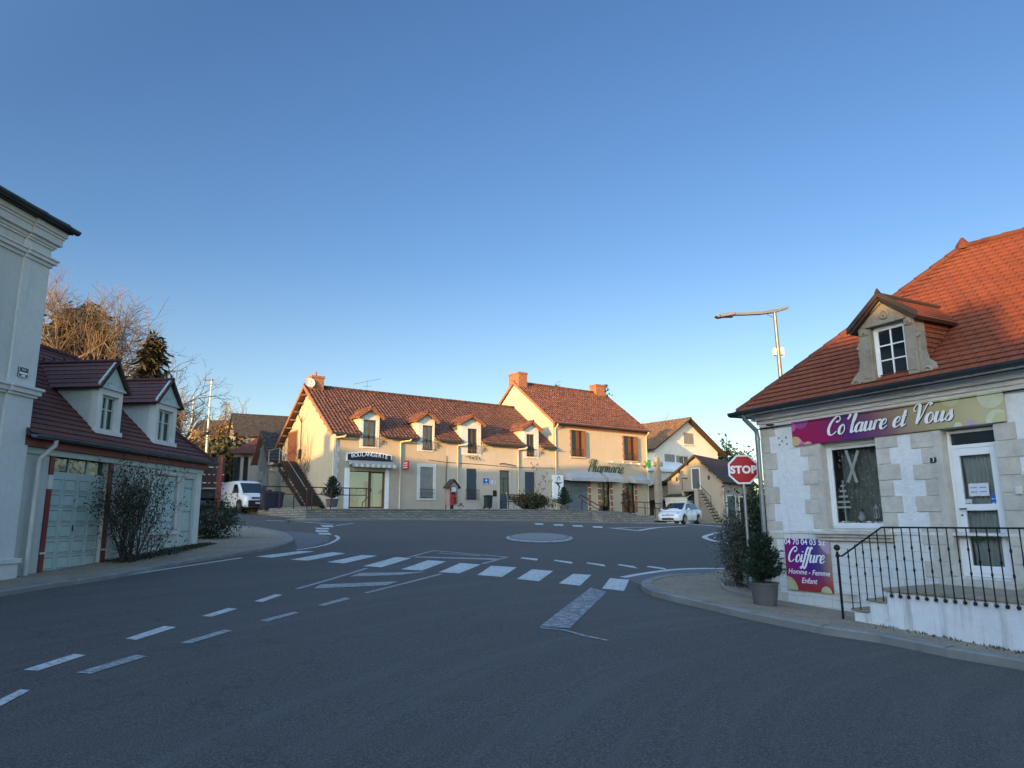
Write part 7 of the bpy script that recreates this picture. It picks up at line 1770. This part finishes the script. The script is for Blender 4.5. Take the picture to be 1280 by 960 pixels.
# red roofed shed in front of it
cR=cross_xy(287,60); FR=Frame(cR.x,cR.y,2.9,math.atan2(.25,.97)); RE=FR.uv(295,567)[1]; RZ=FR.uv(325,545,3)[1]; RW=FR.uv(322,600)[0]; print('shed',RE,RZ,RW)
rs=thing('red_roofed_shed','open shed with a dark red lean to roof in front of the stone house','shed',FR.M)
mb=MB(); o1=FR.rect(288,571,300,600); o2=FR.rect(304,571,310,598)
empty_wall(mb,0,RW,-1.5,RE-.05,[(o1[0],o1[1],-.8,o1[3]),(o2[0],o2[1],-.8,o2[3])],0,.3); mb.quad((0,4,-1.5),(0,0,-1.5),(0,0,RE),(0,4,RE)); mb.quad((RW,0,-1.5),(RW,4,-1.5),(RW,4,RE),(RW,0,RE)); mb.build('wall',M['garagewall'],rs); MB().box(.1,RW-.1,1.5,1.6,-1.5,RE-.1).build('dark_interior',M['bluegrey'],rs)
mb=MB(); roof(mb,(-.35,-.5,RE),(RW+1.5,-.5,RE),(RW+1.5,3.6,RZ),(1.6,3.6,RZ),.33,.03,.1); mb.build('roof',[M['tile_red'],M['wood_dark']],rs)
# far dark house at the left
cD=cross_xy(229,85); FD=Frame(cD.x,cD.y,5.5,math.atan2(.1,.99)); DE=FD.uv(235,545)[1]; DZ=FD.uv(232,525.5,4)[1]; print('darkhouse',DE,DZ)
dh=thing('dark_roofed_house','far house with a plain dark roof left of the golden tree','house',FD.M); DWd=11
mb=MB(); mb.quad((0,0,-4),(DWd,0,-4),(DWd,0,DE),(0,0,DE)); mb.poly([(0,0,-4),(0,0,DE),(0,4,DZ),(0,8,DE),(0,8,-4)][::-1]); mb.poly([(DWd,0,-4),(DWd,0,DE),(DWd,4,DZ),(DWd,8,DE),(DWd,8,-4)]); mb.build('wall',M['stonehouse2'],dh)
mb=MB(); roof(mb,(-.3,-.4,DE),(DWd+.3,-.4,DE),(DWd+.3,4,DZ+.05),(-.3,4,DZ+.05),.35,.03,.1); roof(mb,(DWd+.3,8.4,DE),(-.3,8.4,DE),(-.3,4,DZ+.05),(DWd+.3,4,DZ+.05),.35,.03,.1); mb.build('roof',[plain('dark_slate_far',(.045,.04,.036),.8),M['wood_dark']],dh)
mb=MB(); mb.box(1,2.2,-.05,-.002,DE-2.6,DE-1.4); mb.build('window',M['glass'],dh)
# rough stone garden wall climbing the street on the left
mb=MB(); P=[cross_xy(x,Y) for x,Y in ((215,58),(240,62),(262,66),(284,69))]
for i in range(3):
    a,b=P[i],P[i+1]; za,zb=h(a.x,a.y),h(b.x,b.y); ta=EYE.z+(652-573)/896*a.y if i==0 else EYE.z+(652-568)/896*a.y; tb=EYE.z+(652-[568,560,552][i])/896*b.y
    mb.prism([(a.x,a.y,za-1),(b.x,b.y,zb-1),(b.x,b.y,tb),(a.x,a.y,ta)],(0,.6,0))
tag(mb.build('garden_wall',M['stonehouse']),'rough stone wall climbing behind the lorry under the golden tree','stone wall',kind='thing')
P0=cross_xy(262,56)
bush('ivy_mound','dark ivy mound on the stone wall beneath the golden tree',at(cross_xy(262,65).x,65,None),4.2,1.5,3.1,2600,.28,['leaf_dark','ivy'],cat='ivy',stems=4)
# lorry with dark red body seen past the garage house
pL=cross_xy(262,44); lo=thing('lorry','dark red lorry parked up the street past the garage house','lorry',at(pL.x-.3,pL.y,h(pL.x,pL.y),R_(22)))
hh=h(pL.x,pL.y); ztop=EYE.z+(652-573)/896*44-hh; print('lorry top',ztop,hh); ztop=min(ztop,3.9)
mb=MB(); mb.box(-2.6,.95,-1.1,4.5,1.05,ztop); mb.build('cargo_box',M['lorry'],lo,bevel=.03)
mb=MB()
for z in (1.5,2.0,2.45):
    x=-1.6
    while x<.8: w=random.uniform(.08,.3); mb.box(x,x+w,-1.106,-1.101,z,z+.06); x+=w+random.uniform(.1,.25)
mb.box(-1.7,.9,-1.107,-1.101,1.18,1.24); mb.build('livery_stripes',M['galv'],lo)
mb=MB(); mb.box(-2.5,.9,-1.0,4.4,.62,1.04); mb.build('chassis',M['darkmetal'],lo)
for x in(-2.2,.5):
    for y in (-.4,3.4): mb=MB(); mb.lathe([(.48,-.15),(.5,-.1),(.5,.1),(.48,.15)],18,(x,y-.2,.5),'y'); mb.build('wheel',M['tyre'],lo)
mb=MB(); mb.box(-4.6,-2.7,-1.05,1.2,.6,2.7); mb.build('cab',M['lorry'],lo,bevel=.12)
# dark red post
pp=cross_xy(270,36); z0=h(pp.x,pp.y); po=thing('red_post','tall dark red square post at the street corner beside the van','post',at(pp.x,pp.y)); zt=EYE.z+(653-571)/897*36-z0
MB().box(-.09,.09,-.08,.08,-.3,zt).build('shaft',M['lorry'],po,bevel=.01); MB().box(.09,.11,-.08,.08,0,zt).build('edge',M['red_sign'],po); MB().box(-.14,.17,-.1,.1,zt,zt+.05).build('cap',M['rail'],po)
# ------------------------------------------------------------------ street lamps
def lamp_small(px,ptop,Y,name_label,arm):
    p=cross_xy(px,Y); t=thing('street_lamp',name_label,'street lamp',at(p.x,p.y),'distant street lamps'); z=EYE.z+(652-ptop)/ (896-.19*(652-ptop))*Y-h(p.x,p.y)
    z=EYE.z+ (ray(px,ptop).z/ray(px,ptop).y)*Y-h(p.x,p.y)
    MB().tube([(0,0,-.3),(0,0,z)],[.12,.07],8).build('pole',M['polewhite'],t); mb=MB(); mb.prism([(-arm,-.12,z-.02),(.12,-.12,z-.06),(.12,-.12,z+.07),(-arm,-.12,z+.05)],(0,.24,0)); mb.build('lamp_head',M['darkmetal'],t,bevel=.02)
    return t
lamp_small(251.5,475,62,'taller pale street lamp at the left, nearer of the two',.75); lamp_small(230,495,84,'smaller pale street lamp at the far left',.8)
d=ray(968,388); Y=22.7; X=d.x/d.y*Y; Zt=EYE.z+d.z/d.y*Y; g=h(X,Y)
print('lamp',X,Zt-g)
lp=thing('street_lamp','tall street lamp with a long curved arm rising behind the hairdresser roof','street lamp',at(X,Y,g)); H=Zt-g
def lpt(px,py): d=ray(px,py); p=EYE+d*((Y)/d.y); return Vector((p.x-X,0,p.z-g))
MB().tube([(0.12,0,-.2),(0.05,0,H*.5),(0,0,H)],[.10,.075,.055],10).build('pole',M['lampmetal'],lp,smooth=True)
P=[lpt(985,384.5),lpt(968,389),lpt(950,391.5),lpt(930,392.5),lpt(916,393)]
mb=MB(); 
for i in range(len(P)-1):
    w0=[.03,.05,.045,.04,.035][i]; w1=[.03,.05,.045,.04,.035][i+1]; up=Vector((0,0,1)); mb.prism([P[i]-up*w0,P[i+1]-up*w1,P[i+1]+up*w1,P[i]+up*w0],(0,.14,0))
for v in range(len(mb.v)): mb.v[v]=(mb.v[v][0],mb.v[v][1]-.07,mb.v[v][2])
mb.tube([lpt(957,392)+Vector((0,0,0)),Vector((0,0,H-.28))],.012,5); mb.build('arm',M['lampmetal'],lp)
a=lpt(918,392.5); b=lpt(894,395); mb=MB(); mb.prism([a+Vector((0,-.13,.05)),b+Vector((.06,-.1,.04)),b+Vector((0,-.08,-.01)),b+Vector((.1,-.1,-.07)),a+Vector((.0,-.13,-.05))],(0,.26,0)); mb.build('lamp_head',M['lampmetal'],lp,bevel=.02)
MB().box(b.x+.12,a.x-.06,-.10,.10,a.z-.105,a.z-.06).build('lens',M['plastic'],lp)
mb=MB(); z=lpt(970,440).z; mb.box(-.14,-.06,-.08,.08,z-.12,z+.1); mb.box(.08,.18,-.08,.08,z-.1,z+.12); mb.tube([(.08,0,z),(.22,0,z-.04),(.2,0,z-.15),(.08,0,z-.2)],.012,4); mb.tube([(-.1,0,z+.1),(-.1,0,z+.16)],.02,5); mb.build('junction_box',M['offwhite'],lp)
# stop sign
pb=gp(940,742,.11); st=thing('stop_sign','red octagonal stop sign on a grey post at the salon corner','road sign',at(pb.x,pb.y,h(pb.x,pb.y)+.1)); 
Yb=pb.y; dd=ray(928,587); pc=EYE+dd*(Yb/dd.y); zc2=pc.z-h(pb.x,pb.y)-.1; xo=pc.x-pb.x
print('stop',pb,zc2,xo)
rr=abs(ray(946,587).x/ray(946,587).y-ray(910,587).x/ray(910,587).y)*Yb/2
face=math.atan2(-pb.x,pb.y)*0+R_(-8)
MB().tube([(0,0,-.2),(xo,0,zc2+rr*.9)],[.032,.032],10).build('pole',M['galv'],st)
T=Matrix.Translation((xo,-.05,zc2))@Matrix.Rotation(face,4,'Z')
R8=rr/math.cos(math.pi/8)
def octo(r,y0,y1,mat,name,par):
    mb=MB(); mb.T=T; P=[(r*math.cos(math.pi/8+i*math.pi/4),y0,r*math.sin(math.pi/8+i*math.pi/4)) for i in range(8)]; mb.prism(P,(0,y1-y0,0)); return mb.build(name,M[mat],par)
octo(R8,-.012,.012,'letter_white','rim',st); octo(R8*.885,-.016,-.0125,'red_sign','panel',st)
mb=MB(); mb.T=T; textmb(mb,'STOP',rr*.70,FACE(0,-.019,-rr*.25),0,.001,offset=.010,space=1.06); mb.build('lettering',M['letter_white'],st)
mb=MB(); mb.T=T; mb.box(-.2,.2,.013,.035,.1,.13); mb.box(-.2,.2,.013,.035,-.13,-.1); mb.build('bracket',M['galv'],st)
# ------------------------------------------------------------------ vehicles (x forward, z up)
def loft(mb,st,mats,closed=True):
    """stations: list of (x, [(y,z)...]) half profiles from bottom centre to top centre; mirrored"""
    rings=[]
    for x,pr in st: rings.append([Vector((x,y,z)) for y,z in pr]+[Vector((x,-y,z)) for y,z in pr[::-1]])
    n=len(rings[0]); V=[p for r in rings for p in r]; base=len(mb.v)
    F=[]; 
    for i in range(len(rings)-1):
        for k in range(n): F.append((i*n+k,i*n+(k+1)%n,(i+1)*n+(k+1)%n,(i+1)*n+k))
    F.append(tuple(range(n))[::-1]); F.append(tuple((len(rings)-1)*n+k for k in range(n))); mb.add(V,F,0)
def lerp_prof(tab,x):
    for i in range(len(tab)-1):
        if tab[i][0]<=x<=tab[i+1][0]:
            t=(x-tab[i][0])/(tab[i+1][0]-tab[i][0]); return [a+(b-a)*t for a,b in zip(tab[i][1:],tab[i+1][1:])]
    return list(tab[-1][1:]) if x>tab[-1][0] else list(tab[0][1:])
def vehicle(name,label,cat,T,tab,roof_,wheels,wr,paint,front,van=False,group=None):
    """tab: x,zlow,zbelt,halfwidth  roof_: x,zroof,halfwidth top"""
    t=thing(name,label,cat,T,group)
    mb=MB(); st=[]
    xs=sorted({r[0] for r in tab}|{w+dx for w in wheels for dx in (-wr*1.12,-wr*.95,-wr*.6,0,wr*.6,wr*.95,wr*1.12)})
    for x in xs:
        zl,zb,hw=lerp_prof(tab,x)
        z0=zl
        for w in wheels:
            if abs(x-w)<wr*1.1: z0=max(zl,wr+math.sqrt(max(0,(wr*1.13)**2-(x-w)**2)))
        zm=z0+(zb-z0)*.55
        st.append((x,[(0,z0),(hw*.88,z0),(hw*.985,z0+(zb-z0)*.12),(hw,zm),(hw*.985,zb-.06),(hw*.93,zb),(hw*.6,zb+.015),(0,zb+.03)]))
    loft(mb,st,None); body=mb.build('body',M[paint],t,smooth=True)
    # cabin
    mb=MB(); st=[]
    for x,zr,ht,zb,hb in roof_:
        st.append((x,[(0,zb-.05),(hb*.9,zb-.05),(hb,zb),(ht+(hb-ht)*.35,zb+(zr-zb)*.62),(ht,zr-.06),(ht*.9,zr-.01),(ht*.5,zr+.015),(0,zr+.02)]))
    loft(mb,st,None); cab=mb.build('cabin',M[paint],t,smooth=True)
    # underside & wheels
    MB().box(tab[0][0]+.3,tab[-1][0]-.3,-.7,.7,.18,.45).build('underbody',M['plastic'],t)
    hwm=max(r[3] for r in tab)
    for w in wheels:
        for s in(-1,1):
            mb=MB(); mb.lathe([(wr*.55,-.10),(wr*.93,-.10),(wr,-.06),(wr,.06),(wr*.93,.10),(wr*.55,.10)],20,(w,s*(hwm-.12),wr),'y'); W_=mb.build('wheel',M['tyre'],t,smooth=True)
            mb=MB()
            mb.lathe([(wr*.58,-.012),(wr*.62,.012)],20,(w,s*(hwm-.03),wr),'y',1)
            for k in range(7): 
                a=k*6.283/7; c,s_=math.cos(a),math.sin(a); y=s*(hwm-.005); mb.prism([(w+c*.03-s_*.02,y,wr+s_*.03+c*.02),(w+c*.03+s_*.02,y,wr+s_*.03-c*.02),(w+c*wr*.6+s_*.03,y,wr+s_*wr*.6-c*.03),(w+c*wr*.6-s_*.03,y,wr+s_*wr*.6+c*.03)],(0,s*.012,0))
            mb.build('rim',[M['rim'],M['plastic']],W_)
            mb=MB(); P=[(w+wr*1.15*math.cos(a),s*(hwm-.02),wr+wr*1.15*math.sin(a)) for a in [math.pi*k/12 for k in range(13)]]; mb.tube(P,.02,4)
            mb.box(w-wr*1.05,w+wr*1.05,s*(hwm-.35),s*(hwm-.30),.2,wr*2.0,0); mb.build('wheel_arch',M['plastic'],t)
    return t,body,cab
def flatglass(par,pts,name='window',mat='glass',out=(0,0,0),thick=.012):
    P=[Vector(p) for p in pts]; n=(P[1]-P[0]).cross(P[2]-P[0]).normalized(); o=Vector(out)
    if n.dot(o)<0: n=-n
    mb=MB(); mb.prism([p-n*.03 for p in P],n*(.03+thick)); return mb.build(name,M[mat],par)
def hatch(label,T,paint='carwhite',group=None):
    L=2.15
    tab=[(-2.15,.42,.80,.70),(-2.08,.26,.98,.84),(-1.7,.22,1.0,.885),(-.5,.20,.97,.895),(.7,.20,.95,.895),(1.2,.20,.92,.885),(1.75,.22,.82,.86),(2.0,.22,.72,.78),(2.12,.26,.62,.66),(2.16,.36,.52,.56)]
    roof_=[(-2.02,1.08,.55,1.0,.78),(-1.75,1.34,.56,1.0,.82),(-1.2,1.46,.58,.99,.84),(-.3,1.50,.60,.97,.85),(.25,1.47,.60,.96,.85),(.75,1.20,.66,.95,.83),(1.15,1.0,.70,.94,.80),(1.3,.95,.70,.92,.78)]
    t,b,c=vehicle('parked_car',label,'car',T,tab,roof_,(-1.32,1.30),.32,paint,True)
    flatglass(t,[(1.14,.64,1.00),(1.14,-.64,1.00),(.34,-.54,1.455),(.34,.54,1.455)],'windscreen','glass',(1,0,1))
    flatglass(t,[(-2.05,.58,1.06),(-2.05,-.58,1.06),(-1.72,-.5,1.36),(-1.72,.5,1.36)],'rear_window','glass',(-1,0,1))
    for s in(-1,1):
        flatglass(t,[(.92,s*.825,1.0),(.05,s*.845,1.0),(.05,s*.64,1.42),(.28,s*.64,1.42)],'side_window','glass',(0,s,0))
        flatglass(t,[(-.02,s*.845,1.01),(-.85,s*.835,1.02),(-.80,s*.635,1.42),(-.02,s*.64,1.44)],'side_window','glass',(0,s,0))
        flatglass(t,[(-.92,s*.832,1.03),(-1.55,s*.80,1.06),(-1.3,s*.64,1.36),(-.88,s*.63,1.42)],'side_window','glass',(0,s,0))
        mb=MB(); mb.sphere((.82,s*.99,1.02),.1,8,0,(.6,1,.75)); mb.tube([(.85,s*.85,.98),(.83,s*.95,1.0)],.02,4); mb.build('mirror',M[paint],t)
        mb=MB(); mb.sphere((1.86,s*.64,.73),.17,8,0,(1.15,.75,.42)); mb.build('headlight',M['lamp_clear'],t)
        mb=MB(); mb.sphere((2.03,s*.60,.40),.08,6,0,(.6,1.4,.6)); mb.build('fog_lamp',M['plastic'],t)
        mb=MB(); mb.box(-2.12,-2.0,s*.62-.1,s*.62+.1,.75,.95); mb.build('tail_light',M['red_sign'],t,bevel=.03)
        mb=MB(); mb.box(-.1,.06,s*.90,s*.915,.86,.885); mb.box(-1.0,-.84,s*.895,s*.91,.88,.905); mb.build('door_handle',M[paint],t)
        mb=MB(); [mb.box(x,x+.008,s*.886,s*.8985,.28,.96) for x in (.92,-.03,-.95)]; mb.build('door_seam',M['plastic'],t)
    mb=MB(); mb.box(2.02,2.17,-.42,.42,.30,.44); mb.box(1.98,2.14,-.45,.45,.585,.645); mb.build('grille',M['plastic'],t,bevel=.01)
    mb=MB(); mb.box(2.14,2.19,-.26,.26,.47,.57); mb.build('number_plate',M['plate'],t)
    mb=MB(); [mb.prism([(2.10,-.12,.60+k*.05),(2.10,0,.66+k*.05),(2.10,.12,.60+k*.05),(2.10,.12,.625+k*.05),(2.10,0,.69+k*.05),(2.10,-.12,.625+k*.05)],(.04,0,0)) for k in (0,1)]; mb.build('emblem',M['rim'],t)
    mb=MB(); mb.box(.55,.75,-.5,-.1,1.0,1.08); return t
def van(label,T,paint='carwhite'):
    tab=[(-2.1,.45,1.0,.80),(-2.05,.28,1.05,.87),(-1.2,.26,1.08,.91),(.5,.26,1.08,.915),(1.0,.26,1.06,.91),(1.5,.27,1.0,.89),(1.9,.27,.93,.84),(2.06,.28,.86,.74),(2.12,.36,.72,.64)]
    roof_=[(-2.08,1.76,.66,1.05,.84),(-1.9,1.80,.70,1.06,.87),(-.5,1.84,.72,1.08,.89),(.2,1.82,.71,1.08,.89),(.55,1.72,.70,1.08,.885),(1.05,1.36,.70,1.06,.86),(1.5,1.03,.70,1.0,.82)]
    t,b,c=vehicle('parked_van',label,'van',T,tab,roof_,(-1.3,1.38),.33,paint,True)
    flatglass(t,[(1.44,.70,1.09),(1.44,-.70,1.09),(.62,-.60,1.68),(.62,.60,1.68)],'windscreen','glass',(1,0,1))
    for s in(-1,1):
        flatglass(t,[(1.1,s*.88,1.10),(.25,s*.895,1.10),(.25,s*.77,1.62),(.62,s*.775,1.60)],'side_window','glass',(0,s,0))
        mb=MB(); mb.box(.95,1.1,s*.92,s*1.12,1.1,1.32); mb.build('mirror',M['plastic'],t,bevel=.03)
        mb=MB(); mb.sphere((1.88,s*.66,.86),.18,8,0,(1.0,.8,.62)); mb.build('headlight',M['lamp_clear'],t)
        mb=MB(); mb.box(-1.0,.15,s*.905,s*.93,.52,.60); mb.build('side_strip',M['plastic'],t)
        mb=MB(); [mb.box(x,x+.01,s*.90,s*.922,.3,1.08) for x in (1.12,.18,-.95)]; mb.build('door_seam',M['plastic'],t)
    mb=MB(); mb.box(1.98,2.15,-.66,.66,.30,.66); mb.box(2.0,2.12,-.48,.48,.72,.84); mb.build('bumper',M['plastic'],t,bevel=.03)
    mb=MB(); mb.box(2.14,2.18,-.26,.26,.46,.56); mb.build('number_plate',M['plate'],t)
    mb=MB(); mb.prism([(2.11,0,.72),(2.11,.08,.80),(2.11,0,.88),(2.11,-.08,.80)],(.04,0,0)); mb.build('emblem',M['rim'],t)
    return t
def carT(px,Y,ang): 
    p=cross_xy(px,Y); return at(p.x,p.y,h(p.x,p.y),ang)
hatch('white hatchback parked at the right end of the terrace wall',carT(850,50.5,math.atan2(-.82,-.57)))
van('white panel van parked left of the outside staircase',carT(305,42,math.atan2(-.74,.67)))
hatch('silver car half hidden behind the white van',carT(285,52,math.atan2(-.79,.55)),'carsilver')
p=cross_xy(835,49.2)
# ------------------------------------------------------------------ trees beyond the houses
TG='trees behind the garage house'
def tz(px,py,Y): d=ray(px,py); return EYE.z+d.z/d.y*Y
def tree_at(px,ptop,Y): p=cross_xy(px,Y); z=h(p.x,p.y); return p.x,p.y,tz(px,ptop,Y)-z
x,y,H=tree_at(98,378,46)
conifer('conifer','broad dark conifer just right of the tall house',x-1.2,y,H,4.8,34000,leafs=.75,shape=.45,jit=.8)
x,y,H=tree_at(172,415,41); conifer('conifer','slender dark conifer with a spiky top among the bare trees',x,y,H,2.5,15000,leafs=.6,shape=.75,jit=.6)
def tr(px,pt,Y,label,sp,L0,f=.97,r=.28,mn=.007,lean=(0,0),up=.1,depth=5,n=4):
    x,y,H=tree_at(px,pt,Y); bare_tree('bare_tree',label,x,y,H*f,sp,r,depth,n,mn=mn,up=up,L0=L0,lean=lean,group=TG)
tr(132,372,43,'tall bare tree with lit golden branches in the middle of the clump',.5,.23,.97,n=3)
tr(80,352,43,'bare tree whose twigs show beside the tall house',.5,.25,1.03,.28)
tr(198,462,50,'lowest bare tree of the clump, spreading to the right',.6,.24,.97,n=3)
tr(104,428,40,'low thick branched bare tree in front of the conifers',.9,.26,.97,.34,.009,up=.0)
tr(158,448,40,'small dense bare tree above the right dormer',.7,.25,.93,.28,.008,up=.02)
# golden tree and thin cypress
x,y,H=tree_at(273,497,74); 
def blob_tree(name,label,x,y,H,R,n,size,mats,base=.15,stretch=1,cat='tree',gap=.0,twigs=True):
    t=thing(name,label,cat,at(x,y)); MB().tube([(0,0,-.5),(0,0,H*.6)],[.22,.08],7).build('trunk',M['bark'],t)
    mb=MB(); cl=[]
    for i in range(int(26)):
        v=RV().normalized()*random.random()**.4; cl.append((Vector((v.x*R*.75,v.y*R*.75,H*(base+(1-base)/2)+v.z*H*(1-base)/2*.85)),R*random.uniform(.14,.34)))
    if twigs:
        for c,s in cl: mb.tube([(0,0,H*.3),c*.6+Vector((0,0,H*.1)),c],[.05,.03,.012],4,len(mats),False)
    for i in range(n):
        c,s=random.choice(cl); leaf(mb,c+RV()*s*.55,size*random.uniform(.5,1.3),None,random.randrange(len(mats)))
    mb.build('crown',[M[m] for m in mats]+[M['twig']],t); return t
x,y,H=tree_at(258,525,72); blob_tree('golden_tree','golden leaved tree behind the nearer pale lamp',x,y,H,2.9,3600,.16,['leaf_gold','leaf_gold','leaf_brown'])
x,y,H=tree_at(273,497,74); conifer('cypress','thin tall golden cypress left of the stone house',x,y,H,1.05,2200,'leaf_gold',leafs=.28,shape=.35,jit=.3)
x,y,H=tree_at(262,508,76); bare_tree('bare_tree','wispy bare tree behind the golden tree',x,y,H,.7,.15,3,3,mn=.02)
x,y,H=tree_at(292,508,78); bare_tree('bare_tree','wispy bare top above the stone house ridge',x,y,H,.6,.15,3,3,mn=.02)
# right side trees
x,y,H=tree_at(917,548,82); blob_tree('evergreen_tree','dark lacy evergreen above the stop sign',x,y,H,3.0,1900,.24,['leaf_dark','leaf_bush'],.35,cat='tree')
x,y,H=tree_at(905,566,88); blob_tree('autumn_tree','pale leafy tree beside the dark evergreen by the stop sign',x,y,H,3.6,1900,.2,['leaf_dusty','leaf_brown','leaf_bush'],.2)
x,y,H=tree_at(700,476,84); conifer('spruce','spruce tip showing above the pharmacy ridge',x,y,H,1.9,2600,'leaf_dark',leafs=.4,shape=.8)
x,y,H=tree_at(808,522,86); bare_tree('bare_tree','wispy bare tree right of the pharmacy roof',x,y,H,.6,.2,4,3,mn=.01)
x,y,H=tree_at(938,600,62); bush('dark_hedge','dark hedge between the outbuilding and the salon',at(x,y),3.5,2.5,1.7,3600,.16,['leaf_dark','leaf_bush'],cat='hedge',stems=6)
for i,(px,pt,Y,lb) in enumerate(((1010,596,75,'bushy tree farther right beyond the salon'),(1090,585,90,'tallest bushy tree hidden behind the salon'))):
    x,y,H=tree_at(px,pt,Y); blob_tree('bushy_tree',lb,x,y,H,6,1500,.4,['leaf_dark','leaf_bush','leaf_brown'],.1)
# hedge line closing the horizon between buildings
# ------------------------------------------------------------------ unseen houses behind the viewer, most added and shaped to shade the junction
def plain_house(label,x,y,ang,L,Dp,He,Hr,mat='leftwall',tile='tile_boul',hip=0,base=-1.0):
    F=Frame(x,y,h(x,y),ang); t=thing('unseen_house',label,'house',F.M)
    op=[]; n=max(2,int(L/3.2))
    for i in range(n):
        u=L*(i+.5)/n
        for z in ((.9,2.3),(3.8,5.3)) if He>5 else ((.9,2.2),): op.append((u-.5,u+.5,z[0],z[1]))
    mb=MB(); empty_wall(mb,0,L,base,He,op,0,.22)
    for u in (0,L):
        if hip: P=[(u,0,base),(u,0,He),(u,Dp,He),(u,Dp,base)]
        else: P=[(u,0,base),(u,0,He),(u,Dp/2,Hr),(u,Dp,He),(u,Dp,base)]
        mb.poly(P if u else P[::-1])
    mb.quad((L,Dp,base),(0,Dp,base),(0,Dp,He),(L,Dp,He)); mb.build('wall',M[mat],t)
    for q in op:
        a,b,c_,d_=q; mb=MB(); frame(mb,a,b,c_,d_,.1,.16,.06); mb.box((a+b)/2-.03,(a+b)/2+.03,.1,.16,c_,d_); w=mb.build('window',M['white'],t); MB().box(a+.05,b-.05,.13,.135,c_+.05,d_-.05).build('pane',M['glass'],w)
    k=(Hr-He)/(Dp/2); o=.3; z=He-.3*k+.05; hx=Dp/2*hip
    A=Vector((-o,-o,z)); B=Vector((L+o,-o,z)); B2=Vector((L+o,Dp+o,z)); A2=Vector((-o,Dp+o,z)); T1=Vector((hx-o*(1-hip) if not hip else hx,Dp/2,Hr+.05)); T2=Vector((L-hx+(o if not hip else 0),Dp/2,Hr+.05))
    mb=MB(); roof(mb,A,B,T2,T1,.4,.03,.1); roof(mb,B2,A2,T1,T2,.4,.03,.1)
    if hip: roof(mb,B,B2,T2,T2,.4,.03,.1); roof(mb,A2,A,T1,T1,.4,.03,.1)
    r=mb.build('roof',[M[tile],M['wood_under']],t)
    chimney(r,L*.4,L*.4+.8,Dp/2-.3,Dp/2+.3,Hr-.4,Hr+1.1,1)
    return t
plain_house('two storey house across the street behind the viewer, right of the road',16,-14,math.pi+.1,20,9,6.4,9.6,hip=1)
plain_house('unseen long house added straight behind the viewer to shade the salon roof',-8,-17,math.pi+.05,10,9,6.0,8.9)  # added out of view; ridge height sets the salon roof's shade line
plain_house('unseen gabled house added left behind the viewer for sloping shade on the salon',-12.5,-15.5,math.pi/2+math.pi+.0,9,11,8.6,13.2) if 0 else plain_house('unseen gabled house added left behind the viewer for sloping shade on the salon',-22.5,-17,-math.pi/2,10,-10,8.6,13.2) if 0 else None
plain_house('unseen gabled house added left behind the viewer for sloping shade on the salon',-12,-28,math.pi/2,10,10.5,6.2,11.0)  # added caster; its roof slope shades the left of the salon roof
plain_house('unseen house added behind the tall house to shade the pharmacy front',-19,7,math.pi-.12,8.2,9,7.2,10.2)  # added caster; ridge sets the shade line on the pharmacy
plain_house('unseen longer house added behind the tall house to shade the bakery front',-27.2,8,math.pi-.12,12,9,7.2,10.6)  # added caster; ridge sets the shade line on the bakery
plain_house('unseen low house added beside the tall house to keep sun off the road',-11,-14.5,math.pi/2,14,7,4.8,7.4)  # added to block a streak of sun across the road
plain_house('unseen narrow tall house added on the left to shade the outbuilding',-18.4,-2.2,math.pi,4.3,6,11.2,14.6)  # invented caster that keeps the outbuilding in shade
t,_=bare_tree('bare_tree','unseen bare tree added behind the viewer to streak the salon roof with shade',-9,-12.5,10.6,.6,.22,4,2,mn=.02)  # added out of view for soft shade streaks on the salon roof
